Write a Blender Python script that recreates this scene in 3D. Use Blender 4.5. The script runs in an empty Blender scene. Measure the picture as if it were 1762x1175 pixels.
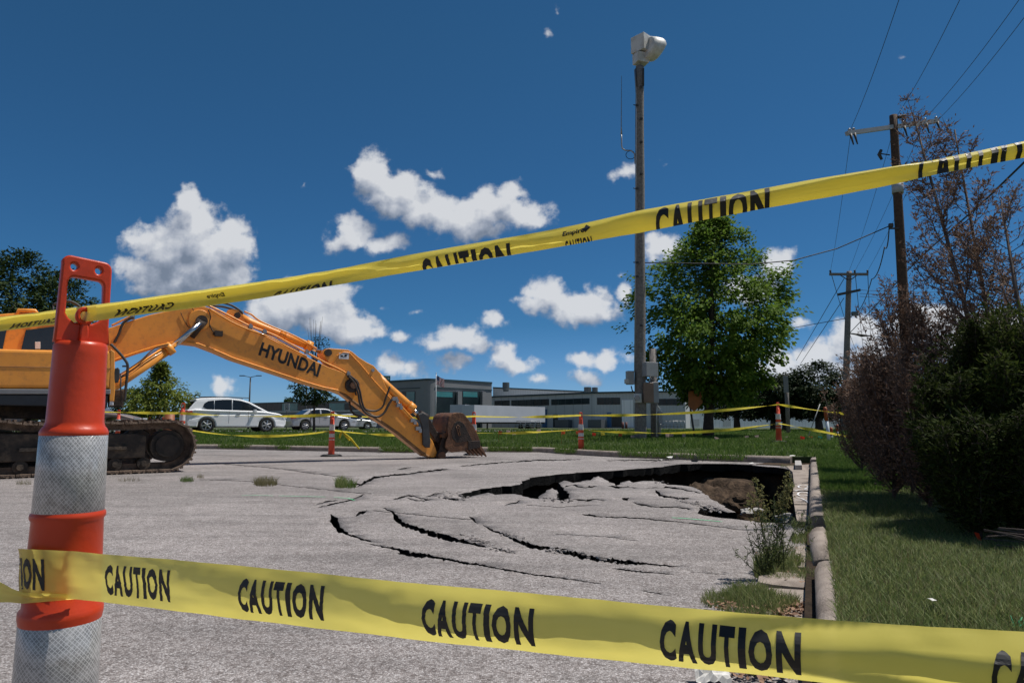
import bpy, bmesh, math, random
import numpy as np
from math import sin, cos, tan, pi, radians, atan2, sqrt
from mathutils import Vector, Matrix, noise
from mathutils.geometry import delaunay_2d_cdt
random.seed(7); RS = np.random.RandomState(11)
scn = bpy.context.scene; COL = scn.collection
# ---------------------------------------------------------------- camera, sun, sky, exposure
FPX, HZ, CH = 1190.0, 728.0, 0.78           # focal length in photo pixels, horizon row, eye height
PITCH = math.atan((HZ-587.5)/FPX)
cd = bpy.data.cameras.new('camera'); cam = bpy.data.objects.new('camera', cd); COL.objects.link(cam)
cam.location = (0, 0, CH); cam.rotation_euler = (pi/2+PITCH, 0, 0)
cd.sensor_width = 36; cd.lens = 36*FPX/1762; cd.clip_start = 0.02; cd.clip_end = 6000
scn.camera = cam
SUN_EL, SUN_V = radians(65), (0.955, 0.297)
EXPOSURE = 0.0
ld = bpy.data.lights.new('sun', 'SUN'); ld.energy = 4.8; ld.angle = radians(.53); ld.color = (1, .955, .89)
sun = bpy.data.objects.new('sun', ld); COL.objects.link(sun)
sd = Vector((SUN_V[0]*cos(SUN_EL), SUN_V[1]*cos(SUN_EL), sin(SUN_EL)))
sun.rotation_euler = sd.to_track_quat('Z', 'Y').to_euler(); sun.location = (20, -5, 40)
scn.view_settings.view_transform = 'Standard'; scn.view_settings.look = 'None'
scn.view_settings.exposure = EXPOSURE; scn.view_settings.gamma = 1; scn.view_settings.use_curve_mapping = False
scn.cycles.max_bounces = 6; scn.cycles.transparent_max_bounces = 24

class NT:                                    # tiny node-tree writer
    def __init__(s, nt): s.t = nt
    def n(s, typ, ins=None, **kw):
        nd = s.t.nodes.new(typ)
        for k, v in kw.items(): setattr(nd, k, v)
        if ins:
            for k, v in ins.items():
                sk = nd.inputs[k]
                if isinstance(v, bpy.types.NodeSocket): s.t.links.new(v, sk)
                else: sk.default_value = v
        return nd
    def m(s, op, a, b=None, c=None, clamp=False):
        ins = {0: a}
        if b is not None: ins[1] = b
        if c is not None: ins[2] = c
        return s.n('ShaderNodeMath', ins, operation=op, use_clamp=clamp).outputs[0]
    def v(s, op, a, b=None, c=None):
        ins = {0: a}
        if b is not None: ins[1] = b
        if c is not None: ins[2] = c
        nd = s.n('ShaderNodeVectorMath', ins, operation=op)
        return nd.outputs['Value'] if op in ('LENGTH', 'DOT_PRODUCT', 'DISTANCE') else nd.outputs[0]
    def mix(s, fac, a, b, blend='MIX'):
        nd = s.t.nodes.new('ShaderNodeMix'); nd.data_type = 'RGBA'; nd.blend_type = blend
        for sk, v in ((nd.inputs[0], fac), (nd.inputs[6], a), (nd.inputs[7], b)):
            if isinstance(v, bpy.types.NodeSocket): s.t.links.new(v, sk)
            else: sk.default_value = v if not isinstance(v, tuple) or len(v) == 4 else (*v, 1)
        return nd.outputs[2]
    def ramp(s, fac, stops, interp='LINEAR'):
        nd = s.n('ShaderNodeValToRGB', {0: fac}); cr = nd.color_ramp; cr.interpolation = interp
        while len(cr.elements) < len(stops): cr.elements.new(.5)
        for e, (p, c) in zip(cr.elements, stops):
            e.position = p; e.color = (c, c, c, 1) if not isinstance(c, tuple) else (*c, 1)
        return nd.outputs[0]

# clouds as blobs of (azimuth tangent, elevation tangent) directions, in hundreds of photo pixels: x, y, rx, ry
BLOBS = [(318,350,26,28),(330,395,60,48),(300,425,80,52),(365,430,70,50),(405,415,34,34),(340,465,95,40),(270,465,60,34),(228,460,34,18),
 (300,490,90,26),(400,470,26,30),
 (633,300,38,36),(675,335,60,38),(735,360,58,36),(790,372,60,30),(850,360,52,34),(900,370,52,26),(740,300,24,12),(820,395,60,18),(875,335,26,22),
 (610,405,42,22),(660,418,46,18),(600,392,26,20),(588,410,20,18),
 (525,520,52,38),(560,545,60,34),(610,560,46,28),(490,510,40,30),(540,500,70,20),(640,565,30,14),(578,570,60,18),(470,535,50,34),
 (525,315,14,9),(660,525,16,9),(697,577,14,9),
 (940,500,34,26),(985,522,58,26),(930,518,42,16),(1025,515,30,20),(1000,538,60,16),(1060,470,12,8),(1072,508,20,34),
 (785,580,46,24),(760,590,32,14),(815,590,32,14),(845,555,22,11),(715,537,22,8),
 (868,610,24,24),(885,630,36,18),(780,626,26,13),(675,632,22,18),(700,640,30,12),(640,640,24,12),
 (1000,620,38,13),(1045,618,40,14),(1010,650,30,12),(930,655,36,11),(1070,615,30,9),
 (1075,290,30,20),(1145,281,16,7),(1545,90,10,8),
 (1330,455,34,26),(1290,500,46,24),(1325,495,26,30),(1140,430,40,26),(1380,548,34,14),(1310,540,30,16),
 (1400,612,46,24),(1440,600,40,22),(1480,570,46,26),(1500,600,60,30),(1345,615,30,20),(1340,640,60,18),(1430,636,90,22),(1510,640,60,26),
 (1600,560,70,40),(1650,600,70,50),(1580,540,40,22),(1720,580,60,50),
 (385,668,24,10),(350,606,26,9),(110,640,30,14),(955,18,14,28),(940,60,20,30),(1860,500,90,40),(-90,520,80,40),(-220,380,90,50),(2050,420,120,50)]
FAINT = {(720, 655): .3, (840, 664): .35, (1010, 664): .35, (455, 640): .4, (330, 640): .4, (1130, 650): .3, (590, 660): .35, (525, 315): .42, (955, 18): .55, (940, 60): .62, (1545, 90): .45, (1075, 290): .32, (1145, 281): .42, (350, 606): .4, (715, 537): .38, (1060, 470): .35, (1072, 508): .32, (660, 525): .40, (740, 300): .3, (1325, 495): .25, (1380, 548): .3, (1310, 540): .25, (930, 655): .3, (1070, 615): .2, (640, 640): .4, (110, 640): .4, (1360, 640): .2}
def px_dir(px, py):                          # view direction of a photo pixel -> sky-plane coordinates (x/y, z/y)*12
    u, v = (px-881)/FPX, (587.5-py)/FPX
    d = cos(PITCH)-v*sin(PITCH)
    return u/d*12, (sin(PITCH)+v*cos(PITCH))/d*12
def density_group(blobs, i, full):
    g = bpy.data.node_groups.new('cloud_density', 'ShaderNodeTree')
    g.interface.new_socket('P', in_out='INPUT', socket_type='NodeSocketVector')
    g.interface.new_socket('D', in_out='OUTPUT', socket_type='NodeSocketFloat')
    N = NT(g); gi = N.n('NodeGroupInput'); go = N.n('NodeGroupOutput')
    Pw = gi.outputs[0]; cur = None
    for (x, y, rx, ry) in blobs:
        cx, cy = px_dir(x, y); ex = (rx*1.04+6)/FPX*12; ey = (ry*1.02+6)/FPX*12; faint = FAINT.get((x, y), 0.)
        q = N.v('MULTIPLY_ADD', Pw, (1/ex, 1/ey, 0), (-cx/ex, -cy/ey, 0))
        l = N.v('LENGTH', q)
        k = max(.5, min(1.3, sqrt(min(rx, ry)/26.0)))       # big clouds get a harder, denser core
        l = N.m('MULTIPLY_ADD', l, k, 1-k+faint)
        cur = l if cur is None else N.m('SMOOTH_MIN', cur, l, .16)
    g.links.new(N.m('SUBTRACT', 1.0, cur), go.inputs[0]); return g
def make_world():
    w = bpy.data.worlds.new('World'); scn.world = w; w.use_nodes = True
    w.cycles.sampling_method = 'MANUAL'; w.cycles.sample_map_resolution = 256
    t = w.node_tree; t.nodes.clear(); N = NT(t)
    sky = N.n('ShaderNodeTexSky', sky_type='NISHITA'); sky.sun_disc = False
    sky.sun_elevation = SUN_EL; sky.sun_rotation = atan2(SUN_V[0], SUN_V[1])
    sky.air_density = 1.0; sky.dust_density = .0; sky.ozone_density = 3.0; sky.altitude = 300
    tc = N.n('ShaderNodeTexCoord'); sep = N.n('ShaderNodeSeparateXYZ', {0: tc.outputs['Generated']})
    yy = N.m('MAXIMUM', sep.outputs['Y'], .02)
    u = N.m('DIVIDE', sep.outputs['X'], yy); v = N.m('DIVIDE', sep.outputs['Z'], yy)
    P = N.v('MULTIPLY', N.n('ShaderNodeCombineXYZ', {0: u, 1: v}).outputs[0], (12, 12, 0))
    # the sky itself: Nishita, deepened the way a polarising filter does
    skyc = N.n('ShaderNodeHueSaturation', {'Saturation': 1.12, 'Value': 1.0, 'Color': sky.outputs[0]}).outputs[0]
    # the filter only deepens the part of the sky ahead; the unseen sky behind and overhead is warmed to make shadows less blue
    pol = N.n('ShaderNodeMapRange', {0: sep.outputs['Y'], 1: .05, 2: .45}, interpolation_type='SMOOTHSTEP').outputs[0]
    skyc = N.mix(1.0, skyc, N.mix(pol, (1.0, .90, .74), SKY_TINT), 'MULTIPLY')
    skyc = N.mix(N.ramp(sep.outputs['Z'], [(0., .80), (.20, .35), (.5, 0.)]), skyc, N.mix(1.0, skyc, (.50, .70, 1.16), 'MULTIPLY'))
    skyc = N.mix(N.ramp(sep.outputs['Z'], [(0., .9), (.14, 0.)]), skyc, N.mix(1.0, skyc, (2.3, 1.5, 1.62), 'MULTIPLY'))
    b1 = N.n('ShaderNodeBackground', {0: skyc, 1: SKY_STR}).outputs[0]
    # one fan of sky per group of clouds, so that each view ray weighs only the clouds near it
    cuts = [-1e3, 250, 500, 700, 860, 1110, 1290, 1440, 1e4]
    out = b1
    for k in range(len(cuts)-1):
        a0, a1 = cuts[k], cuts[k+1]
        bl = [b for b in BLOBS if b[0]+b[2]*1.5+30 > a0 and b[0]-b[2]*1.5-30 < a1]
        g = density_group(bl, k, True)
        wn = N.n('ShaderNodeTexNoise', {'Vector': P, 'Scale': 1.25+k*1e-6, 'Detail': 3.0, 'Roughness': .6})
        Pw = N.v('ADD', P, N.v('MULTIPLY', N.v('SUBTRACT', wn.outputs['Color'], (.5, .5, .5)), (.75, .6, 0)))
        def dens(off):
            nd = t.nodes.new('ShaderNodeGroup'); nd.node_tree = g
            t.links.new(N.v('ADD', Pw, off), nd.inputs[0]); return nd.outputs[0]
        def fbm(off, det):
            f = N.n('ShaderNodeTexNoise', {'Vector': N.v('ADD', P, off), 'Scale': 2.9+k*2e-6, 'Detail': det, 'Roughness': .60})
            return N.m('MULTIPLY', N.m('SUBTRACT', f.outputs['Fac'], .5), 1.35)
        l0 = dens((0, 0, 0)); l2 = dens((.14, .45, 0)); f0 = fbm((0, 0, 0), 8.); fs_ = fbm((0, 0, 0), 3.5); f1 = fbm((.09, .13, 0), 3.)
        d0 = N.m('ADD', l0, f0)
        a = N.n('ShaderNodeMapRange', {0: d0, 1: -.10, 2: .52}, interpolation_type='SMOOTHERSTEP').outputs[0]
        lit = N.m('MULTIPLY', N.m('SUBTRACT', fs_, f1), .60)
        top = N.m('MULTIPLY', N.m('SUBTRACT', l0, l2), .72)
        thick = N.m('MULTIPLY', N.m('MAXIMUM', N.m('SUBTRACT', l0, .25), 0.), -.28)
        sh = N.m('ADD', N.m('ADD', lit, top), N.m('ADD', thick, .56))
        cc = N.ramp(sh, [(.10, (.19, .23, .30)), (.40, (.32, .36, .44)), (.64, (.50, .53, .59)), (.92, (.70, .715, .74))])
        b2 = N.n('ShaderNodeBackground', {0: cc, 1: 1.0}).outputs[0]
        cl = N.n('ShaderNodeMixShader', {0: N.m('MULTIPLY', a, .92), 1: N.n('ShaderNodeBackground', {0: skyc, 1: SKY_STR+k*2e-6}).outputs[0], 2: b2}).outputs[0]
        lo, hi = px_dir(max(a0, -2000), 600)[0], px_dir(min(a1, 4000), 600)[0]
        uu = N.m('MULTIPLY', u, 12.)
        inb = N.m('MULTIPLY', N.m('GREATER_THAN', uu, lo), N.m('LESS_THAN', uu, hi))
        inb = N.m('MULTIPLY', inb, N.m('GREATER_THAN', sep.outputs['Y'], .25))
        inb = N.m('MULTIPLY', inb, N.m('GREATER_THAN', v, 0.))
        if k not in (4,): inb = N.m('MULTIPLY', inb, N.m('LESS_THAN', v, px_dir(881, 40 if k in (6, 7) else 230)[1]/12))
        out = N.n('ShaderNodeMixShader', {0: inb, 1: out, 2: cl}).outputs[0]
    N.n('ShaderNodeOutputWorld', {0: out})
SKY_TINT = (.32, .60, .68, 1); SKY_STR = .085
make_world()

# ---------------------------------------------------------------- photo pixel -> world helpers
def P(px, py, Y):
    u, v = (px-881)/FPX, (587.5-py)/FPX
    k = Y/(cos(PITCH)-v*sin(PITCH))
    return Vector((u*k, Y, CH+(sin(PITCH)+v*cos(PITCH))*k))
def G(px, py, z=0.0):
    u, v = (px-881)/FPX, (587.5-py)/FPX
    dz = sin(PITCH)+v*cos(PITCH); k = (z-CH)/dz
    return Vector((u*k, (cos(PITCH)-v*sin(PITCH))*k, z))
def VPL(px, py, C, h):                        # ray against the vertical plane through C with heading h -> (a, z)
    u, v = (px-881)/FPX, (587.5-py)/FPX
    d = Vector((u, cos(PITCH)-v*sin(PITCH), sin(PITCH)+v*cos(PITCH)))
    n = Vector((h[1], -h[0])); k = (n.x*C[0]+n.y*C[1])/(n.x*d.x+n.y*d.y)
    p = d*k
    return ((p.x-C[0])*h[0]+(p.y-C[1])*h[1], CH+p.z)

# ---------------------------------------------------------------- materials
MATS = {}
def rgb(c): return (c, c, c, 1) if not isinstance(c, tuple) else (*c, 1)
def M(name, c1, c2=None, scale=4.0, rough=.7, bump=0., bscale=60., metal=0., detail=5, coat=0., transl=0., island=None, spec=.5, c3=None, s3=1., coord='Object', transp=0.):
    if name in MATS: return MATS[name]
    m = bpy.data.materials.new(name); m.use_nodes = True; t = m.node_tree; t.nodes.clear(); N = NT(t)
    tc = N.n('ShaderNodeTexCoord').outputs[coord]
    col = rgb(c1)
    if c2 is not None:
        nz = N.n('ShaderNodeTexNoise', {'Vector': tc, 'Scale': scale, 'Detail': detail, 'Roughness': .62})
        col = N.mix(N.ramp(nz.outputs['Fac'], [(.32, 0.), (.68, 1.)]), rgb(c1), rgb(c2))
    if c3 is not None:
        nz = N.n('ShaderNodeTexNoise', {'Vector': tc, 'Scale': s3, 'Detail': 7.0, 'Roughness': .7})
        col = N.mix(N.ramp(nz.outputs['Fac'], [(.50, 0.), (.66, 1.)]), col, rgb(c3))
    if island is not None:
        rnd = N.n('ShaderNodeNewGeometry').outputs['Random Per Island']
        col = N.mix(rnd, col, rgb(island))
    b = N.n('ShaderNodeBsdfPrincipled', {'Roughness': rough, 'Metallic': metal, 'Coat Weight': coat, 'Specular IOR Level': spec})
    if isinstance(col, tuple): b.inputs['Base Color'].default_value = col
    else: t.links.new(col, b.inputs['Base Color'])
    if bump:
        bn = N.n('ShaderNodeTexNoise', {'Vector': tc, 'Scale': bscale, 'Detail': 4.0})
        bp = N.n('ShaderNodeBump', {'Strength': bump, 'Distance': .02, 'Height': bn.outputs['Fac']})
        t.links.new(bp.outputs[0], b.inputs['Normal'])
    out = b.outputs[0]
    if transl:
        tr = N.n('ShaderNodeBsdfTranslucent')
        if isinstance(col, tuple): tr.inputs[0].default_value = col
        else: t.links.new(col, tr.inputs[0])
        out = N.n('ShaderNodeMixShader', {0: transl, 1: out, 2: tr.outputs[0]}).outputs[0]
    if transp:
        tp = N.n('ShaderNodeBsdfTransparent', {0: (.95, .9, .45, 1)})
        out = N.n('ShaderNodeMixShader', {0: transp, 1: out, 2: tp.outputs[0]}).outputs[0]
    N.n('ShaderNodeOutputMaterial', {0: out}); MATS[name] = m; return m

def asphalt_mat():
    m = bpy.data.materials.new('chip_seal_asphalt'); m.use_nodes = True; t = m.node_tree; t.nodes.clear(); N = NT(t)
    tc = N.n('ShaderNodeTexCoord').outputs['Object']
    vo = N.n('ShaderNodeTexVoronoi', {'Vector': tc, 'Scale': 165., 'Randomness': 1.}, voronoi_dimensions='3D')
    sx = N.n('ShaderNodeSeparateColor', {0: vo.outputs['Color']})
    chips = N.ramp(sx.outputs[0], [(0., (.085, .072, .068)), (.3, (.20, .175, .165)), (.6, (.34, .31, .30)), (.85, (.50, .47, .46)), (1., (.68, .66, .66))])
    edge = N.ramp(vo.outputs['Distance'], [(.25, 1.), (.75, .42)])
    chips = N.mix(1., chips, edge, 'MULTIPLY')
    vo2 = N.n('ShaderNodeTexVoronoi', {'Vector': tc, 'Scale': 52., 'Randomness': 1.})
    sx2 = N.n('ShaderNodeSeparateColor', {0: vo2.outputs['Color']})
    chips = N.mix(.35, chips, N.mix(sx2.outputs[0], (.16, .135, .125), (.42, .395, .385)))
    big = N.n('ShaderNodeTexNoise', {'Vector': tc, 'Scale': .55, 'Detail': 6., 'Roughness': .62})
    k = N.ramp(big.outputs['Fac'], [(.3, .72), (.7, 1.12)])
    st = N.n('ShaderNodeTexNoise', {'Vector': N.v('MULTIPLY', tc, (1.2, 7., 1.)), 'Scale': .6, 'Detail': 5.})
    k2 = N.ramp(st.outputs['Fac'], [(.36, .84), (.52, 1.02)])
    med = N.n('ShaderNodeTexNoise', {'Vector': tc, 'Scale': 9., 'Detail': 3.})
    k3 = N.ramp(med.outputs['Fac'], [(.3, .88), (.7, 1.08)])
    col = N.mix(1., N.mix(1., N.mix(1., chips, k, 'MULTIPLY'), k2, 'MULTIPLY'), k3, 'MULTIPLY')
    col = N.mix(1., col, ASPH_GAIN, 'MULTIPLY')
    pt = N.n('ShaderNodeTexNoise', {'Vector': tc, 'Scale': .33, 'Detail': 7., 'Roughness': .7})
    col = N.mix(N.ramp(pt.outputs['Fac'], [(.52, 0.), (.58, .20)]), col, (.12, .115, .11))
    # a few tar stains
    ts = N.n('ShaderNodeTexNoise', {'Vector': tc, 'Scale': 2.1, 'Detail': 3.})
    col = N.mix(N.ramp(ts.outputs['Fac'], [(.69, 0.), (.75, .5)]), col, (.09, .08, .075))
    bp = N.n('ShaderNodeBump', {'Strength': .55, 'Distance': .006, 'Height': N.m('SUBTRACT', 1., vo.outputs['Distance'])})
    b = N.n('ShaderNodeBsdfPrincipled', {'Base Color': col, 'Roughness': .85, 'Normal': bp.outputs[0], 'Specular IOR Level': .3})
    N.n('ShaderNodeOutputMaterial', {0: b.outputs[0]}); return m
ASPH_GAIN = (1.15, 1.13, 1.125, 1)
asph = asphalt_mat()
concrete = M('concrete', (.36, .30, .255), (.25, .205, .175), 9, .85, .5, 130, c3=(.17, .135, .11), s3=3.)
pale_concrete = M('pale_concrete', (.42, .40, .38), (.30, .28, .26), 5, .85, .3, 100)
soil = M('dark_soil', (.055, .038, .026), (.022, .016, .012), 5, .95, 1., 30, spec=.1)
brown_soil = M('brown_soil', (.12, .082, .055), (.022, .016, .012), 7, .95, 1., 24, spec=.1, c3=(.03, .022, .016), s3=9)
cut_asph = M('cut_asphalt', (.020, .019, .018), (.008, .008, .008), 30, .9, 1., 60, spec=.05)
turf = M('turf_ground', (.045, .075, .018), (.075, .075, .030), 3.5, .95, 1., 60, c3=(.03, .055, .012), s3=.7)
orange_pl = M('orange_plastic', (.55, .048, .010), (.49, .041, .009), 6, .36, .06, 40, spec=.4, c3=(.50, .05, .02), s3=14)
far_orange = M('faded_orange_plastic', (.72, .085, .035), (.55, .07, .035), 9, .5)
white_band = M('white_reflective_band', (.62, .62, .63), (.5, .5, .5), 12, .4)
black_rubber = M('black_rubber', (.02, .02, .02), (.035, .033, .03), 8, .75, .2, 60)
tape_y = M('yellow_tape', (.98, .86, .20), (.94, .80, .17), 3, .33, .05, 14, transl=.46, transp=.07, spec=.45)
tape_far = M('yellow_tape_plain', (.80, .66, .06), (.50, .42, .05), 9, .75, transl=.35, spec=.2)
ink = M('black_ink', .012, None, rough=.5)
steel = M('galvanised_steel', (.36, .37, .38), (.26, .27, .28), 12, .45, .1, 40, metal=.6)
dark_metal = M('dark_metal', (.03, .03, .032), (.05, .048, .045), 10, .6)
glass_dark = M('dark_glass', (.008, .010, .012), None, rough=.06, spec=.7)
wood_old = M('weathered_wood', (.25, .23, .215), (.13, .118, .11), 16, .9, .5, 50)
wood_dark = M('creosote_wood', (.10, .058, .038), (.045, .028, .02), 12, .9, .5, 50)
bark = M('bark', (.085, .068, .055), (.04, .032, .026), 14, .95, .8, 50)
chrome = M('chrome_rod', .55, None, rough=.18, metal=1.)
wire_m = M('cable_black', .012, None, rough=.6)

under = M('undercarriage_black', (.022, .018, .015), (.060, .044, .032), 6, .85, .4, 30, c3=(.12, .085, .055), s3=3)

# ---------------------------------------------------------------- mesh builder
OFF = {}
class MB:
    def __init__(s): s.v = []; s.f = []; s.sm = []; s.mi = []; s.cur = 0
    def face(s, idx, smooth=False): s.f.append(tuple(idx)); s.sm.append(smooth); s.mi.append(s.cur)
    def add(s, vs, fs, smooth=False):
        b = len(s.v); s.v.extend([tuple(v) for v in vs])
        for f in fs: s.face([b+i for i in f], smooth)
    def box(s, c, size, rz=0., R=None):
        hx, hy, hz = size[0]/2, size[1]/2, size[2]/2
        vs = [Vector((x*hx, y*hy, z*hz)) for x in (-1, 1) for y in (-1, 1) for z in (-1, 1)]
        Rm = R if R is not None else Matrix.Rotation(rz, 3, 'Z')
        s.add([Rm @ v+Vector(c) for v in vs], [(0, 1, 3, 2), (4, 6, 7, 5), (0, 4, 5, 1), (2, 3, 7, 6), (0, 2, 6, 4), (1, 5, 7, 3)])
        return s
    def tube(s, pts, r, n=8, smooth=True, cap=True):
        pts = [Vector(p) for p in pts]; k = len(pts)
        rs = r if isinstance(r, (list, tuple)) else [r]*k
        b = len(s.v); up = None
        for i, p in enumerate(pts):
            d = (pts[min(i+1, k-1)]-pts[max(i-1, 0)])
            if d.length < 1e-9: d = Vector((0, 0, 1))
            d.normalize()
            if up is None: up = d.orthogonal().normalized()
            up = (up-d*up.dot(d))
            up = up.normalized() if up.length > 1e-6 else d.orthogonal().normalized()
            w = d.cross(up)
            for j in range(n):
                a = 2*pi*j/n; s.v.append(tuple(p+(up*cos(a)+w*sin(a))*rs[i]))
        for i in range(k-1):
            for j in range(n):
                s.face([b+i*n+j, b+i*n+(j+1) % n, b+(i+1)*n+(j+1) % n, b+(i+1)*n+j], smooth)
        if cap and n > 2:
            s.face([b+j for j in range(n)][::-1]); s.face([b+(k-1)*n+j for j in range(n)])
        return s
    def cyl(s, p0, p1, r, n=16, r1=None, smooth=True): return s.tube([p0, p1], [r, r if r1 is None else r1], n, smooth)
    def lathe(s, c, prof, n=24, sx=1., sy=1., smooth=True, caps=True):
        c = Vector(c); b = len(s.v)
        for (r, z) in prof:
            for j in range(n):
                a = 2*pi*j/n; s.v.append((c.x+r*sx*cos(a), c.y+r*sy*sin(a), c.z+z))
        for i in range(len(prof)-1):
            for j in range(n): s.face([b+i*n+j, b+i*n+(j+1) % n, b+(i+1)*n+(j+1) % n, b+(i+1)*n+j], smooth)
        if caps:
            s.face([b+j for j in range(n)][::-1]); s.face([b+(len(prof)-1)*n+j for j in range(n)])
        return s
    def build(s, name, mat, parent=None, off=None):
        me = bpy.data.meshes.new(name)
        o_ = off if off is not None else (OFF.get(parent.name, Vector()) if parent else Vector())
        vs = np.array(s.v, dtype=np.float32).reshape(-1, 3)-np.array(tuple(o_), dtype=np.float32)
        me.from_pydata(vs.tolist(), [], s.f)
        me.polygons.foreach_set('use_smooth', s.sm)
        for m_ in (mat if isinstance(mat, list) else [mat]): me.materials.append(m_)
        if isinstance(mat, list): me.polygons.foreach_set('material_index', s.mi)
        me.update()
        o = bpy.data.objects.new(name, me); COL.objects.link(o)
        if parent:
            o.parent = parent; OFF[o.name] = OFF.get(parent.name, Vector())
        else:
            o.location = o_; OFF[o.name] = Vector(o_)
        return o
def tag(o, label=None, cat=None, group=None, kind=None):
    if label: o['label'] = label
    if cat: o['category'] = cat
    if group: o['group'] = group
    if kind: o['kind'] = kind
    return o
def thing(name, label, cat, loc=(0, 0, 0), group=None, rz=0., local=False):
    o = bpy.data.objects.new(name, None); COL.objects.link(o); o.location = loc; o.rotation_euler = (0, 0, rz); o.empty_display_size = .2
    OFF[o.name] = Vector() if local else Vector(loc)
    return tag(o, label, cat, group)
def struct(name, mb, mat): return tag(mb.build(name, mat), kind='structure')
def copy_tree(o, parent=None):
    c = o.copy(); COL.objects.link(c)
    if parent: c.parent = parent
    OFF[c.name] = OFF.get(o.name, Vector())
    for ch in [x for x in bpy.data.objects if x.parent == o]: copy_tree(ch, c)
    return c
def plate(outlines, th, bevel=0., res=2, smooth_flag=False):
    """2D outlines (first outer, others holes) -> verts (x, y, +-th/2), faces"""
    cu = bpy.data.curves.new('tmp', 'CURVE'); cu.dimensions = '2D'; cu.fill_mode = 'BOTH'
    cu.extrude = max(th/2-bevel, 0); cu.bevel_depth = bevel; cu.bevel_resolution = res; cu.offset = -bevel
    for ol in outlines:
        sp = cu.splines.new('POLY'); sp.points.add(len(ol)-1); sp.use_cyclic_u = True
        for p, q in zip(sp.points, ol): p.co = (q[0], q[1], 0, 1)
    ob = bpy.data.objects.new('tmp', cu); COL.objects.link(ob)
    dg = bpy.context.evaluated_depsgraph_get(); me = bpy.data.meshes.new_from_object(ob.evaluated_get(dg))
    vs = [tuple(v.co) for v in me.vertices]; fs = [tuple(p.vertices) for p in me.polygons]
    bpy.data.objects.remove(ob); bpy.data.curves.remove(cu); bpy.data.meshes.remove(me)
    return vs, fs
def arc(cx, cy, r, a0, a1, n=8): return [(cx+r*cos(radians(a0+(a1-a0)*i/n)), cy+r*sin(radians(a0+(a1-a0)*i/n))) for i in range(n+1)]
def text_geo(s, size=1., bold=0., sx=1., shear=0., extrude=0., cuts=None):
    cu = bpy.data.curves.new('tmp', 'FONT'); cu.body = s; cu.size = size; cu.offset = bold; cu.shear = shear; cu.extrude = extrude; cu.resolution_u = 3
    ob = bpy.data.objects.new('tmp', cu); COL.objects.link(ob)
    dg = bpy.context.evaluated_depsgraph_get(); me = bpy.data.meshes.new_from_object(ob.evaluated_get(dg))
    bm = bmesh.new(); bm.from_mesh(me)
    bmesh.ops.remove_doubles(bm, verts=bm.verts, dist=1e-5)
    xs = [v.co.x for v in bm.verts]; ys = [v.co.y for v in bm.verts]
    x0, x1, y0, y1 = min(xs), max(xs), min(ys), max(ys)
    for v in bm.verts: v.co = ((v.co.x-x0)/(x1-x0), (v.co.y-y0)/(y1-y0), v.co.z)
    if cuts:
        for (n, ax) in cuts:
            for i in range(1, n):
                co = (i/n, 0, 0) if ax == 0 else (0, i/n, 0); no = (1, 0, 0) if ax == 0 else (0, 1, 0)
                bmesh.ops.bisect_plane(bm, geom=bm.verts[:]+bm.edges[:]+bm.faces[:], plane_co=co, plane_no=no)
    bpy.data.objects.remove(ob); bpy.data.curves.remove(cu); bpy.data.meshes.remove(me)
    return bm                                 # letters normalised to the unit square
def bm_out(bm):
    bm.verts.ensure_lookup_table(); bm.verts.index_update()
    r = ([tuple(v.co) for v in bm.verts], [tuple(v.index for v in f.verts) for f in bm.faces]); bm.free(); return r
def lerp_tab(tab, x):
    for a, b in zip(tab, tab[1:]):
        if x <= b[0]: break
    t = (x-a[0])/(b[0]-a[0])
    return [p+(q-p)*t for p, q in zip(a, b)]
def sstep(a, b, x):
    t = max(0., min(1., (x-a)/(b-a))); return t*t*(3-2*t)
def circ(cx, cy, r, n=20): return [(cx+r*cos(2*pi*i/n), cy+r*sin(2*pi*i/n)) for i in range(n)]
# ---------------------------------------------------------------- the lot outline and the terrain
FAR_PX = [(-260, 771), (60, 771), (340, 772), (420, 773), (500, 775), (600, 777), (700, 779), (830, 777.5), (930, 778), (985, 782), (1050, 786), (1150, 790), (1260, 794), (1360, 797.5)]
FAR = [G(*p).to_2d() for p in FAR_PX]
RDIR = Vector((.395, .919)).normalized()
RBASE = Vector((1.02, 2.5))
def rb(y): return RBASE+RDIR*((y-RBASE.y)/RDIR.y)
RIGHT = [rb(13.15), rb(11), rb(9), rb(7), rb(5.5), rb(4.5), rb(3.5), rb(2.5), rb(1), rb(-1), rb(-4)]
LOT = [Vector((-70, 23))]+FAR+RIGHT+[Vector((-70, -4))]
EDGE = FAR+RIGHT
def seg_d(p, a, b):
    ab = b-a; t = max(0, min(1, (p-a).dot(ab)/ab.length_squared)); return (p-a-ab*t).length
def edge_dist(x, y):
    p = Vector((x, y)); return min(seg_d(p, a, b) for a, b in zip(EDGE, EDGE[1:]))
def terrain(x, y, d=None):
    if d is None: d = edge_dist(x, y)
    z = .125+.13*sstep(0, 5, d)*sstep(12, 16, y)+.02*sstep(0, 1, d)
    n = noise.noise(Vector((x*.35, y*.35, 0)))*.03*sstep(0, 1.5, d)+noise.noise(Vector((x*1.7, y*1.7, 3)))*.012*sstep(0, .6, d)
    f = sstep(42, 95, y); z = (z+n)*(1-f)+(-.12)*f
    return z
def in_poly(x, y, poly):
    c = False; j = len(poly)-1
    for i in range(len(poly)):
        a, b = poly[i], poly[j]
        if (a[1] > y) != (b[1] > y) and x < (b[0]-a[0])*(y-a[1])/(b[1]-a[1])+a[0]: c = not c
        j = i
    return c
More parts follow.
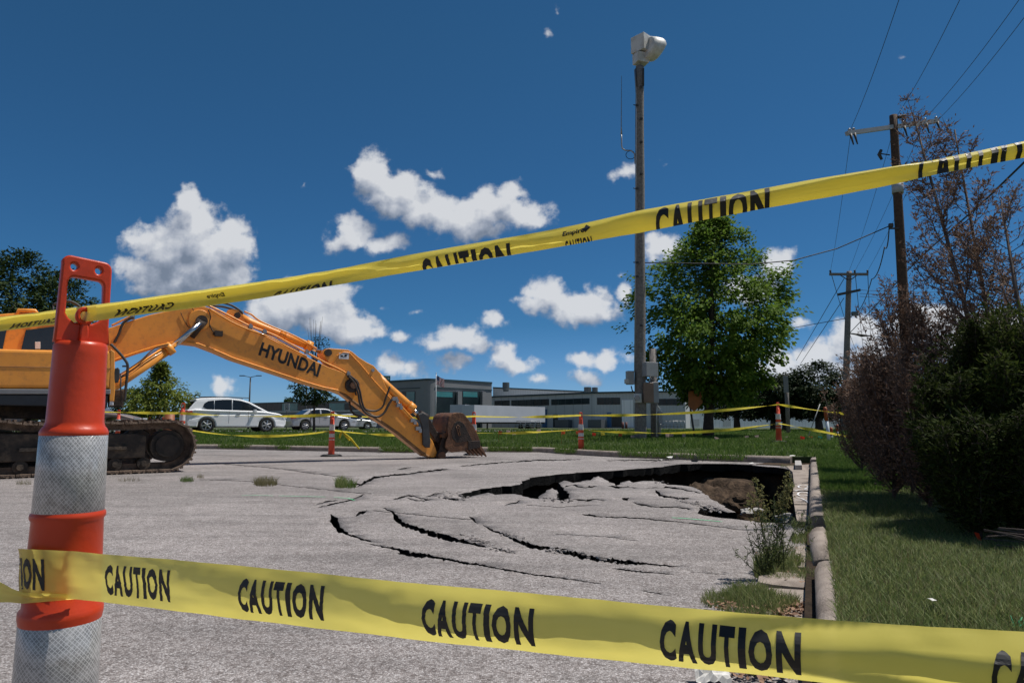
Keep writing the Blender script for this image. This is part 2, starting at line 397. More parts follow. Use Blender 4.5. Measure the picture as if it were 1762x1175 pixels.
def cdt_mesh(outer, holes, pts):
    """triangulate outer minus holes, with loose points inside"""
    vs = []; es = []
    def ring(r):
        b = len(vs); vs.extend([Vector((p[0], p[1])) for p in r])
        es.extend([(b+i, b+(i+1) % len(r)) for i in range(len(r))])
    ring(outer)
    for h in holes: ring(h)
    vs.extend([Vector(p) for p in pts])
    ov, oe, of, _, _, _ = delaunay_2d_cdt(vs, es, [], 0, 1e-6)
    keep = []
    for f in of:
        cx = sum(ov[i].x for i in f)/len(f); cy = sum(ov[i].y for i in f)/len(f)
        if not in_poly(cx, cy, outer): continue
        if any(in_poly(cx, cy, h) for h in holes): continue
        keep.append(tuple(f))
    return ov, keep

# grass ground reaching the horizon, with the lot as a hole
def geo_grid(vals): return vals
def offset_edge(pl, d):
    out = []
    for i, p in enumerate(pl):
        t = (pl[min(i+1, len(pl)-1)]-pl[max(i-1, 0)]).normalized(); out.append(p+Vector((-t.y, t.x))*d)
    return out
CORNER = Vector((FAR[-1].x, FAR[-1].y)); 
GHOLE = [Vector((-70, 23.1))]+offset_edge(FAR, .14)+[rb(13.6)+Vector((.12, .0))]+offset_edge(RIGHT, .14)+[Vector((-70, -4.1))]
pts = []
ys = [2+.35*i for i in range(60)]+[23+1.5*i for i in range(16)]+[47+4*i for i in range(20)]+[130, 160, 220, 350, 600, 1100]
for y in ys:
    w = max(8, y*1.1); n = 44
    for i in range(n+1):
        x = -w+2*w*i/n+RS.uniform(-.05, .05)
        if not in_poly(x, y, LOT): pts.append((x, y+RS.uniform(-.05, .05)))
for i in range(60):
    for j in range(34):
        x, y = .9+i*.12, 1.6+j*.3
        x += (y-2.5)*.43
        if not in_poly(x, y, LOT): pts.append((x, y))
OUTER = [(-3500, -200), (3500, -200), (3500, 3500), (-3500, 3500)]
pts = [p for p in pts if not in_poly(p[0], p[1], GHOLE)]
ov, fs = cdt_mesh(OUTER, [GHOLE], pts)
mb = MB()
mb.v = [(p.x, p.y, terrain(p.x, p.y)) for p in ov]
for f in fs: mb.face(f, True)
k = len(mb.v)
for p in GHOLE: mb.v += [(p.x, p.y, terrain(p.x, p.y)), (p.x, p.y, -.2)]
for i in range(len(GHOLE)-1): mb.face([k+2*i, k+2*i+2, k+2*i+3, k+2*i+1])
struct('ground', mb, turf)

# ---------------------------------------------------------------- kerb along the lot edge
def kerb_run(mb, pl, inner=0., wtop=.15, h=.13, lift=0., jit=.004):
    """pl = base line on the lot side, grass on its left-hand (outer) side"""
    n = len(pl); prof = [(0, -.12), (0, h*.62), (.018, h*.92), (.045, h), (wtop-.02, h+.004), (wtop, h-.02), (wtop, -.12)]
    rings = []
    for i, p in enumerate(pl):
        d = (pl[min(i+1, n-1)]-pl[max(i-1, 0)]).normalized(); nn = Vector((-d.y, d.x))
        rings.append([(p.x+nn.x*(u+RS.uniform(-jit, jit)), p.y+nn.y*(u+RS.uniform(-jit, jit)), z+lift+RS.uniform(-jit, jit)*.7) for u, z in prof])
    b = len(mb.v); k = len(prof)
    for r in rings: mb.v.extend(r)
    for i in range(n-1):
        for j in range(k-1): mb.face([b+i*k+j, b+(i+1)*k+j, b+(i+1)*k+j+1, b+i*k+j+1], True)
    mb.face([b+j for j in range(k)]); mb.face([b+(n-1)*k+j for j in range(k)][::-1])
def resample(pl, step):
    out = [pl[0].copy()]
    for a, b in zip(pl, pl[1:]):
        m = max(1, int((b-a).length/step))
        for i in range(1, m+1): out.append(a+(b-a)*i/m)
    return out
mb = MB()
kerb_run(mb, [p for p in resample(FAR, .5)])
struct('far_kerb', mb, concrete)
mb = MB()
kerb_run(mb, resample([rb(13.1), rb(12.3)], .2), lift=.02)
kerb_run(mb, resample([rb(11.9), rb(5.05)], .6), jit=.003)
kerb_run(mb, [p+Vector((.035, 0)) for p in resample([rb(3.42), rb(-4)], .9)], wtop=.125, jit=.0015)
struct('right_kerb', mb, concrete)
mb = MB(); mb.v = [(rb(y).x+dx, rb(y).y, .04) for y in (13.5, -4) for dx in (-.01, .24)]; mb.face([0, 1, 3, 2]); struct('kerb_bed', mb, soil)
# the piece that broke away and tipped outwards
def broken_block(name, label, p, q, w, h, tilt, z0=-.02):
    mb = MB(); pl = resample([p, q], .3)
    kerb_run(mb, pl, wtop=w, h=h, jit=.004)
    c = (p+q)/2
    R = Matrix.Rotation(tilt[0], 3, 'X') @ Matrix.Rotation(tilt[1], 3, 'Y')
    cc = Vector((c.x, c.y, 0)); mb.v = [tuple(cc+R @ (Vector(v)-cc)+Vector((0, 0, z0))) for v in mb.v]
    o = mb.build(name, concrete, off=Vector((c.x, c.y, 0))); tag(o, label, 'kerb block', 'broken kerb pieces'); return o
broken_block('kerb_block', 'broken length of concrete kerb tipped outward between the two straight kerb runs', G(1436, 890, .13).to_2d()+Vector((.05, 0)), G(1464, 938, .13).to_2d()+Vector((.04, 0)), .12, .15, (.05, .10))
broken_block('kerb_block', 'short dark chunk of snapped kerb end lying just beyond the near kerb', G(1394, 948).to_2d(), G(1398, 985).to_2d(), .10, .13, (.10, -.06))

# ---------------------------------------------------------------- the lot surface: sag, cracks, sinkhole
N0, N1 = G(790, 860), G(1230, 890)
NL = (N1-N0).to_2d().normalized(); NN = Vector((-NL.y, NL.x))
RIM_PX = [(790, 851), (812, 845), (827, 841), (845, 839.5), (864, 836), (880, 836), (895, 832), (903, 826.5), (911, 822), (925, 820), (950, 817), (975, 814.5), (1000, 812.5), (1040, 810.5), (1075, 808), (1100, 806), (1140, 803), (1158, 800), (1172, 798.5), (1210, 797.6), (1250, 797.4), (1290, 799), (1318, 802.5), (1330, 803), (1352, 806.5)]
RIM = [G(*p).to_2d() for p in RIM_PX]
def jag(pl, amp, step, seed):
    out = []
    rr = random.Random(seed)
    for a, b in zip(pl, pl[1:]):
        n = max(1, int((b-a).length/step)); d = (b-a).normalized(); nn = Vector((-d.y, d.x))
        for i in range(n):
            if i and rr.random() < .35: continue
            out.append(a+(b-a)*(i+(rr.uniform(-.3, .3) if i else 0))/n+nn*(rr.uniform(-amp, amp) if i else 0))
    out.append(pl[-1]); return out
RIMJ = jag(RIM, .04, .10, 3)
def rim_y(x):
    for a, b in zip(RIM, RIM[1:]):
        if a.x <= x <= b.x and b.x > a.x: return a.y+(b.y-a.y)*(x-a.x)/(b.x-a.x)
    return None
def sag(x, y, slab=False):
    """how far the paving has sunk"""
    z = 0.
    d = (Vector((x, y))-N0.to_2d()).dot(NN)
    if d > 0:
        ry = rim_y(x)
        if ry is not None and (slab or y < ry-.05): z -= .0025*d*d*sstep(-1.0, .6, x-RIM[0].x-.2)
        elif ry is None and x > 4: z -= .0
    # gentle bowl inside the concentric cracks
    cx, cy = 1.3, 6.6
    r = sqrt(((x-cx)/3.4)**2+((y-cy)/3.6)**2)
    return z
def GS(px, py):
    p = G(px, py)
    for _ in range(5): p = G(px, py, sag(p.x, p.y, True) if rim_y(p.x) is not None and p.y < rim_y(p.x)+.6 else 0)
    return p
SLAB_PX = [(1284, 896), (1260, 893), (1238, 891), (1211, 887), (1200, 883), (1206, 874), (1222, 869), (1240, 878), (1252, 882), (1266, 881.5), (1256, 877), (1247, 873), (1238, 867), (1229, 861.5), (1221, 857), (1213, 848.8), (1205, 843), (1195, 838.5), (1177, 836), (1163, 834), (1148, 833.6), (1137, 829), (1122, 827), (1107, 828), (1090, 830), (1082, 827), (1072, 828), (1067, 833), (1059, 834), (1048, 828), (1039, 824), (1030, 819.5), (1021, 822), (1010, 826), (1000, 829), (986, 829), (970, 827.5), (961, 831), (970, 842), (980, 849), (982, 856), (968, 861.5), (958, 858), (961, 848), (950, 840), (940, 844), (931, 851), (927, 858), (912, 856.5), (898, 852), (885, 850), (866, 850), (852, 851.5), (840, 848), (820, 852), (801, 857), (788, 853)]
SLABE = []
for p in SLAB_PX: SLABE.append(GS(*p).to_2d())
SLABJ = jag(SLABE[5:], .022, .09, 5)
RIGHTPIT = [G(1362, 809).to_2d(), G(1366, 822).to_2d(), G(1364, 850).to_2d(), G(1368, 880).to_2d(), G(1373, 904).to_2d(), G(1330, 900).to_2d()]
PIT = RIMJ+RIGHTPIT+SLABE[:5]+SLABJ
def crack(pts, seed, z=True):
    """photo-pixel polyline with widths -> ground polygon"""
    rr = random.Random(seed); L, R = [], []
    den = []
    for a, b in zip(pts, pts[1:]):
        n = max(1, int(sqrt((b[0]-a[0])**2+(b[1]-a[1])**2)/3.6))
        for i in range(n): t = i/n; den.append([a[k]+(b[k]-a[k])*t for k in range(3)])
    den.append(list(pts[-1])); m = len(den)
    for i, (x, y, w) in enumerate(den):
        e = 1 if 0 < i < m-1 else 0
        x += rr.uniform(-1, 1)*1.6*e; y += rr.uniform(-1, 1)*min(1.2, .45+w*.14)*e
        dx = den[min(i+1, m-1)][0]-den[max(i-1, 0)][0]; dy = den[min(i+1, m-1)][1]-den[max(i-1, 0)][1]; l = sqrt(dx*dx+dy*dy)
        nx, ny = -dy/l, dx/l; h = w/2*(rr.uniform(.5, 1.35) if e else .2)
        L.append((x+nx*h, y+ny*h)); R.append((x-nx*h, y-ny*h))
    return [GS(*p).to_2d() for p in L+R[::-1]]
CR = [
 [(569,884,5),(574,893,13),(577,903,15),(586,912,9),(600,920,4.5),(622,927,3),(640,933,1.5)],
 [(636,936,1.5),(662,941,3),(690,947,5),(705,951,5)],
 [(684,951,2.5),(715,954,7),(745,957.5,5),(790,966,4),(830,972,3.6),(870,980,2.6),(905,986,2.8),(960,993.5,2.2),(1035,1004,1.2)],
 [(658,873,1.6),(675,881,4),(680,890,9),(690,900,9),(705,906,8),(720,911,8),(750,920,8.5),(775,927,8),(800,932,6),(820,937,4.5),(837,941,2)],
 [(846,940,1.2),(862,946,3),(882,951,1)],
 [(807,889,2.8),(815,895,3),(822,901,1.4)],
 [(830,902,1.4),(842,910,3),(858,916,2.5),(875,922,5),(890,930,6),(905,936,7),(925,941,6.5),(950,943,7.5),(985,952,9),(1010,957.5,9),(1040,963,9.5),(1080,967,7),(1110,969.5,4),(1168,975,1.4)],
 [(1053,977.5,1.6),(1080,981,2.2),(1110,984,2.4),(1160,988,1)],
 [(613,838,1.4),(628,829,4),(645,822,3.4),(672,817.5,2.2),(700,815,2.4),(730,811,2),(765,807.5,2.8),(772,806.5,1)],
 [(606,832,1.4),(622,833,3.4),(634,828,1.4)],
 [(683,808,1),(700,805,1.8),(710,803.5,.7)],
 [(790,802,1),(812,800,1.8),(850,796.5,1.6),(890,794,1.2),(905,792.5,2.2),(940,791.5,1.4),(1000,790.5,1)],
 [(612,888,1.4),(618,883,5),(628,880,4),(631,877,1.2)],
 [(676,859,1.4),(690,855,3),(703,852,2.8),(718,856,1.8),(738,860,2.4),(746,858,1)],
 [(700,856,1),(716,861,1.8),(733,861,1)],
 [(730,855,1),(748,850,2.2),(762,848,1.2)],
 [(762,857,1.2),(780,858,4.5),(790,860,1.4)],
 [(1001,884,1),(1014,886,3.2),(1030,888,1.6),(1060,889.5,2),(1085,890,2.4),(1120,893,1.6),(1180,899,1.3),(1283,913,.8)],
 [(1088,864,1),(1100,868,2.6),(1120,871,2),(1140,873,2.2),(1160,872,1.4),(1188,876,2.8)],
 [(1128,843,3),(1133,849,6),(1139,854,4.5),(1158,856,2.2),(1178,859,3.4),(1186,857,1.2)],
 [(972,838,1.4),(984,834,2.4),(1000,839,1.8),(1018,838,1.4),(1040,836,1)],
 [(1044,836,1),(1062,839,2.8),(1080,837,2.4),(1096,839,1)],
 [(1112,838,1),(1150,837,1.6),(1190,843,2.2),(1205,848,1)],
 [(1070,857,3),(1078,859,5),(1082,856,2)],
 [(985,858,1.4),(1012,861,3),(1022,858,1.6),(1040,861,1)],
 [(544,868,1),(560,863,2),(580,860,1.2)], [(546,872,1),(575,866,2.4),(600,861,2.2),(622,853,2),(626,849,.8)],
 [(868,869,1),(885,865,2.4),(896,860,1.6)],
 [(1188,984,.8),(1250,988,.8)], [(1105,1016,.8),(1135,1021,1.6),(1140,1021,.6)],
 [(640,850,.7),(560,842,.7),(420,828,.7),(340,824,.6)], [(600,823,.6),(480,806,.6),(360,796,.6)],
 [(1043,792.5,1),(1100,791.5,1.6),(1160,792,1)], [(1120,803,.6),(1190,795,1.2),(1240,796,.6)],
 [(640,878,.7),(720,886,.9),(800,893,.9),(812,894,.6)], [(905,868,.7),(960,872,.9),(1020,868,.6)],
 [(955,918,.7),(1040,922,.9),(1100,930,.6)],
]
HOLES = [PIT]+[crack(c, 20+i) for i, c in enumerate(CR)]
pts = []
for ring_y in [2.0*1.045**i for i in range(64)]:
    step = max(.07, ring_y*.022); w = min(ring_y*.85+1, 40); n = int(2*w/step)
    for i in range(n):
        x = -w+2*w*i/n+RS.uniform(-.3, .3)*step; y = ring_y+RS.uniform(-.3, .3)*step
        if in_poly(x, y, LOT) and y < 23: pts.append((x, y))
ov, fs = cdt_mesh(LOT, HOLES, pts)
zs = []
FIX = {(round(p.x, 4), round(p.y, 4)) for p in RIMJ+RIGHTPIT}; SLF = {(round(p.x, 4), round(p.y, 4)) for p in SLABE+SLABJ}
for p in ov:
    z = (0 if (round(p.x, 4), round(p.y, 4)) in FIX else sag(p.x, p.y, (round(p.x, 4), round(p.y, 4)) in SLF))+noise.noise(Vector((p.x*.8, p.y*.8, 1)))*.006*sstep(2, 4, p.y)
    if z < -.01: z += noise.noise(Vector((p.x*3, p.y*3, 4)))*.025+noise.noise(Vector((p.x*9, p.y*9, 4)))*.010
    zs.append(z)
# lift or drop the lips beside the big cracks a little so that the plates read as separate
mb = MB(); mb.v = [(p.x, p.y, z) for p, z in zip(ov, zs)]
cnt = {}
for f in fs:
    mb.face(f, True)
    for i in range(len(f)):
        e = (f[i], f[(i+1) % len(f)]); cnt[tuple(sorted(e))] = cnt.get(tuple(sorted(e)), 0)+1
dirs = {}
for f in fs:
    for i in range(len(f)): dirs[tuple(sorted((f[i], f[(i+1) % len(f)])))] = (f[i], f[(i+1) % len(f)])
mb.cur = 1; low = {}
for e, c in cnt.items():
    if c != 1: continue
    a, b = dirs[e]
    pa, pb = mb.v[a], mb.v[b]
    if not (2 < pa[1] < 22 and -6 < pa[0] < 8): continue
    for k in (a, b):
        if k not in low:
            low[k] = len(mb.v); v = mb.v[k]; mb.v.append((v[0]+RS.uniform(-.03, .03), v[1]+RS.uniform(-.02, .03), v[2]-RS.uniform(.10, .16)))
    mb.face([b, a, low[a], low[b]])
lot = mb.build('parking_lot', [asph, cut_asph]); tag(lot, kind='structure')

# ---------------------------------------------------------------- soil under the paving: pit walls and floor
area = RIM+[RIGHTPIT[0], RIGHTPIT[2], RIGHTPIT[4]]+[G(1284, 897).to_2d(), G(1211, 888).to_2d(), G(1100, 880).to_2d(), G(960, 872).to_2d(), G(850, 862).to_2d()]
if sum(a.x*b.y-b.x*a.y for a, b in zip(area, area[1:]+area[:1])) < 0: area = area[::-1]      # counter-clockwise
area_r = resample(area+[area[0]], .14)[:-1]
def ring_at(out, z, amp):
    n = len(area_r); r = []
    for i, p in enumerate(area_r):
        d = (area_r[(i+1) % n]-area_r[i-1]).normalized(); nn = Vector((d.y, -d.x))
        nz = noise.noise(Vector((p.x*1.8, p.y*1.8, z*2.5)))*amp+noise.noise(Vector((p.x*6, p.y*6, z*7)))*amp*.45
        r.append(Vector((p.x+nn.x*(out+nz), p.y+nn.y*(out+nz), z)))
    return r
rows = [(-.16, .26, .0), (-.22, .22, .09), (-.34, .18, .09), (-.48, .12, .1), (-.64, .08, .1), (-.82, .04, .1), (-1.0, -.02, .1), (-1.25, -.10, .1), (-1.6, -.2, .1)]
mb = MB(); n = len(area_r)
for z, o_, am in rows: mb.v += [tuple(p) for p in ring_at(o_, z, am)]
for r in range(len(rows)-1):
    for i in range(n): j = (i+1) % n; mb.face([r*n+i, r*n+j, (r+1)*n+j, (r+1)*n+i], True)
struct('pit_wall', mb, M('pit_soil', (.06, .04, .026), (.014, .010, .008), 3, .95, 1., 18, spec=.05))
ov, fs = cdt_mesh([(-9, 1.2), (.6, 1.2), (6.9, 15), (-9, 22)], [[p.to_2d() for p in ring_at(.26, -.16, 0)]], [(-8+i*.5, 1.5+j*.5) for i in range(20) for j in range(30)])
mb = MB(); mb.v = [(p.x, p.y, -.16) for p in ov]
for f in fs: mb.face(f)
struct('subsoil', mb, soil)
mb = MB(); nx, ny = 110, 120; X0, X1, Y0_, Y1_ = -1.2, 6.4, 5.0, 14.4
def heap(x, y):
    z = -1.15+noise.noise(Vector((x*.9, y*.9, 5)))*.22+noise.noise(Vector((x*3.1, y*3.1, 5)))*.22+noise.noise(Vector((x*9, y*9, 5)))*.09+noise.noise(Vector((x*22, y*22, 5)))*.025
    for (px, py, zt, sx_, sy_) in ((1200, 852, -.50, .7, .9), (1238, 842, -.52, .7, 1.1), (1150, 826, -.42, 1.2, 1.2), (1275, 866, -.50, .35, .5), (1275, 838, -.42, .45, 1.0), (1040, 822, -.42, 1.6, 1.4)):
        p = G(px, py, zt); q = ((x-p.x)/sx_)**2+((y-p.y)/sy_)**2
        z += max(0, (zt+1.15))*math.exp(-q*1.2)
    return min(z, -.27)
for j in range(ny+1):
    for i in range(nx+1):
        x = X0+(X1-X0)*i/nx; y = Y0_+(Y1_-Y0_)*j/ny; mb.v.append((x, y, heap(x, y)))
for j in range(ny):
    for i in range(nx): a = j*(nx+1)+i; mb.face([a, a+1, a+nx+2, a+nx+1], True)
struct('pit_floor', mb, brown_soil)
def lump(c, r, seed, squash=.7, sub=3, amp=.35):
    bm = bmesh.new(); bmesh.ops.create_icosphere(bm, subdivisions=sub, radius=1)
    o = Vector((seed*3.1, seed*1.7, 0)); R = Matrix.Rotation(seed, 3, 'Z')
    vs = []
    for v in bm.verts:
        k = 1+noise.noise(v.co*1.1+o)*amp*1.6+noise.noise(v.co*2.6+o)*amp*.6+noise.noise(v.co*7+o)*amp*.18
        p = R @ Vector((v.co.x*k*r[0], v.co.y*k*r[1], v.co.z*k*r[2])); vs.append(p+Vector(c))
    fs = [tuple(v.index for v in f.verts) for f in bm.faces]; bm.free(); return vs, fs
for (px, py, zt, r, lab, mt_, sd_) in ((1266, 862, -.42, (.16, .2, .13), 'large brown boulder of clay deep in the sinkhole', brown_soil, 1.3), (1280, 832, -.42, (.2, .25, .16), 'rounded clay lump high on the far side of the sinkhole', brown_soil, 2.1),
        (1292, 878, -.36, (.15, .10, .06), 'pale wedge of broken concrete leaning in the hole', pale_concrete, 3.3), (1352, 890, -.12, (.07, .10, .05), 'whitish chunk of rubble under the gutter lip', pale_concrete, 4.2),
        (1172, 862, -.24, (.08, .08, .05), 'small asphalt crumb fallen beside the paving tongue', asph, 5.0)):
    p = G(px, py, zt); mb = MB(); vs, fs = lump((p.x, p.y, zt-r[2]*.4), r, sd_); mb.add(vs, fs, False)
    tag(mb.build('rubble_chunk', mt_, off=Vector((p.x, p.y, zt-r[2]))), lab, 'rubble')
# crumbs of asphalt that lie in and beside the cracks
rr = random.Random(5)
mb = MB()
for (x0, y0, x1, y1, n, s) in ((755, 855, 800, 858, 30, .018), (795, 922, 845, 938, 26, .016), (940, 944, 1060, 966, 26, .016), (865, 918, 910, 930, 16, .012), (1160, 856, 1235, 880, 60, .02), (760, 846, 800, 850, 24, .016), (935, 860, 985, 862, 14, .02), (840, 942, 885, 950, 20, .012), (1120, 826, 1150, 832, 10, .02)):
    for _ in range(n):
        t = rr.random(); p = GS(x0+(x1-x0)*t+rr.uniform(-8, 8), y0+(y1-y0)*t+rr.uniform(-3.5, 3.5)); r = s*rr.uniform(.4, 1.2)
        vs, fs = lump((p.x, p.y, p.z+r*.2), (r, r*rr.uniform(.6, 1), r*.6), rr.uniform(0, 99), sub=1, amp=.5); mb.add(vs, fs)
tag(mb.build('asphalt_crumbs', asph), 'loose grey crumbs of asphalt along the crack edges', 'rubble', kind='stuff')

# ---------------------------------------------------------------- concrete gutter: slab over the hole, broken slabs near
def slab_poly(name, px, z, th, mat=concrete, kind='structure', label=None, cat=None, tilt=None, group=None):
    pl = [G(x, y, z).to_2d() for x, y in px]
    if sum(a.x*b.y-b.x*a.y for a, b in zip(pl, pl[1:]+pl[:1])) < 0: pl = pl[::-1]
    n = len(pl); mb = MB(); c = sum(pl, Vector((0, 0)))/n
    def zz(p): return z+(tilt[0]*(p.x-c.x)+tilt[1]*(p.y-c.y) if tilt else 0)
    mb.v = [(p.x, p.y, zz(p)) for p in pl]+[(p.x, p.y, zz(p)-th) for p in pl]
    mb.face(list(range(n))); mb.face([n+i for i in range(n)][::-1])
    for i in range(n): j = (i+1) % n; mb.face([i, i+n, j+n, j])
    if kind: return struct(name, mb, mat)
    o = mb.build(name, mat, off=Vector((c.x, c.y, z))); return tag(o, label, cat, group)
slab_poly('gutter_pan', [(1352, 801), (1396, 798.5), (1397, 815), (1395.5, 833), (1394, 856), (1397, 880), (1400, 906), (1386, 905), (1372, 903), (1369, 882), (1364, 852), (1366, 830), (1364, 812)], .012, .14)
mb = MB()
for (a, b, w) in (((1365.5, 844.5), (1394, 844.8), .010), ((1368, 867.5), (1396, 868), .006)):
    p, q = G(*a, .0165), G(*b, .0165); mb.v += [tuple(p), tuple(q), (q.x, q.y+w*6, q.z), (p.x, p.y+w*6, p.z)]; k = len(mb.v); mb.face([k-4, k-3, k-2, k-1])
struct('gutter_joint', mb, cut_asph)
slab_poly('near_gutter', [(1402, 905), (1440, 905), (1452, 930), (1408, 936), (1380, 925)], .010, .1, tilt=(0, .02))
slab_poly('broken_slab', [(1306, 992), (1340, 986), (1396, 990), (1400, 1004), (1380, 1008), (1330, 1004), (1304, 1000)], .026, .07, kind=None, label='flat broken gutter slab raised beside the weeds', cat='concrete slab', tilt=(0, .05), group='broken gutter slabs')
slab_poly('broken_slab', [(1310, 1010), (1395, 1015), (1404, 1040), (1402, 1075), (1330, 1075), (1300, 1030)], .012, .08, kind=None, label='nearest gutter slab, half buried under leaves and grass', cat='concrete slab', group='broken gutter slabs')
slab_poly('broken_slab', [(1372, 940), (1420, 935), (1412, 962), (1398, 975), (1360, 972)], .02, .07, kind=None, label='pale cracked gutter slab before the tipped kerb length', cat='concrete slab', tilt=(.03, .0), group='broken gutter slabs')
slab_poly('kerb_inlet_block', [(1368, 792), (1378, 792), (1380, 800), (1368, 800)], .09, .1, mat=pale_concrete, kind=None, label='small pale concrete block at the far corner of the gutter', cat='concrete block')
slab_poly('corner_bed', [(1320, 795.5), (1394, 793), (1396, 798.8), (1352, 801.2), (1300, 798)], .006, .02, mat=brown_soil)
# white sprayed writing on the gutter
white_paint = M('white_spray_paint', (.78, .78, .80), (.62, .60, .60), 60, .7)
green_paint = M('green_spray_paint', (.08, .55, .24), (.14, .42, .24), 40, .7)
def strokes(name, px_lines, w, z, mat, label, cat='marking', ws=None):
    mb = MB(); zi = 0
    for li, ln in enumerate(px_lines):
        zi += .0005; pts = [G(x, y, z+zi) for x, y in ln]; pts = [p.to_2d() for p in pts]; pts = resample(pts, .02)
        b = len(mb.v); n = len(pts)
        for i, p in enumerate(pts):
            d = (pts[min(i+1, n-1)]-pts[max(i-1, 0)]).normalized(); nn = Vector((-d.y, d.x)); ww = w*(.75+.5*noise.noise(Vector((p.x*22, p.y*22, li))))
            mb.v += [(p.x+nn.x*ww, p.y+nn.y*ww, z+zi), (p.x-nn.x*ww, p.y-nn.y*ww, z+zi)]
        for i in range(n-1): mb.face([b+2*i, b+2*i+1, b+2*i+3, b+2*i+2])
    return tag(mb.build(name, mat, off=Vector((mb.v[0]))), label, cat)
C7 = lambda x, y: (1320+x/7.34, 770+y/7.34)
strokes('sprayed_word', [[C7(x, y) for x, y in l] for l in ([(525, 488), (480, 474), (430, 472), (395, 482), (398, 500), (440, 508)], [(525, 525), (470, 520), (520, 500)], [(350, 545), (400, 532), (470, 528), (525, 535)],
    [(440, 556), (400, 566), (385, 588), (410, 605), (470, 606), (525, 600)], [(440, 558), (500, 566), (530, 575)], [(350, 655), (430, 658), (540, 668)], [(375, 628), (430, 636), (490, 665), (545, 712)])], 0.0125, .017, white_paint, 'white sprayed word Cra K on the gutter beside the hole')
strokes('survey_mark', [[(415, 852), (440, 851.5), (470, 852.5)], [(480, 852.5), (520, 853.5), (560, 854.5)], [(575, 855), (600, 857), (610, 860)]], .012, .006, green_paint, 'thin bright green sprayed line left of the arc of cracks')
strokes('survey_mark', [[(1156, 890), (1180, 891.5), (1210, 894), (1243, 897)]], .014, .006, green_paint, 'short green sprayed line at the near rim of the sinkhole')
# ---------------------------------------------------------------- excavator
EC, EH = (-1.7, 15.9), (.857, .515); EN = Vector((.515, -.857, 0)); EHV = Vector((.857, .515, 0))
def D(a, z, off): return Vector((EC[0]+EH[0]*a, EC[1]+EH[1]*a, z))+EN*off
def AZ(px, py, off):                         # photo pixel on the plane off metres to the near side of the boom plane
    return VPL(px, py, (EC[0]+EN.x*off, EC[1]+EN.y*off), EH)
exy = M('excavator_yellow', (.88, .355, .050), (.78, .30, .042), 2.2, .42, .04, 60, c3=(.66, .26, .05), s3=9, spec=.45, coat=.1)
exy_d = M('excavator_brown', (.30, .15, .05), (.10, .06, .035), 6, .8, .4, 40)
grease = M('greasy_black', (.018, .014, .012), (.05, .03, .02), 14, .6, .4, 50)
rust = M('rusty_steel', (.155, .070, .034), (.065, .034, .022), 3.2, .62, .5, 26, metal=.25, c3=(.24, .115, .055), s3=5)
rust_d = M('dark_rusty_steel', (.055, .034, .025), (.02, .016, .014), 5, .6, .6, 36, metal=.3)
track_m = M('muddy_track', (.24, .165, .115), (.06, .042, .032), 8, .9, .7, 40)
grey_p = M('grey_paint', (.23, .235, .24), (.18, .18, .185), 6, .5)
hose = M('hydraulic_hose', (.022, .018, .016), (.05, .038, .03), 20, .55)
ex = thing('excavator', 'yellow crawler excavator resting its long boom and rusty bucket on the lot', 'excavator', (-7.4, 11.6, 0))
def plateP(mb, outl, off, th, bev=.012, holes=()):
    ol = [AZ(x, y, off) for x, y in outl]; hs = [[AZ(x, y, off) for x, y in h] for h in holes]
    vs, fs = plate([ol]+hs, th, bev, 2); mb.add([D(v[0], v[1], off-th/2+v[2]) for v in vs], fs, False); return ol
def tubeP(mb, pts, off, r, n=10, smooth=True, curve=False):
    ps = [D(*AZ(x, y, off), off) for x, y in pts]
    if curve: ps = catmull(ps, 6)
    mb.tube(ps, r, n, smooth); return ps
def catmull(ps, k):
    out = []; q = [ps[0]]+list(ps)+[ps[-1]]
    for i in range(1, len(q)-2):
        a, b, c, d = q[i-1], q[i], q[i+1], q[i+2]
        for j in range(k):
            t = j/k; out.append(.5*((2*b)+(c-a)*t+(2*a-5*b+4*c-d)*t*t+(3*b-3*c+d-a)*t*t*t))
    out.append(ps[-1]); return out
def pinP(mb, px, py, off, r, ln, n=20):
    a, z = AZ(px, py, off); mb.cyl(D(a, z, off+ln), D(a, z, off-ln*.3), r, n); return a, z
B_OFF = .30
BOOM = [(95, 628), (100, 604), (130, 585), (160, 573), (191.7, 563), (218, 554), (258, 541.5), (298, 533), (330, 527), (352, 527), (372, 534), (400, 549), (433, 564.5), (470, 584), (514.5, 607), (545, 622), (570, 633), (590, 640), (606, 652), (618, 664), (613, 676), (600, 679), (582, 672), (555, 666), (520, 655.5), (484, 643.5), (440, 629), (402, 616.5), (371, 603), (341, 591.5), (318, 588.5), (298, 589), (268, 596), (235, 606), (191.7, 621), (160, 634), (120, 652), (102, 648)]
mb = MB(); plateP(mb, BOOM, B_OFF, .60, .016)
# raised side rib along the lower flange and a weld plate
boom = mb.build('boom', exy, ex)
mb = MB()
def rail(mb, pts, off, w, t):
    ps = [D(*AZ(x, y, off), off) for x, y in pts]; mb.tube(ps, w, 6, False)
rail(mb, [(191, 621.5), (235, 606.5), (268, 596.5), (298, 589.5), (318, 589), (341, 592), (371, 603.5), (402, 617), (440, 629.5), (484, 644), (520, 656), (555, 666.5), (582, 672)], B_OFF+.01, .022, .02)
mb.build('lower_flange', exy, boom)
mb = MB(); vs, fs = plate([circ(0, 0, .20, 28)], .05, .012); a, z = AZ(343, 551, B_OFF); mb.add([D(a+v[0], z+v[1], B_OFF+.012+v[2]) for v in vs], fs, True); mb.build('pin_boss', exy, boom)
mb = MB(); pinP(mb, 346, 553, B_OFF, .105, .10); mb.tube([D(a+.03, z-.02, B_OFF+.12), D(a-.12, z-.34, B_OFF+.04)], [.10, .05], 10); mb.build('cylinder_pin', grease, boom)
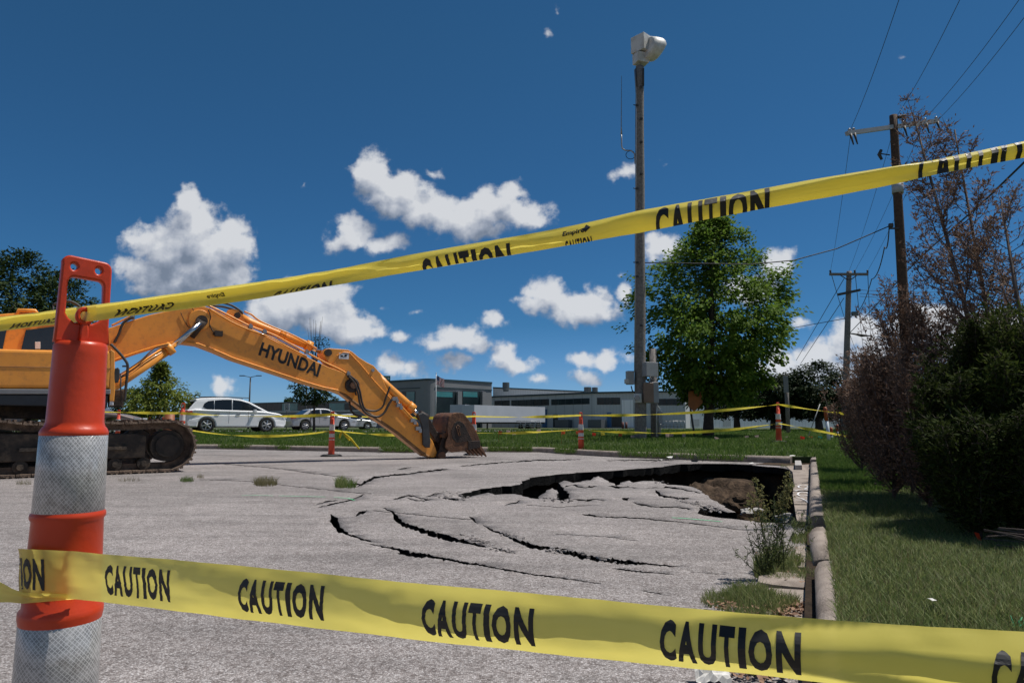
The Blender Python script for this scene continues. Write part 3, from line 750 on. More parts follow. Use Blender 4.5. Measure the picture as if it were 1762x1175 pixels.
# lettering on the boom
A0, A1 = AZ(444, 611, B_OFF), AZ(547, 649, B_OFF); T0 = AZ(451, 588, B_OFF)
L0, L1 = Vector((A0[0], A0[1])), Vector((A1[0], A1[1])); up = Vector((T0[0], T0[1]))-L0
bm = text_geo('HYUNDAI', 1., .035); vs, fs = bm_out(bm)
mb = MB(); mb.add([D(*(L0+(L1-L0)*v[0]+up*v[1]), B_OFF+.004) for v in vs], fs); mb.build('lettering', ink, boom)
# work lamp and its cable on the boom side
mb = MB(); tubeP(mb, [(358, 533), (362, 545), (360, 556), (365, 568), (372, 574)], B_OFF+.03, .010, 6, curve=True); mb.build('lamp_cable', hose, boom)
mb = MB(); a, z = AZ(376, 574, B_OFF+.1); mb.box(D(a, z, B_OFF+.10), (.14, .10, .10), atan2(EH[1], EH[0])); mb.box(D(a-.07, z, B_OFF+.05), (.04, .12, .04), atan2(EH[1], EH[0])); mb.build('work_lamp', grease, boom)
mb = MB(); tubeP(mb, [(311, 538), (316, 550), (322, 560), (326, 564)], B_OFF+.012, .006, 5, curve=True); tubeP(mb, [(330, 529), (336, 539), (342, 547)], B_OFF+.012, .006, 5, curve=True); mb.build('grease_line', grease, boom)
# arm cylinder on top of the boom
mb = MB(); tubeP(mb, [(412, 545), (430, 555), (486, 577), (533, 596)], .02, .085, 16); tubeP(mb, [(480, 574.5), (490, 578.5)], .02, .10, 16); tubeP(mb, [(526, 593), (536, 597)], .02, .11, 16)
ac = mb.build('arm_cylinder', exy, ex)
mb = MB(); tubeP(mb, [(533, 596), (552, 606)], .02, .05, 12); mb.build('piston_rod', chrome, ac)
mb = MB(); ol = plateP(mb, [(386, 545), (392, 533), (402, 531), (411, 534), (418, 543), (424, 558), (395, 552)], .14, .05, .01); plateP(mb, [(386, 545), (392, 533), (402, 531), (411, 534), (418, 543), (424, 558), (395, 552)], -.06, .05, .01)
br = mb.build('cylinder_bracket', exy, boom); mb = MB(); pinP(mb, 408, 543, .14, .06, .05); mb.build('bracket_pin', rust_d, br)
# steel pipes and hoses along the boom top
for (pp, off, r) in (([(354, 524), (372, 532), (400, 546), (430, 561), (470, 576), (500, 592), (530, 608), (560, 624), (585, 636), (600, 645)], B_OFF-.02, .020), ([(360, 531), (395, 552), (428, 567), (465, 580), (495, 597), (528, 613)], B_OFF+.04, .014),
        ([(420, 536), (432, 541), (445, 551), (470, 563), (500, 575), (525, 588), (545, 600)], .14, .018), ([(192, 560), (215, 549), (240, 538), (262, 533), (300, 527)], B_OFF-.04, .018)):
    mb = MB(); tubeP(mb, pp, off, r, 8, curve=True); mb.build('hydraulic_pipe', exy, boom)
for px, py in ((455, 571), (528, 606), (599, 643), (228, 546), (431, 562)):
    mb = MB(); a, z = AZ(px, py, B_OFF); mb.box(D(a, z, B_OFF-.01), (.07, .12, .07), atan2(EH[1], EH[0])); mb.box(D(a, z+.04, B_OFF-.01), (.03, .05, .04), atan2(EH[1], EH[0])); mb.build('pipe_clamp', steel, boom)
mb = MB(); tubeP(mb, [(455, 573), (480, 586), (515, 604)], B_OFF-.04, .018, 8); mb.build('steel_tube', chrome, boom)
for k, pp in enumerate(([(378, 520), (395, 524), (408, 531), (417, 538)], [(362, 526), (385, 528), (405, 534), (418, 540)], [(230, 545), (212, 556), (204, 575), (196, 590)])):
    mb = MB(); tubeP(mb, pp, .12 if k < 2 else B_OFF+.05, .022, 8, curve=True); mb.build('hydraulic_hose', hose, boom)
# lift cylinder
for off in (B_OFF+.16,):
    mb = MB(); tubeP(mb, [(168, 680), (196, 664), (288, 602)], off, .092, 18); tubeP(mb, [(286, 603.5), (296, 597)], off, .118, 18)
    lc = mb.build('lift_cylinder', exy, ex)
    mb = MB(); tubeP(mb, [(294, 598), (345, 556)], off, .052, 14); mb.build('piston_rod', chrome, lc)
    mb = MB(); tubeP(mb, [(205, 645), (240, 622), (265, 600), (290, 592)], off+.09, .012, 6, curve=True); tubeP(mb, [(202, 650), (232, 632), (262, 606), (288, 595)], off+.11, .010, 6, curve=True); mb.build('cylinder_pipe', exy_d, lc)
# arm (dipper)
A_OFF = .25
ARM = [(555, 606), (558, 601), (566, 599), (580, 600), (599, 601.5), (606, 605), (617.6, 614.7), (631, 623), (643, 629), (655, 643), (662, 660), (671, 678), (695, 704), (720, 731.5), (733, 744), (744, 757.5), (750, 771), (753.5, 784), (745, 787), (736, 785), (724, 776), (704, 760), (683, 743), (666, 731), (650, 720.5), (622, 700), (601, 684), (585, 672), (575, 652), (570, 630), (560, 617)]
mb = MB(); plateP(mb, ARM, A_OFF, .46, .014); arm = mb.build('arm', exy, ex)
mb = MB(); rail(mb, [(573, 624), (580, 612), (590, 606), (601, 607), (620, 627), (645, 657), (672, 686), (700, 716), (722, 736)], A_OFF+.005, .014, .01); mb.build('weld_rib', exy, arm)
mb = MB(); rail(mb, [(585, 673), (622, 701), (650, 721.5), (683, 744), (704, 761), (724, 777), (738, 786)], A_OFF-.02, .035, .01); mb.build('dark_under_edge', exy_d, arm)  # darker brown strip along the lower edge of the arm
mb = MB(); vs, fs = plate([circ(0, 0, .15, 28)], .12, .02); a, z = AZ(605, 663, B_OFF); mb.add([D(a+v[0], z+v[1], B_OFF+.02+v[2]) for v in vs], fs, True); mb.build('elbow_pin', grease, arm)
mb = MB(); pinP(mb, 607, 663, B_OFF+.06, .07, .06); mb.build('elbow_pin_cap', rust, arm)
mb = MB(); pinP(mb, 564, 607, A_OFF, .075, .05); mb.build('top_pin', grease, arm)
mb = MB(); pinP(mb, 641, 637, A_OFF, .035, .03); mb.build('cylinder_pin', steel, arm)
mb = MB(); plateP(mb, [(583.5, 607), (600.5, 608), (600, 618), (583, 617)], A_OFF+.012, .006, .001); dec = mb.build('warning_decal', M('white_decal', (.72, .72, .74), None, rough=.5), arm)
mb = MB()
for q in ([(586, 611), (590, 611), (590, 613), (593, 613), (593, 609.5), (597.5, 609.5), (597.5, 611), (596.5, 611), (596.5, 614), (586, 614)],):
    plateP(mb, q, A_OFF+.015, .002, .0)
mb.build('decal_print', ink, dec)
# bucket cylinder
mb = MB(); tubeP(mb, [(648, 645), (665, 664), (690, 686), (710, 704)], A_OFF-.10, [.085, .095, .095, .095], 16); tubeP(mb, [(702, 697), (711, 705)], A_OFF-.10, .118, 16)
bc = mb.build('bucket_cylinder', exy, ex); mb = MB(); tubeP(mb, [(710, 704), (722, 716)], A_OFF-.10, .05, 12); mb.build('piston_rod', chrome, bc)
# hoses looping from boom to arm
for pp, off, r in (([(600, 645), (612, 655), (619, 672), (623, 692), (629, 704), (645, 707), (658, 700), (664, 684), (671, 665)], A_OFF+.12, .021), ([(600, 648), (609, 658), (616, 676), (620, 696), (630, 711), (648, 717), (660, 711), (668, 697), (675, 686)], A_OFF+.15, .024),
        ([(601, 690), (603, 704), (610, 713), (622, 717)], .0, .022), ([(598, 646), (606, 660), (613, 680)], A_OFF+.10, .018)):
    mb = MB(); tubeP(mb, pp, off, r, 10, curve=True); mb.build('hydraulic_hose', hose, arm)
for px, py in ((686, 697), (710, 723), (719, 737), (679, 686)):
    mb = MB(); a, z = AZ(px, py, A_OFF+.05); mb.box(D(a, z, A_OFF+.03), (.11, .11, .08), atan2(EH[1], EH[0])); mb.box(D(a+.05, z-.05, A_OFF+.06), (.06, .06, .08), atan2(EH[1], EH[0])); mb.build('pipe_clamp', steel, arm)
for pp in ([(679, 686), (695, 704), (712, 722), (719, 731)], [(681, 692), (694, 707), (709, 724)]):
    mb = MB(); tubeP(mb, pp, A_OFF+.05, .022, 8); mb.build('hydraulic_pipe', exy, arm)
# linkage
mb = MB(); plateP(mb, [(720, 713), (728, 710), (737, 715), (738, 730), (741, 760), (740, 770), (733, 770), (728, 765), (727, 735)], A_OFF+.07, .06, .012); mb.build('link_arm', M('link_steel', (.045, .047, .05), (.02, .02, .022), 6, .5, .3), ex)
mb = MB(); plateP(mb, [(731, 712), (741, 722), (752, 742), (764, 748), (770, 757), (764, 768), (750, 760), (738, 742), (728, 722)], A_OFF-.05, .12, .02); mb.build('bucket_link', rust_d, ex)
mb = MB(); tubeP(mb, [(720, 712), (733, 722)], A_OFF-.1, [.10, .13], 12); mb.build('cylinder_end', rust_d, ex)
# bucket: curved shell swept across its width between two side plates
K_OFF = .42; BW = .84
SIDE = [(770.6, 750), (769, 738), (770.6, 727.5), (773, 716), (779, 711), (785.5, 709.5), (792, 709.6), (797.7, 711.5), (804, 719), (810, 727), (813.6, 732), (818, 740), (822, 748), (825.8, 759), (826.7, 769.8), (806, 774), (790, 776.5), (777, 778.6), (770, 774), (765.6, 769), (766.5, 761)]
sp = [AZ(x, y, K_OFF) for x, y in SIDE]
def side(off, th, name, mat):
    vs, fs = plate([sp], th, .012); mb = MB(); mb.add([D(v[0], v[1], off+v[2]) for v in vs], fs); return mb.build(name, mat, bucket)
mb = MB(); th = .025
shell = sp[0:14]                              # back and belly of the bucket
c = Vector((sum(p[0] for p in sp)/len(sp), sum(p[1] for p in sp)/len(sp)))
inn = [tuple(Vector(p)+(c-Vector(p)).normalized()*th) for p in shell]
n = len(shell); b = 0
for off in (K_OFF-.01, K_OFF-BW+.01):
    for p in shell: mb.v.append(tuple(D(p[0], p[1], off)))
    for p in inn: mb.v.append(tuple(D(p[0], p[1], off)))
for i in range(n-1):
    mb.face([i, i+1, 2*n+i+1, 2*n+i], True); mb.face([n+i, 3*n+i, 3*n+i+1, n+i+1], True)
for q in (0, n-1): mb.face([q, n+q, 3*n+q, 2*n+q])
bucket = mb.build('bucket', rust, ex)
side(K_OFF, .03, 'side_plate', rust); side(K_OFF-BW, .03, 'side_plate', rust)
mb = MB(); plateP(mb, [(782, 728), (788, 724), (795, 726), (800, 731), (806, 744), (813, 758), (786, 762), (779, 755), (776, 742)], K_OFF+.025, .02, .006); plateP(mb, [(806, 759), (826, 758), (827, 770), (806, 774)], K_OFF+.035, .04, .006); mb.build('wear_plate', rust_d, bucket)
mb = MB()
for q in ([(785, 733), (788, 731.5), (791, 734), (790.5, 741), (793, 749), (790, 749.5), (787, 742)], ):
    tubeP(mb, q+[q[0]], K_OFF+.03, .010, 5)
tubeP(mb, [(788, 735), (789.5, 738), (787.5, 739.5), (790, 742.5), (789, 746)], K_OFF+.03, .008, 5); mb.build('cast_mark', rust, bucket)
lipA, lipB = Vector(sp[14]), Vector(sp[17])
mb = MB(); R_ = Matrix.Rotation(atan2(EH[1], EH[0]), 3, 'Z')
for i in range(5):
    off = K_OFF-.03-(BW-.06)*i/4
    p0 = Vector(sp[14])+Vector((-.04, .03)); p1 = p0+Vector((.21, -.24))
    q0, q1 = D(p0[0], p0[1], off), D(p1[0], p1[1], off)
    m2 = MB(); m2.tube([q0, q0.lerp(q1, .5), q1], [.060, .052, .014], 6, False); m2.build('tooth', rust, bucket)
m2 = MB(); q = [D(sp[14][0], sp[14][1]+.02, K_OFF+.01), D(sp[14][0], sp[14][1]+.02, K_OFF-BW-.01)]; m2.tube(q, .035, 6, False); m2.build('cutting_edge', rust_d, bucket)
mb = MB()
for off in (A_OFF+.06, A_OFF-.42):
    vs, fs = plate([[AZ(x, y, A_OFF) for x, y in [(764, 742), (772, 744), (772, 772), (764, 781), (757, 786), (750, 788), (748, 782), (754, 774), (756, 760)]]], .05, .01)
    mb.add([D(v[0], v[1], off+v[2]) for v in vs], fs)
mb.build('bucket_ear', rust_d, bucket)
mb = MB(); a, z = AZ(757, 783, A_OFF); mb.cyl(D(a, z, A_OFF+.13), D(a, z, A_OFF-.5), .085, 20); a, z = AZ(762, 749, A_OFF); mb.cyl(D(a, z, A_OFF+.10), D(a, z, A_OFF-.45), .06, 20); mb.build('bucket_pin', rust, bucket)
# upper structure
U_OFF = 1.75
def bodyP(name, outl, off, th, mat, bev=.05, parent=None):
    mb = MB(); plateP(mb, outl, off, th, bev); return mb.build(name, mat, parent or ex)
bodyP('engine_housing', [(-330, 588), (-100, 595), (0, 600), (84, 602), (150, 603), (192, 604), (193, 640), (190, 668), (60, 668), (0, 668), (-150, 664), (-330, 660)], U_OFF, 3.2, exy, .05)
mb = MB(); tubeP(mb, [(-330, 622), (-60, 629), (0, 630.5), (190, 634)], U_OFF+.002, .006, 4); mb.build('panel_seam', exy_d, ex)
bodyP('side_rail', [(-330, 661), (0, 669), (190, 670), (190, 678), (0, 678), (-330, 670)], U_OFF+.02, 3.2, grey_p, .01)
bodyP('platform', [(-330, 671), (0, 679), (186, 680), (184, 700), (60, 698), (0, 697), (-330, 692)], U_OFF-.02, 3.1, M('dark_slate_paint', (.035, .045, .055), (.025, .03, .036), 6, .5), .01)
bodyP('slew_ring', [(-160, 693), (150, 697), (140, 722), (-140, 716)], U_OFF-.6, 2.0, under, .02)
# cab on the far side
cab = bodyP('cab', [(-70, 606), (-66, 545), (30, 538), (62, 538.5), (100, 560), (112, 585), (118, 606)], .25-1.2, .9, exy, .03)
for q in ([(36, 602), (44, 568), (92, 562), (106, 584), (110, 602)], [(-58, 602), (-54, 560), (12, 562), (4, 602)]):
    mb = MB(); plateP(mb, q, -.925, .04, .008); mb.build('window', glass_dark, cab)
mb = MB(); plateP(mb, [(60, 588), (69, 588), (69, 600), (60, 600)], -.90, .03, .003); mb.build('white_sticker', M('white_decal', (.7, .7, .7)), cab)
mb = MB(); tubeP(mb, [(28, 545), (32, 534), (60, 535), (66, 542)], -.95, .04, 6); mb.build('roof_rim', exy, cab)
mb = MB(); tubeP(mb, [(92, 524), (110, 518), (125, 520), (138, 528)], -.9, .025, 6, curve=True); tubeP(mb, [(92, 524), (90, 545)], -.9, .02, 6); mb.build('cab_guard', dark_metal, cab)
# front step, mirror and handrail
bodyP('front_step', [(190, 600), (197, 606), (198, 668), (196, 690), (188, 690)], U_OFF, .5, exy, .01)
bodyP('tool_box', [(190, 663), (195, 663), (195, 697), (188, 697)], U_OFF-.02, .6, M('white_decal', (.7, .7, .7)), .01)
mb = MB(); tubeP(mb, [(190, 592), (204, 606), (214, 618), (219, 627), (219, 640), (216, 670), (214, 690)], U_OFF-.1, .022, 8, curve=True); tubeP(mb, [(219, 630), (210, 630)], U_OFF-.1, .014, 6); tubeP(mb, [(219, 645), (208, 648)], U_OFF-.1, .014, 6); tubeP(mb, [(208, 645), (207, 665), (208, 690)], U_OFF-.1, .012, 6); mb.build('handrail', dark_metal, ex)
bodyP('mirror', [(197, 634), (203, 632), (206, 636), (206, 650), (203, 658), (197, 659), (195, 652), (195, 640)], U_OFF, .05, dark_metal, .015)
bodyP('front_guard', [(186, 670), (214, 670), (212, 700), (186, 700)], U_OFF-.5, .5, under, .02)
bodyP('boom_foot', [(95, 600), (150, 590), (190, 612), (192, 690), (90, 690)], .5, 1.0, exy, .02)
# tracks
TH = Vector((.788, .616, 0)); TN = Vector((.616, -.788, 0)); TF = G(330, 811); TC = (TF.x, TF.y)
def T(a, z, off): return Vector((TC[0]+TH.x*a, TC[1]+TH.y*a, z))+TN*off
def trk(px, py): return VPL(px, py, TC, (TH.x, TH.y))
H = .80; L = 4.35; r = H/2
nose = trk(336, 775)[0]
def loop(nn):
    pts = []; tot = []
    x1 = nose-r; x0 = x1-(L-2*r)
    for i in range(40): pts.append((x0+(x1-x0)*i/40, 0.02))
    for i in range(18): a = -pi/2+pi*i/18; pts.append((x1+r*cos(a), r+r*sin(a)+.02))
    for i in range(40): t = i/40; pts.append((x1+(x0-x1)*t, H+.02-.05*sin(pi*t)*sin(pi*t*3)**2+.02*t))
    for i in range(18): a = pi/2+pi*i/18; pts.append((x0+r*cos(a), r+r*sin(a)+.02))
    return resample([Vector(p) for p in pts+[pts[0]]], .05)
LP = loop(0); lens = [0]
for a_, b_ in zip(LP, LP[1:]): lens.append(lens[-1]+(b_-a_).length)
NS = 52
for sd_, off0 in ((0, 0.), (1, -2.55)):
    mb = MB()
    for k in range(NS):
        q = lens[-1]*k/NS; i = max(j for j in range(len(lens)) if lens[j] <= q); i = min(i, len(LP)-2)
        p = LP[i].lerp(LP[i+1], (q-lens[i])/max(1e-6, lens[i+1]-lens[i])); d = (LP[i+1]-LP[i]).normalized(); nn = Vector((d.y, -d.x))
        w = lens[-1]/NS*.47
        for (s0, s1, h0, h1) in ((-w, w, -.012, .018), (-w*.2, w*.15, .018, .048), (w*.6, w*.95, .018, .040)):
            q8 = []
            for off in (off0+.02, off0-.58):
                for (ss, hh) in ((s0, h0), (s1, h0), (s1, h1), (s0, h1)):
                    v = p+d*ss+nn*(hh-.02); q8.append(T(v.x, v.y, off))
            mb.add(q8, [(0, 1, 2, 3), (7, 6, 5, 4), (0, 4, 5, 1), (1, 5, 6, 2), (2, 6, 7, 3), (3, 7, 4, 0)])
    # chain links inside the shoes
    ri = [(p.x, p.y) for p in LP]
    b = len(mb.v); m_ = len(ri)-1; cx, cy = sum(p[0] for p in ri)/len(ri), r+.02
    for off in (off0-.18, off0-.40):
        for i in range(m_):
            p = LP[i]; d = (LP[i+1]-LP[i]).normalized(); nn = Vector((d.y, -d.x)); a_ = p-nn*.03; b_ = p-nn*.13
            mb.v += [tuple(T(a_.x, a_.y, off)), tuple(T(b_.x, b_.y, off))]
    for i in range(m_):
        j = (i+1) % m_
        mb.face([b+2*i, b+2*j, b+2*j+1, b+2*i+1]); mb.face([b+2*m_+2*i, b+2*m_+2*i+1, b+2*m_+2*j+1, b+2*m_+2*j])
        mb.face([b+2*i+1, b+2*j+1, b+2*m_+2*j+1, b+2*m_+2*i+1])
    tr = mb.build('track', track_m, ex)
    mb = MB(); x1 = nose-r; x0 = x1-(L-2*r)
    mb.v = []; fr = [(x0+.2, .22), (x1-.32, .24), (x1-.32, .58), (x1-.5, .62), (x0+.2, .64)]
    vs, fs = plate([fr], .34, .02); mb.add([T(v[0], v[1], off0-.24+v[2]) for v in vs], fs)
    for xx in (x1-.8, x1-1.75, x1-2.6): mb.box(T(xx, .40, off0-.06), (.42, .06, .05), atan2(TH.y, TH.x))
    mb.build('track_frame', under, ex)
    mb = MB(); mb.cyl(T(x1, r+.02, off0-.10), T(x1, r+.02, off0-.46), r-.15, 28); mb.cyl(T(x1, r+.02, off0-.06), T(x1, r+.02, off0-.12), r-.22, 24); mb.build('idler_wheel', under, ex)
    mb = MB(); mb.cyl(T(x0, r+.02, off0-.10), T(x0, r+.02, off0-.46), r-.12, 28); mb.build('drive_sprocket', under, ex)
    for i in range(8):
        x = x0+.42+(x1-x0-.75)*i/7; mb = MB(); mb.cyl(T(x, .15, off0-.08), T(x, .15, off0-.48), .095, 16); mb.cyl(T(x, .15, off0-.04), T(x, .15, off0-.5), .045, 12); mb.build('roller', under, ex)
# ---------------------------------------------------------------- near channelizer post
POST_X, POST_Y = P(128, 745, 1.235).x, 1.235
def diamond_band():
    m = bpy.data.materials.new('prismatic_sheeting'); m.use_nodes = True; t = m.node_tree; t.nodes.clear(); N = NT(t)
    tc = N.n('ShaderNodeTexCoord').outputs['Object']; s = N.n('ShaderNodeSeparateXYZ', {0: tc})
    ang = N.m('MULTIPLY', N.m('ARCTAN2', s.outputs[1], s.outputs[0]), .066)
    a = N.m('MULTIPLY', N.m('ADD', ang, s.outputs[2]), 118.); b = N.m('MULTIPLY', N.m('SUBTRACT', ang, s.outputs[2]), 118.)
    def line(x): return N.m('GREATER_THAN', N.m('ABSOLUTE', N.m('SUBTRACT', N.m('FRACT', x), .5)), .40)
    ln = N.m('MAXIMUM', line(a), line(b))
    nz = N.n('ShaderNodeTexNoise', {'Vector': N.v('MULTIPLY', tc, (1, 1, 2.4)), 'Scale': 16., 'Detail': 4.})
    cells = N.n('ShaderNodeTexVoronoi', {'Vector': N.n('ShaderNodeCombineXYZ', {0: a, 1: b}).outputs[0], 'Scale': 1., 'Randomness': 0.})
    cr = N.n('ShaderNodeSeparateColor', {0: cells.outputs['Color']}).outputs[0]
    base = N.mix(nz.outputs['Fac'], (.17, .168, .165), (.42, .415, .405))
    base = N.mix(.42, base, N.mix(cr, (.12, .118, .115), (.56, .55, .54)))
    col = N.mix(N.m('MULTIPLY', ln, .75), base, (.62, .61, .60))
    dirt = N.n('ShaderNodeTexNoise', {'Vector': tc, 'Scale': 30., 'Detail': 6.})
    col = N.mix(N.ramp(dirt.outputs['Fac'], [(.60, 0.), (.70, .35)]), col, (.16, .13, .11))
    p = N.n('ShaderNodeBsdfPrincipled', {'Base Color': col, 'Roughness': .27, 'Metallic': .25, 'Specular IOR Level': .6})
    bp = N.n('ShaderNodeBump', {'Strength': .25, 'Distance': .001, 'Height': ln}); t.links.new(bp.outputs[0], p.inputs['Normal'])
    N.n('ShaderNodeOutputMaterial', {0: p.outputs[0]}); return m
sheet = diamond_band()
post = thing('channelizer_post', 'large red orange channelizer post with grip handle and grey reflective bands, closest in the foreground', 'traffic post', (POST_X, POST_Y, 0))
PF = Vector((POST_X, POST_Y, 0)); FACE = atan2(-POST_Y, -POST_X)+pi/2   # handle plane faces the camera, turned a little
HR = Matrix.Rotation(FACE+.0+radians(12), 3, 'Z')
mb = MB()
PSF = lambda z: .86-.065*sstep(.2, .95, z)
prof = [(r*PSF(z), z) for r, z in [(.080, .03), (.0795, .10), (.0765, .112), (.0765, .262), (.079, .270), (.0785, .276), (.0725, .283), (.0725, .444), (.0750, .455), (.0750, .465), (.069, .471)]]
mb.lathe(PF, prof, 48, caps=False)
prof = [(.068, .467), (.0675, .471), (.0660, .613), (.0700, .619), (.0695, .625), (.062, .633), (.062, .755), (.0655, .760), (.0655, .765), (.0620, .771), (.058, .775), (.0555, .782), (.0530, .90), (.0532, .915), (.0505, .922), (.044, .924), (.0, .924)]
prof = [(r*PSF(z), z) for r, z in prof]
mb.lathe(PF, [(r*PSF(z), z) for r, z in [(.0725, .455), (.0735, .459), (.0735, .467), (.0695, .471)]]+prof[2:], 48, caps=False)
mb.build('post_body', orange_pl, post)
for (z0, z1, r0, r1) in ((.117, .258, .0785, .0775), (.288, .449, .0740, .0727), (.6265, .7595, .0665, .0650)):
    MB().lathe(PF, [(r0*PSF(z0)-.001, z0), (r0*PSF(z0), z0+.001), (r1*PSF(z1), z1-.001), (r1*PSF(z1)-.001, z1)], 48, caps=False).build('reflective_band', sheet, post)
mb = MB(); mb.lathe(PF, [(.20, 0), (.21, .01), (.20, .028), (.11, .038), (.085, .045), (.05, .045)], 40); mb.build('rubber_base', black_rubber, post)
# handle: frame plate with two eye holes, tapering into the cap, plus the tape ring
W = .0435
outer = [(-.049, 0), (-.0475, .030), (-.0445, .140), ] + arc(-.0300, .141, .0155, 180, 90, 5)[1:] + arc(.0300, .137, .0155, 90, 0, 5) + [(.0465, .030), (.050, 0)]
hole = [(-.0325, .052), (-.0320, .108)]+arc(-.0215, .108, .0100, 180, 90, 4)+arc(.0215, .106, .0100, 90, 0, 4)+[(.0340, .052), (.030, .044), (.016, .036), (-.016, .036), (-.027, .044)]
vs, fs = plate([outer, hole, circ(-.0235, .1365, .0062), circ(.0205, .1345, .0062)], .017, .0038, 3)
def to_handle(v, dy=0.): return PF+Vector((0, 0, .922))+HR @ Vector((v[0]*.88, v[2]+dy, v[1]))
mb = MB(); mb.add([to_handle(v) for v in vs], fs, True)
hd = mb.build('grip_handle', orange_pl, post)
mb = MB()
vs, fs = plate([circ(0, .0485, .0165, 28), circ(0, .0485, .0085, 20)], .013, .0035, 3)
mb.add([to_handle(v, -.012) for v in vs], fs, True)
vs, fs = plate([[(-.0075, 0), (.0105, 0), (.0070, .036), (-.0060, .036)]], .011, .003, 2)
mb.add([to_handle(v, -.012) for v in vs], fs, True)
mb.build('tape_ring', orange_pl, hd)
for nm in ('grip_handle', 'tape_ring'):
    pass
# ---------------------------------------------------------------- warning tape strips close to the camera
TW = .0762
class Strip:
    """a ribbon: stations (s, centre-bottom point, top point, bulge), profile bulging towards the camera"""
    def __init__(s, st): s.st = st
    def at(s, q, w):                          # q along metres, w = 0..1 across
        st = s.st
        k = 1
        while k < len(st)-1 and st[k][0] < q: k += 1
        a, b = st[k-1], st[k]; t = (q-a[0])/(b[0]-a[0])
        t = max(-.2, min(1.2, t))
        A = a[1].lerp(b[1], t); B = a[2].lerp(b[2], t); bl = a[3]+(b[3]-a[3])*t; fo = a[4]+(b[4]-a[4])*t; fd = a[5]+(b[5]-a[5])*t
        p = A.lerp(B, w)
        d = (b[1]-a[1]).normalized(); out = Vector((d.y, -d.x, 0)).normalized()
        if out.y > 0: out = -out
        p = p+out*(bl*4*w*(1-w)*(1+.25*sin(q*17)))
        if fd: p = p+out*(fd*(1-abs(w-fo)/(fo if w < fo else 1-fo)))          # crease
        p = p+out*(.0016*noise.noise(Vector((q*9, w*2.3, 1)))*2+.0013*noise.noise(Vector((q*38, w*4, 9)))+.0011*noise.noise(Vector((q*14+w*9, w*16, 5))))
        return p
    def mesh(s, mb, q0, q1, n, m=12, lift=0.):
        b = len(mb.v)
        for i in range(n+1):
            for j in range(m+1):
                mb.v.append(tuple(s.at(q0+(q1-q0)*i/n, j/m)))
        for i in range(n):
            for j in range(m): a = b+i*(m+1)+j; mb.face([a, a+1, a+m+2, a+m+1], True)
def stations(tab, Yf, bf=None):
    out = []; q = 0; last = None
    for row in tab:
        px, yt, yb = row[:3]; Y = Yf((px-881)/FPX); A = P(px, yb, Y); B = P(px, yt, Y); mid = (A+B)/2
        if last is not None: q += sqrt((mid.x-last.x)**2+(mid.y-last.y)**2)
        last = mid; out.append([q, A, B]+(list(row[3:]) if len(row) > 3 else [0, .5, 0]))
    return out
def q_of_px(st, px, Yf):
    tab = low_tab if Yf is YL else up_tab; row = lerp_tab([r[:3] for r in tab], px)
    Y = Yf((px-881)/FPX); x = P(px, (row[1]+row[2])/2, Y).x
    for a, b in zip(st, st[1:]):
        xa, xb = (a[1].x+a[2].x)/2, (b[1].x+b[2].x)/2
        if x <= xb or b is st[-1]: return a[0]+(b[0]-a[0])*(x-xa)/(xb-xa)
def lettering(mb, strip, text, q0, q1, w0, w1, mirror=False, lift=.0013, cut=(0., 1.), bold=.03, slope=0.):
    if text == 'CAUTION':                    # condensed capitals, each in its own slot
        bm = bmesh.new(); slots = ((0, .122), (.13, .275), (.292, .424), (.442, .553), (.578, .631), (.651, .813), (.837, 1.))
        for ch, (a_, b_) in zip(text, slots):
            vs, fs = bm_out(text_geo(ch, 1., .0 if ch == 'I' else .05 if ch in 'CAO' else .045, cuts=[(6, 0), (14, 1)]))
            nv = [bm.verts.new((a_+(b_-a_)*v[0], v[1], 0)) for v in vs]
            for f in fs: bm.faces.new([nv[i] for i in f])
        bm.verts.ensure_lookup_table()
    else: bm = text_geo(text, 1., bold, cuts=[(14, 0), (7, 1)])
    def wmap(x, y): return w0+(w1-w0)*y+slope*x
    for v in bm.verts:
        x = 1-v.co.x if mirror else v.co.x
        v.co = (x, wmap(x, v.co.y), 0)
    for lim, sgn in ((cut[0], 1), (cut[1], -1)):
        bmesh.ops.bisect_plane(bm, geom=bm.verts[:]+bm.edges[:]+bm.faces[:], plane_co=(0, lim, 0), plane_no=(0, sgn, 0), clear_inner=True)
    if q0 < 0: bmesh.ops.bisect_plane(bm, geom=bm.verts[:]+bm.edges[:]+bm.faces[:], plane_co=(-q0/(q1-q0), 0, 0), plane_no=(-1, 0, 0), clear_outer=True)
    bmesh.ops.triangulate(bm, faces=bm.faces[:])
    vs, fs = bm_out(bm)
    out = []
    for v in vs:
        q = q0+(q1-q0)*v[0]; p = strip.at(q, v[1]); to = Vector((0, 0, CH))-p; out.append(p+to.normalized()*lift)
    mb.add(out, fs)
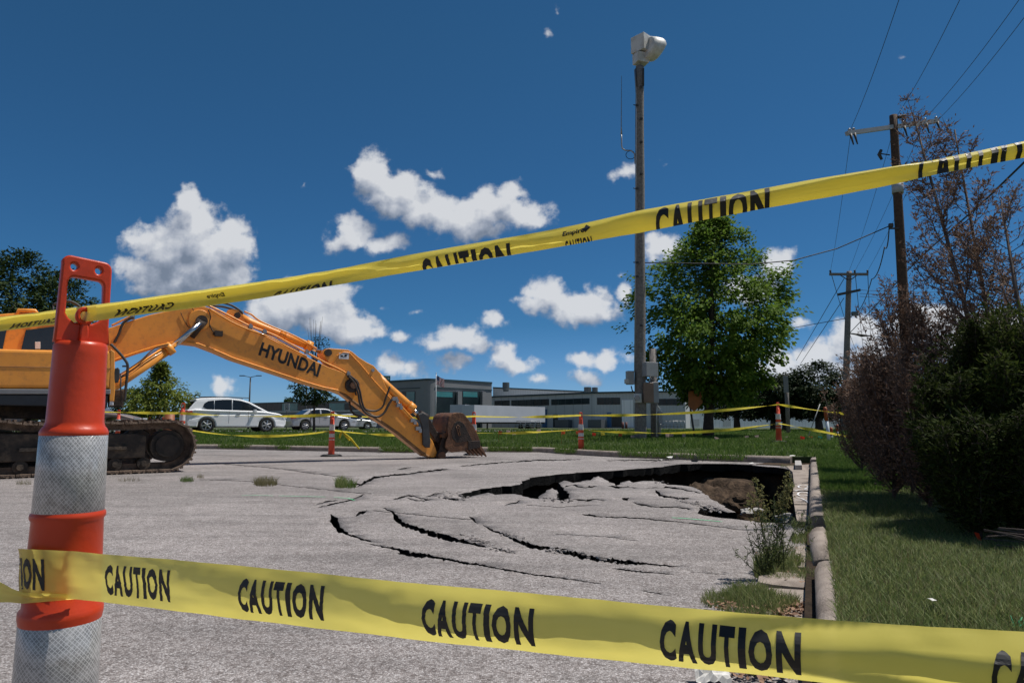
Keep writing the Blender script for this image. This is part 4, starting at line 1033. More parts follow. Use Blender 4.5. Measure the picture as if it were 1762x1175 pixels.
# lower strip
def cyl_y(u, r):                             # depth at which the ray of slope u first meets the post of radius r (or passes closest)
    u = u/1.033                              # the tape sits low in the view, where rays spread
    a = 1+u*u; b = -2*(u*POST_X+POST_Y); c = POST_X**2+POST_Y**2-r*r; D = b*b-4*a*c
    return (-b-sqrt(max(D, 0)))/(2*a)
TR = .0645
UT = -1.033*tan(atan2(-POST_X, POST_Y)+math.asin(TR/sqrt(POST_X**2+POST_Y**2)))+.0006      # slope of the left tangent
def YL(u):
    if u > -.585: return .843/(1+.45*u)
    return min(cyl_y(max(u, UT), TR), .843/(1+.45*u)) if u > -.645 else cyl_y(max(u, UT), TR)
PXT = 881+FPX*UT
low_tab = [(PXT+(124-PXT)*t*t, 943.5+(948-943.5)*t*t, 1024+6*t*t, 0, .5, 0) for t in [k/16 for k in range(17)]]+[(180, 953.5, 1036, .002, .5, 0), (290, 962, 1049, .006, .5, 0), (400, 972, 1063, .009, .5, 0), (550, 986.5, 1080, .012, .5, 0), (700, 1002, 1099, .015, .5, 0),
           (900, 1019, 1119, .017, .5, 0), (1100, 1038, 1141, .018, .5, 0), (1270, 1053, 1157, .018, .5, 0), (1438, 1066, 1176, .016, .6, .004), (1600, 1077, 1196, .010, .62, .012), (1762, 1087, 1212, .006, .62, .018), (1960, 1099, 1240, .004, .6, .01)]
stL = stations(low_tab, YL); SL = Strip(stL)
tape1 = thing('caution_tape', 'wide yellow caution tape crossing low from the near post to the lower right', 'caution tape', tuple(stL[0][1]), 'caution tapes on the near post')
mb = MB(); SL.mesh(mb, stL[0][0], stL[-1][0], 220, 14); mb.build('tape_strip', tape_y, tape1)
for (p0, p1, y0, y1, sl) in ((-10, 76, .13, .80, 0), (184, 297, .17, .80, .0), (420, 563, .17, .80, 0), (739, 927, .15, .80, -.01), (1141, 1380, .13, .82, -.01), (1700, 1990, .10, .78, -.02)):
    mb = MB(); lettering(mb, SL, 'CAUTION', q_of_px(stL, p0, YL), q_of_px(stL, p1, YL), y0, y1, bold=.055, slope=sl)
    mb.build('lettering', ink, tape1)
# upper strip, folded lengthwise, threaded through the handle
YU = lambda u: .944/(1+.35*u)+(.06*sstep(-.60, -.655, u) if u < -.6 else 0)
up_tab = [(-140, 556, 590, 0, .5, .0), (0, 545, 570, 0, .5, -.010), (60, 538, 562, 0, .5, -.010), (100, 532.5, 557.5, 0, .5, -.006), (125, 529, 555, 0, .5, -.004), (165, 524, 552, 0, .5, -.004), (200, 519.5, 547, .0, .5, -.012), (300, 505.5, 534, .0, .5, -.012), (400, 491, 521, .0, .45, -.012), (500, 476.5, 503.5, .0, .4, -.010), (600, 459.5, 486.5, .002, .5, -.003), (700, 439.5, 469, .007, .5, 0), (800, 422, 452, .008, .5, 0), (900, 405, 436, .008, .5, 0),
          (1000, 384.5, 418.5, .009, .45, .0), (1100, 363, 400.5, .009, .4, .0), (1200, 344.5, 381, .007, .55, .004), (1300, 326.5, 361.5, .002, .62, .010), (1420, 306, 341, .0, .68, .014), (1538, 285.5, 317.5, .0, .78, .010), (1600, 275.5, 303, 0, .85, .004), (1680, 260, 287, .003, .5, 0), (1762, 243, 271.5, .004, .5, 0), (1960, 205, 236, .003, .5, 0)]
stU = stations(up_tab, YU); SU = Strip(stU)
tape2 = thing('caution_tape', 'folded yellow caution tape rising across the sky, threaded through the post handle', 'caution tape', tuple(stU[4][1]), 'caution tapes on the near post')
mb = MB(); SU.mesh(mb, stU[0][0], stU[-1][0], 260, 10)
# the folded-over back layer
b = len(mb.v)
for i in range(201):
    q = stU[0][0]+(stU[-1][0]-stU[0][0])*i/200
    for j, w in enumerate((.02, .5, .93)):
        p = SU.at(q, w); mb.v.append((p.x-.0010*(1+j), p.y+.0030+.0035*(j == 1), p.z+.0012*noise.noise(Vector((q*6, j, 4)))))
for i in range(200):
    for j in range(2): a = b+i*3+j; mb.face([a, a+1, a+4, a+3], True)
mb.build('tape_strip', tape_y, tape2)
Q = lambda px: q_of_px(stU, px, YU)
mb = MB(); lettering(mb, SU, 'CAUTION', Q(14), Q(96), .10, .50, mirror=True, cut=(.02, .55), bold=.04); mb.build('lettering', ink, tape2)
mb = MB(); lettering(mb, SU, 'CAUTION', Q(194), Q(291), .12, .60, mirror=True, cut=(.02, .60), bold=.04, slope=.06); mb.build('lettering', ink, tape2)
mb = MB(); lettering(mb, SU, 'Empire', Q(350), Q(380), .48, .74, mirror=True, bold=.03); mb.build('lettering', ink, tape2)
mb = MB(); lettering(mb, SU, 'CAUTION', Q(470), Q(570), -.62, .30, cut=(.0, 1), slope=.06, bold=.04); mb.build('lettering', ink, tape2)
mb = MB(); lettering(mb, SU, 'CAUTION', Q(727), Q(880), -1.0, .50, cut=(.0, 1), slope=.12, bold=.04); mb.build('lettering', ink, tape2)
mb = MB(); lettering(mb, SU, 'CAUTION', Q(1129), Q(1324), -.78, .88, cut=(.0, .97), slope=.10, bold=.04); mb.build('lettering', ink, tape2)
mb = MB(); lettering(mb, SU, 'CAUTION', Q(1579), Q(1800), -1.15, 1.85, cut=(.0, 1.), slope=.0, bold=.04); mb.build('lettering', ink, tape2)
mb = MB(); lettering(mb, SU, 'Empire', Q(970), Q(1008), .36, .70, bold=.035); mb.build('lettering', ink, tape2)
mb = MB(); lettering(mb, SU, 'CAUTION', Q(973), Q(1019), -.30, .20, cut=(.0, .9), bold=.05); mb.build('lettering', ink, tape2)
# the little compass star beside the logo
def star(qc, wc, r):
    pts = []
    for i in range(8):
        a = pi/4*i; rr_ = r if i % 2 == 0 else r*.32
        pts.append((qc+rr_*cos(a), wc+rr_*sin(a)/.034))
    b = len(mb.v)
    for q, w in pts: p = SU.at(q, w); mb.v.append(tuple(p+(Vector((0, 0, CH))-p).normalized()*.001))
    for i in range(1, 7): mb.face([b, b+i, b+i+1])
mb = MB(); star(Q(1009), .64, .0075)
mb.build('logo_star', ink, tape2)
# tape tail knotted round the post, running off to the left
tail = [(-160, 995, 1022), (-60, 1000, 1034), (0, 1001, 1036), (20, 1013, 1036), (38, 1019, 1038)]+[(40+95*t*t, 1019.5+2*t, 1038-8*t*t) for t in [k/14 for k in range(1, 15)]]
YT = lambda u: cyl_y(max(u, UT), TR+.003)+.15*max(0, UT-u)
stT = stations([(a, b_, c, 0, .5, -.006) for a, b_, c in tail], YT); ST = Strip(stT)
t3 = thing('caution_tape', 'bunched yellow tape tail knotted low on the near post, leaving the view to the left', 'caution tape', tuple(stT[3][1]), 'caution tapes on the near post')
mb = MB(); ST.mesh(mb, 0, stT[-1][0], 70, 8)
b = len(mb.v)
mb.build('tape_strip', tape_y, t3)
# ---------------------------------------------------------------- far channelizers and the tape between them
def make_channelizer():
    t = thing('traffic_channelizer', 'x', 'traffic post', (0, 0, 0), 'channelizer posts strung with tape', local=True)
    mb = MB(); mb.lathe((0, 0, 0), [(.078, .03), (.070, .22), (.074, .225), (.068, .40), (.072, .405), (.062, .55), (.066, .56), (.058, .74), (.050, .745), (.046, .88), (.030, .90), (.0, .905)], 20, caps=False)
    mb.build('post_body', far_orange, t)
    for z0, z1, r0, r1 in ((.385, .535, .0705, .067), (.61, .755, .066, .062)):
        MB().lathe((0, 0, 0), [(r0, z0), (r1, z1)], 20, caps=False).build('reflective_band', white_band, t)
    vs, fs = plate([[(-.045, .88), (-.042, 1.04), (-.03, 1.06), (.03, 1.06), (.042, 1.04), (.045, .88)], [(-.026, .95), (-.026, 1.02), (.026, 1.02), (.026, .95)]], .03, .006)
    mb = MB(); mb.add([(v[0], v[2], v[1]) for v in vs], fs); mb.build('grip_handle', far_orange, t)
    mb = MB(); mb.lathe((0, 0, 0), [(.25, 0), (.255, .02), (.20, .045), (.09, .055), (.0, .055)], 24); mb.build('rubber_base', black_rubber, t)
    return t
ch0 = make_channelizer()
CHS = [(570, 785, 0, .1, 'faded channelizer post with a round black base, standing left of the raised excavator arm', 0),
       (1000, 781.5, 0, .2, 'bright channelizer post standing alone on the lot edge between the bucket and siren pole', 0),
       (815, 783, 0, -.3, 'channelizer post half hidden behind the rusty bucket', 0),
       (1340.5, 766, .2, .4, 'channelizer post at the corner of the tape line in front of the dark trees', .02),
       (311.5, 768, .2, .15, 'channelizer post behind the nose of the crawler track, before the white car', 0),
       (201.5, 757, .24, 0, 'small channelizer post seen past the near post above the crawler track', 0)]
chp = []
for i, (px, py, z, rz, lab, lean) in enumerate(CHS):
    o = ch0 if i == 0 else copy_tree(ch0)
    p = G(px, py, z); p.z = z if z == 0 else terrain(p.x, p.y)
    o.location = p; o.rotation_euler = (0, lean, rz); o['label'] = lab; chp.append(p)
def ribbon(name, label, A, B, sag_, w=.07, seed=0, tw=3., tails=False, parent=None):
    mb = MB(); n = 60; rr = random.Random(seed); ph = rr.uniform(0, 6); d = (B-A).normalized(); side_ = Vector((-d.y, d.x, 0)).normalized()
    for i in range(n+1):
        t = i/n; p = A.lerp(B, t)-Vector((0, 0, sag_*4*t*(1-t)))
        a = ph+tw*t*2+.6*sin(t*9+ph); ax = Vector((0, 0, 1))*cos(a*.55)*.9+side_*sin(a*.55)+Vector((0, 0, .25)); ax.normalize()
        for s_ in (-.5, .5): mb.v.append(tuple(p+ax*w*s_))
    for i in range(n): mb.face([2*i, 2*i+1, 2*i+3, 2*i+2], True)
    if tails:
        p = A.lerp(B, .12)-Vector((0, 0, sag_*.4)); b = len(mb.v)
        for k, (dx, dz) in enumerate(((.18, -.22), (.42, -.42), (-.06, -.16))):
            mb.tube([p, p+Vector((dx*.5, 0, dz*.4)), p+Vector((dx, .05, dz))], [.02, .03, .02], 4, False)
    return tag(mb.build(name, tape_far, off=A), label, 'caution tape', 'tape strands between the far posts')
def CP(i, z): return chp[i]+Vector((0, -.06, z))
gr = lambda px, py, Y: P(px, py, Y)
ribbon('tape_strand', 'upper far tape strand reaching left from the post beside the crawler track', gr(120, 706, 19), CP(4, .80), .02, seed=1)
ribbon('tape_strand', 'upper far tape strand across the white car', CP(4, .80), CP(0, .98), .06, seed=2)
ribbon('tape_strand', 'upper far tape strand passing behind the excavator arm', CP(0, .98), CP(2, .95), .06, seed=3)
ribbon('tape_strand', 'upper far tape strand between the bucket post and the lone bright post', CP(2, .95), CP(1, .98), .03, seed=4)
ribbon('tape_strand', 'upper far tape strand crossing the siren pole', CP(1, .98), CP(3, 1.0), .09, seed=5, tw=6)
ribbon('tape_strand', 'upper far tape strand from the corner post into the brown shrubs', CP(3, 1.0), gr(1462, 713, 15), .01, seed=6)
ribbon('tape_strand', 'lower far tape strand below the white car', CP(4, .42), CP(0, .60), .16, seed=7)
ribbon('tape_strand', 'lower far tape strand with knotted tails right of the faded post', CP(0, .62), gr(712, 748.5, 17.6), .04, seed=8, tails=True)
ribbon('tape_strand', 'lower far tape strand between the bucket post and the lone bright post', CP(2, .54), CP(1, .62), .03, seed=9)
ribbon('tape_strand', 'lower sagging tape strand past the foot of the siren pole', CP(1, .62), CP(3, .50), .16, seed=10, tw=6)
ribbon('tape_strand', 'lower far tape strand from the corner post down into the brown shrubs', CP(3, .50), gr(1470, 753, 14), .0, seed=11)

# ---------------------------------------------------------------- streets
def strip(name, cl, w, mat, lift=.03):
    pl = resample([Vector(p) for p in cl], 2.); mb = MB(); n = len(pl)
    for i, p in enumerate(pl):
        d = (pl[min(i+1, n-1)]-pl[max(i-1, 0)]).normalized(); nn = Vector((-d.y, d.x))
        for s_ in (-1, -.5, 0, .5, 1):
            q = p+nn*s_*w/2; mb.v.append((q.x, q.y, max(terrain(q.x, q.y), terrain(p.x, p.y))+lift))
    for i in range(n-1):
        for j in range(4): a = i*5+j; mb.face([a, a+5, a+6, a+1], True)
    return struct(name, mb, mat)
road_m = M('street_asphalt', (.16, .155, .15), (.11, .105, .10), 1.2, .9, .4, 60)
strip('street', [(-90, 38), (-30, 39), (-14, 41), (-4, 46), (4, 56), (14, 70), (34, 84), (70, 92), (160, 96)], 10.5, road_m)
strip('side_path', [(-12, 31.5), (-6, 31.5), (-2, 31.8), (1, 32.2)], .8, pale_concrete)
strip('drive', [(-2, 66), (8, 78), (30, 86), (70, 90), (150, 92)], 5, pale_concrete, .05)
strip('car_park', [(-90, 62), (-50, 60), (-24, 62)], 20, road_m, .04)

# ---------------------------------------------------------------- cars
def car_paint(name, c, rough=.28): return M(name, c, None, rough=rough, coat=.6, metal=.0, spec=.5)
tyre = M('tyre_rubber', (.012, .012, .012), (.03, .028, .026), 10, .85); rim_m = M('alloy_rim', .55, None, rough=.3, metal=.8)
lamp_red = M('tail_lamp_red', (.45, .012, .012), None, rough=.15, coat=.5); lamp_clear = M('head_lamp', (.5, .52, .55), None, rough=.1, coat=.5)
def make_car(name, label, paint, L, Wd, prof, green, wheels, wr, wins, loc, heading, group=None, belt=None, tail=None, head=None, plate_c=True, hgt=1.5, tumble=.22, scale=1.):
    """prof: side outline of the lower body (x forward from the rear, z); green: outline of the glasshouse"""
    t = thing(name, label, 'car', (0, 0, 0), group, local=True)
    def add_side(mb, outl, th, y0=0., bev=.03, taper=None, holes=()):
        vs, fs = plate([outl]+list(holes), th, bev, 2)
        out = []
        for v in vs:
            y = v[2]+y0
            if taper: y *= 1-taper*max(0, v[1]-belt_z)/max(.01, (top_z-belt_z))
            # round the corners in plan
            e = min(v[0], L-v[0]); k = 1-.16*max(0, 1-e/.55)**2
            out.append((v[0]-L/2, y*k, v[1]))
        mb.add(out, fs, False)
    belt_z = min(p[1] for p in green); top_z = max(p[1] for p in green)
    mb = MB(); add_side(mb, prof, Wd, bev=.07); body = mb.build('body', paint, t)
    mb = MB(); add_side(mb, green, Wd-.06, bev=.05, taper=tumble); mb.build('roof', paint, body)
    mb = MB(); mb.box((0, 0, .32), (L*.82, Wd*.8, .16)); mb.build('chassis', under, t)
    for s_ in (-1, 1):
        for w in wins:
            vs, fs = plate([w], .012, .003, 1); mb = MB(); out = []
            for v in vs:
                k = 1-tumble*max(0, v[1]-belt_z)/(top_z-belt_z); e = min(v[0], L-v[0]); kk = 1-.16*max(0, 1-e/.55)**2
                out.append((v[0]-L/2, s_*((Wd-.06)/2*k*kk+.004)+v[2]*.3, v[1]))
            mb.add(out, fs); mb.build('side_window', glass_dark, t)
    # front and rear screens follow the sloping edges of the glasshouse
    def screen(pa, pb, nm):
        mb = MB(); pts = []
        for (x, z), inset in ((pa, .16), (pb, .16)):
            k = 1-tumble*max(0, z-belt_z)/(top_z-belt_z); y = ((Wd-.06)/2)*k-inset*.6
            pts += [(x-L/2, -y, z), (x-L/2, y, z)]
        d = Vector((pb[0]-pa[0], 0, pb[1]-pa[1])).normalized(); nn = Vector((d.z, 0, -d.x))
        if (nn.x > 0) != (pa[0] > L/2): nn = -nn
        q = [Vector(p)+nn*.012 for p in pts]; q2 = [Vector(p)-nn*.012 for p in pts]
        mb.v = [tuple(p) for p in q+q2]; mb.face([0, 1, 3, 2]); mb.face([4, 6, 7, 5]); mb.face([0, 4, 5, 1]); mb.face([2, 3, 7, 6]); mb.face([0, 2, 6, 4]); mb.face([1, 5, 7, 3])
        mb.build(nm, glass_dark, t)
    for pa, pb, nm in belt: screen(pa, pb, nm)
    for x in wheels:
        for s_ in (-1, 1):
            mb = MB(); cy = s_*(Wd/2-.10); rot = Matrix.Rotation(pi/2, 3, 'X')
            prof_t = [(wr*.66, -.11), (wr*.9, -.11), (wr, -.08), (wr, .08), (wr*.9, .11), (wr*.66, .11), (wr*.64, 0)]
            m2 = MB(); m2.lathe((0, 0, 0), prof_t+[prof_t[0]], 28, caps=False); mb.v = [tuple(rot @ Vector(v)+Vector((x-L/2, cy, wr))) for v in m2.v]; mb.f = m2.f; mb.sm = m2.sm; mb.mi = m2.mi
            wh = mb.build('wheel', tyre, t)
            mb = MB(); yy = cy+s_*.09
            mb.tube([(x-L/2+wr*.62*cos(a), yy, wr+wr*.62*sin(a)) for a in [2*pi*k/24 for k in range(25)]], .018, 6)
            for k in range(6):
                a = 2*pi*k/6+.3; c0 = Vector((x-L/2, yy, wr)); mb.tube([c0, c0+Vector((cos(a)*wr*.6, 0, sin(a)*wr*.6))], [.05, .035], 6, False)
            mb.cyl((x-L/2, yy-.02, wr), (x-L/2, yy+.02, wr), .06, 12); mb.build('rim', rim_m, wh)
            mb = MB(); mb.cyl((x-L/2, cy-s_*.1, wr), (x-L/2, cy+s_*.06, wr), wr*.6, 20); mb.build('brake_disc', dark_metal, wh)
    if tail:
        for s_ in (-1, 1):
            mb = MB(); (x, z, a, b) = tail; mb.box((x-L/2+.06, s_*(Wd/2-.16)*.93, z), (a, .30, b)); mb.box((x-L/2+.2, s_*(Wd/2*.945), z+.01), (.28, .05, b*.7)); mb.build('tail_light', lamp_red, t)
    if head:
        for s_ in (-1, 1):
            mb = MB(); (x, z, a, b) = head; mb.box((x-L/2-.08, s_*(Wd/2-.2)*.93, z), (a, .34, b), s_*-.3); mb.build('headlight', lamp_clear, t)
    mb = MB(); fx = [w for w in wheels][1]+.55
    for s_ in (-1, 1): mb = MB(); mb.box((L*.66-L/2, s_*(Wd/2+.08), belt_z+.06), (.12, .20, .15)); mb.build('wing_mirror', paint, t)
    for x in (L*.30, L*.50):
        for s_ in (-1, 1): mb = MB(); mb.box((x-L/2, s_*(Wd/2+.008), belt_z-.10), (.20, .035, .035)); mb.build('door_handle', M('satin_trim', .25, None, rough=.35, metal=.6), t)
    for x in (L*.41, L*.60):
        for s_ in (-1, 1): mb = MB(); mb.box((x-L/2, s_*(Wd/2+.0015), (belt_z+.38)/2+.06), (.012, .006, belt_z-.45)); mb.build('door_gap', dark_metal, t)
    t.location = loc; t.rotation_euler = (0, 0, heading); t.scale = (scale,)*3
    return t
def arch(cx, r, z0=.30): return [(cx+r*cos(a), max(z0, .36+r*sin(a))) for a in [pi*k/8 for k in range(9)]]
def body_prof(L, wheels, r, pts_top):
    lo = [(.10, .42), (.16, .27)]
    for w in wheels: a = arch(w, r)[::-1]; lo += [(w-r-.02, .27)]+a[0:]+[(w+r+.02, .27)]
    lo += [(L-.16, .24), (L-.05, .38)]
    return lo+pts_top[::-1]
white = car_paint('white_car_paint', (.90, .90, .90)); silver = M('silver_car_paint', (.48, .49, .50), None, rough=.3, metal=.45, coat=.5)
Ls = 5.15; ws = (1.05, 4.05)
suv_top = [(.06, .62), (.04, .95), (.10, 1.12), (.5, 1.18), (3.5, 1.12), (4.05, 1.08), (4.7, .98), (5.02, .84), (5.12, .62)]
suv_green = [(.10, 1.08), (.52, 1.60), (.50, 1.69), (.75, 1.745), (1.3, 1.775), (2.1, 1.775), (2.7, 1.72), (3.15, 1.59), (4.15, 1.06)]
y = 40.0
def on_street(px, Y): p = P(px, 740, Y); p.z = terrain(p.x, p.y)+.032; return p
suv = make_car('parked_car', 'large white crossover car with dark windows, parked nearest on the street', white, Ls, 1.95, body_prof(Ls, ws, .42, suv_top), suv_green, ws, .39,
    [[(.84, 1.30), (.92, 1.48), (1.10, 1.60), (1.38, 1.64), (1.38, 1.14), (1.05, 1.17)], [(1.42, 1.14), (1.42, 1.64), (1.8, 1.68), (2.26, 1.69), (2.26, 1.12)], [(2.31, 1.12), (2.31, 1.68), (2.7, 1.64), (3.1, 1.52), (3.80, 1.14)]],
    on_street(401, 37.2), radians(35), 'cars on the street', belt=[((.50, 1.58), (.19, 1.19), 'rear_window'), ((3.25, 1.54), (4.02, 1.13), 'windscreen')], tail=(.02, 1.02, .10, .20), head=(5.05, .80, .25, .16), tumble=.17)
mb = MB(); mb.tube([(-1.9, .72, 1.80), (-.9, .70, 1.84), (.6, .70, 1.80)], .02, 6); mb.tube([(-1.9, -.72, 1.80), (-.9, -.70, 1.84), (.6, -.70, 1.80)], .02, 6); mb.build('roof_rail', dark_metal, suv)
mb = MB(); mb.tube([(-2.1, .1, 1.76), (-2.2, .1, 1.86), (-2.42, .1, 1.98)], .012, 5); mb.build('aerial', dark_metal, suv)
Lc = 4.6; wc = (.95, 3.62)
sed_top = [(.04, .60), (.03, .92), (.5, 1.0), (1.2, .98), (3.1, .95), (3.9, .86), (4.4, .72), (4.56, .55)]
sed_green = [(.62, .93), (1.30, 1.36), (1.75, 1.44), (2.35, 1.44), (2.7, 1.36), (3.42, .93)]
sed_w = [[(1.05, 1.0), (1.42, 1.32), (1.95, 1.37), (1.95, 1.0)], [(2.05, 1.0), (2.05, 1.37), (2.5, 1.34), (3.12, 1.0)]]
sed_b = [((1.22, 1.32), (.70, .98), 'rear_window'), ((2.78, 1.33), (3.34, .98), 'windscreen')]
sedan = make_car('parked_car', 'silver saloon car with red tail lamp just ahead of the white one', silver, Lc, 1.75, body_prof(Lc, wc, .37, sed_top), sed_green, wc, .315, sed_w, on_street(551, 46.5), radians(37), 'cars on the street', belt=sed_b, tail=(.0, .84, .10, .18), head=(4.5, .66, .22, .13))
def simple_car(px, Y, head, lab, paint, sc=1.): 
    o = make_car('parked_car', lab, paint, Lc, 1.75, body_prof(Lc, wc, .37, sed_top), sed_green, wc, .315, sed_w, on_street(px, Y), head, 'cars in the far car park', belt=sed_b, tail=(.0, .84, .10, .18), head=(4.5, .66, .22, .13), scale=sc); return o
simple_car(603, 64, radians(30), 'pale grey car farther along the street beyond the silver one', silver)
simple_car(135, 26.0, radians(18), 'dusty brown car seen right behind the crawler track', M('brown_car_paint', (.20, .145, .13), None, rough=.35, coat=.3), .95)
simple_car(226, 50, radians(160), 'slate blue car behind the brown one', car_paint('slate_car_paint', (.05, .09, .14)))
simple_car(272, 60, radians(185), 'bright blue car parked in the shade of the round green tree', car_paint('blue_car_paint', (.012, .10, .30)))
simple_car(250, 62, radians(95), 'black car parked beside the bright blue one', car_paint('black_car_paint', (.02, .022, .03)))
# orange barrel by the white car
mb = MB(); p = P(291, 730, 34); mb.lathe((p.x, p.y, terrain(p.x, p.y)), [(.30, 0), (.29, .3), (.27, .31), (.26, .6), (.24, .61), (.22, .98), (.1, 1.02)], 20); tag(mb.build('traffic_barrel', M('dull_orange', (.30, .09, .03), (.2, .07, .03), 6, .6)), 'dull orange traffic barrel behind the tail of the white car', 'traffic barrel')

# ---------------------------------------------------------------- far buildings
def siding_mat(name, c, c2, pitch=.5):
    if name in MATS: return MATS[name]
    m = bpy.data.materials.new(name); m.use_nodes = True; t = m.node_tree; t.nodes.clear(); N = NT(t)
    tc = N.n('ShaderNodeTexCoord').outputs['Object']; s = N.n('ShaderNodeSeparateXYZ', {0: tc})
    q = N.m('FRACT', N.m('DIVIDE', N.m('ADD', s.outputs[0], N.m('MULTIPLY', s.outputs[1], .6)), pitch))
    rib = N.ramp(q, [(.0, 0.), (.10, 1.), (.2, 0.)]); nz = N.n('ShaderNodeTexNoise', {'Vector': tc, 'Scale': .3, 'Detail': 5.})
    col = N.mix(nz.outputs['Fac'], rgb(c), rgb(c2)); col = N.mix(N.m('MULTIPLY', rib, .45), col, (c[0]*.45, c[1]*.45, c[2]*.45))
    b = N.n('ShaderNodeBsdfPrincipled', {'Base Color': col, 'Roughness': .55}); N.n('ShaderNodeOutputMaterial', {0: b.outputs[0]}); MATS[name] = m; return m
w_panel = M('grey_wall_panel', (.22, .225, .235), (.19, .195, .205), .4, .7, .2, 8)
w_side = siding_mat('metal_siding', (.46, .48, .49), (.40, .42, .43)); w_white = siding_mat('white_siding', (.82, .83, .84), (.76, .77, .78), 1.)
trim = M('dark_roof_trim', (.02, .045, .055), None, rough=.5); teal_gl = M('teal_glass', (.04, .26, .28), (.02, .14, .15), .25, .2, spec=.5); blk_gl = M('black_glass', (.006, .014, .017), (.02, .04, .045), .3, .25, spec=.35)
def wall_seg(mb, A, B, z0, z1, th):
    d = (B-A).normalized(); nn = Vector((-d.y, d.x))*th
    q = [A, B, B+nn, A+nn]; b = len(mb.v)
    for z in (z0, z1): mb.v += [(p.x, p.y, z) for p in q]
    for f in ((0, 1, 5, 4), (1, 2, 6, 5), (2, 3, 7, 6), (3, 0, 4, 7), (4, 5, 6, 7)): mb.face([b+i for i in f])
def face_pt(A, B, t): return A+(B-A)*t
def t_of_px(A, B, px):
    u = (px-881)/FPX*cos(PITCH)              # x = u*Y on the horizon
    return (A.x-u*A.y)/((A.x-u*A.y)-(B.x-u*B.y))
def zpx(py, Y): return P(881, py, Y).z
def gp(px, Y): u = (px-881)/FPX*cos(PITCH); return Vector((u*Y, Y))
BZ = -.4
hq = thing('office_building', 'grey flat-roofed office block with a rounded corner and tall teal glass openings', 'building', (-15, 130, BZ))
A0_, A1_, B0_, B1_ = gp(655, 134), gp(722, 127), gp(747, 126.4), gp(846, 137)
arcp = [A1_.lerp(B0_, t)+Vector((0, -1))*(.9*sin(pi*t)) for t in [i/8 for i in range(9)]]
outline = [A0_]+arcp+[B1_]; ztop = zpx(655, 127)
mb = MB()
back = [B1_+Vector((-14, 15)), A0_+Vector((2, 22))]
def prism(mb, pl, z0, z1, top=True):
    b = len(mb.v); n = len(pl)
    for z in (z0, z1): mb.v += [(p.x, p.y, z) for p in pl]
    for i in range(n): j = (i+1) % n; mb.face([b+i, b+j, b+n+j, b+n+i])
    if top: mb.face([b+n+i for i in range(n)])
prism(mb, outline+back, BZ, ztop); mb.build('wall', w_panel, hq)
def shift_out(pl, d):
    return [p+(p-Vector((-11, 142))).normalized()*d for p in pl]
mb = MB(); prism(mb, shift_out(outline+back, .12), ztop, ztop+.35); mb.build('parapet_cap', trim, hq)
def opening(par, A, B, pxa, pxb, pya, pyb, mat, name='window', frame=True, proud=.06, dep=.5):
    ta, tb = t_of_px(A, B, pxa), t_of_px(A, B, pxb); p, q = face_pt(A, B, ta), face_pt(A, B, tb); Y = (p.y+q.y)/2
    z1, z0 = zpx(pya, Y), zpx(pyb, Y); d = (q-p).normalized(); nn = Vector((d.y, -d.x))
    if nn.y > 0: nn = -nn
    mb = MB(); P3 = lambda v, z, o: (v.x+nn.x*o, v.y+nn.y*o, z)
    mb.v = [P3(p, z0, proud), P3(q, z0, proud), P3(q, z1, proud), P3(p, z1, proud), P3(p, z0, -.2), P3(q, z0, -.2), P3(q, z1, -.2), P3(p, z1, -.2)]
    for f in ((0, 1, 2, 3), (0, 4, 5, 1), (1, 5, 6, 2), (2, 6, 7, 3), (3, 7, 4, 0)): mb.face(f)
    w = mb.build(name, mat, par)
    return w, p, q, z0, z1, nn, P3
opening(hq, A0_, A1_, 690, 714, 673, 737, blk_gl)
opening(hq, A0_, A1_, 699, 713, 674, 696, teal_gl, proud=.10)
for (xa, xb, xm) in ((748.5, 784, 778), (795.5, 826, 821)):
    opening(hq, B0_, B1_, xa, xb, 673, 738, blk_gl); opening(hq, B0_, B1_, xa+.5, xm-.5, 674, 683, teal_gl, proud=.10)
opening(hq, B0_, B1_, 784.5, 790, 674, 738, w_panel, 'pilaster', proud=.5); opening(hq, B0_, B1_, 827, 833, 674, 738, w_panel, 'pilaster', proud=.5)
opening(hq, B0_, B1_, 747.5, 846, 668, 669.6, trim, 'band', proud=.10); opening(hq, A0_, A1_, 656, 722, 668, 669.4, trim, 'band', proud=.10)
lw = thing('office_wing', 'low dark office wing with a long strip of windows, left of the grey block', 'building', (-50, 150, BZ))
LA, LB = gp(400, 172), gp(676, 142); mb = MB(); prism(mb, [LA, LB, LB+Vector((8, 20)), LA+Vector((0, 20))], BZ, zpx(690.5, 150)); mb.build('wall', w_panel, lw)
mb = MB(); prism(mb, [LA+Vector((0, -.3)), LB+Vector((0, -.3)), LB+Vector((8, 20)), LA+Vector((0, 20))], zpx(690.5, 150), zpx(689, 150)); mb.build('roof_trim', trim, lw)
for i in range(10):
    x0 = 404+i*27; opening(lw, LA, LB, x0, x0+26, 694, 706, blk_gl if i % 3 else teal_gl)
opening(lw, LA, LB, 402, 672, 707, 708.2, w_white, 'sill_band', proud=.15)
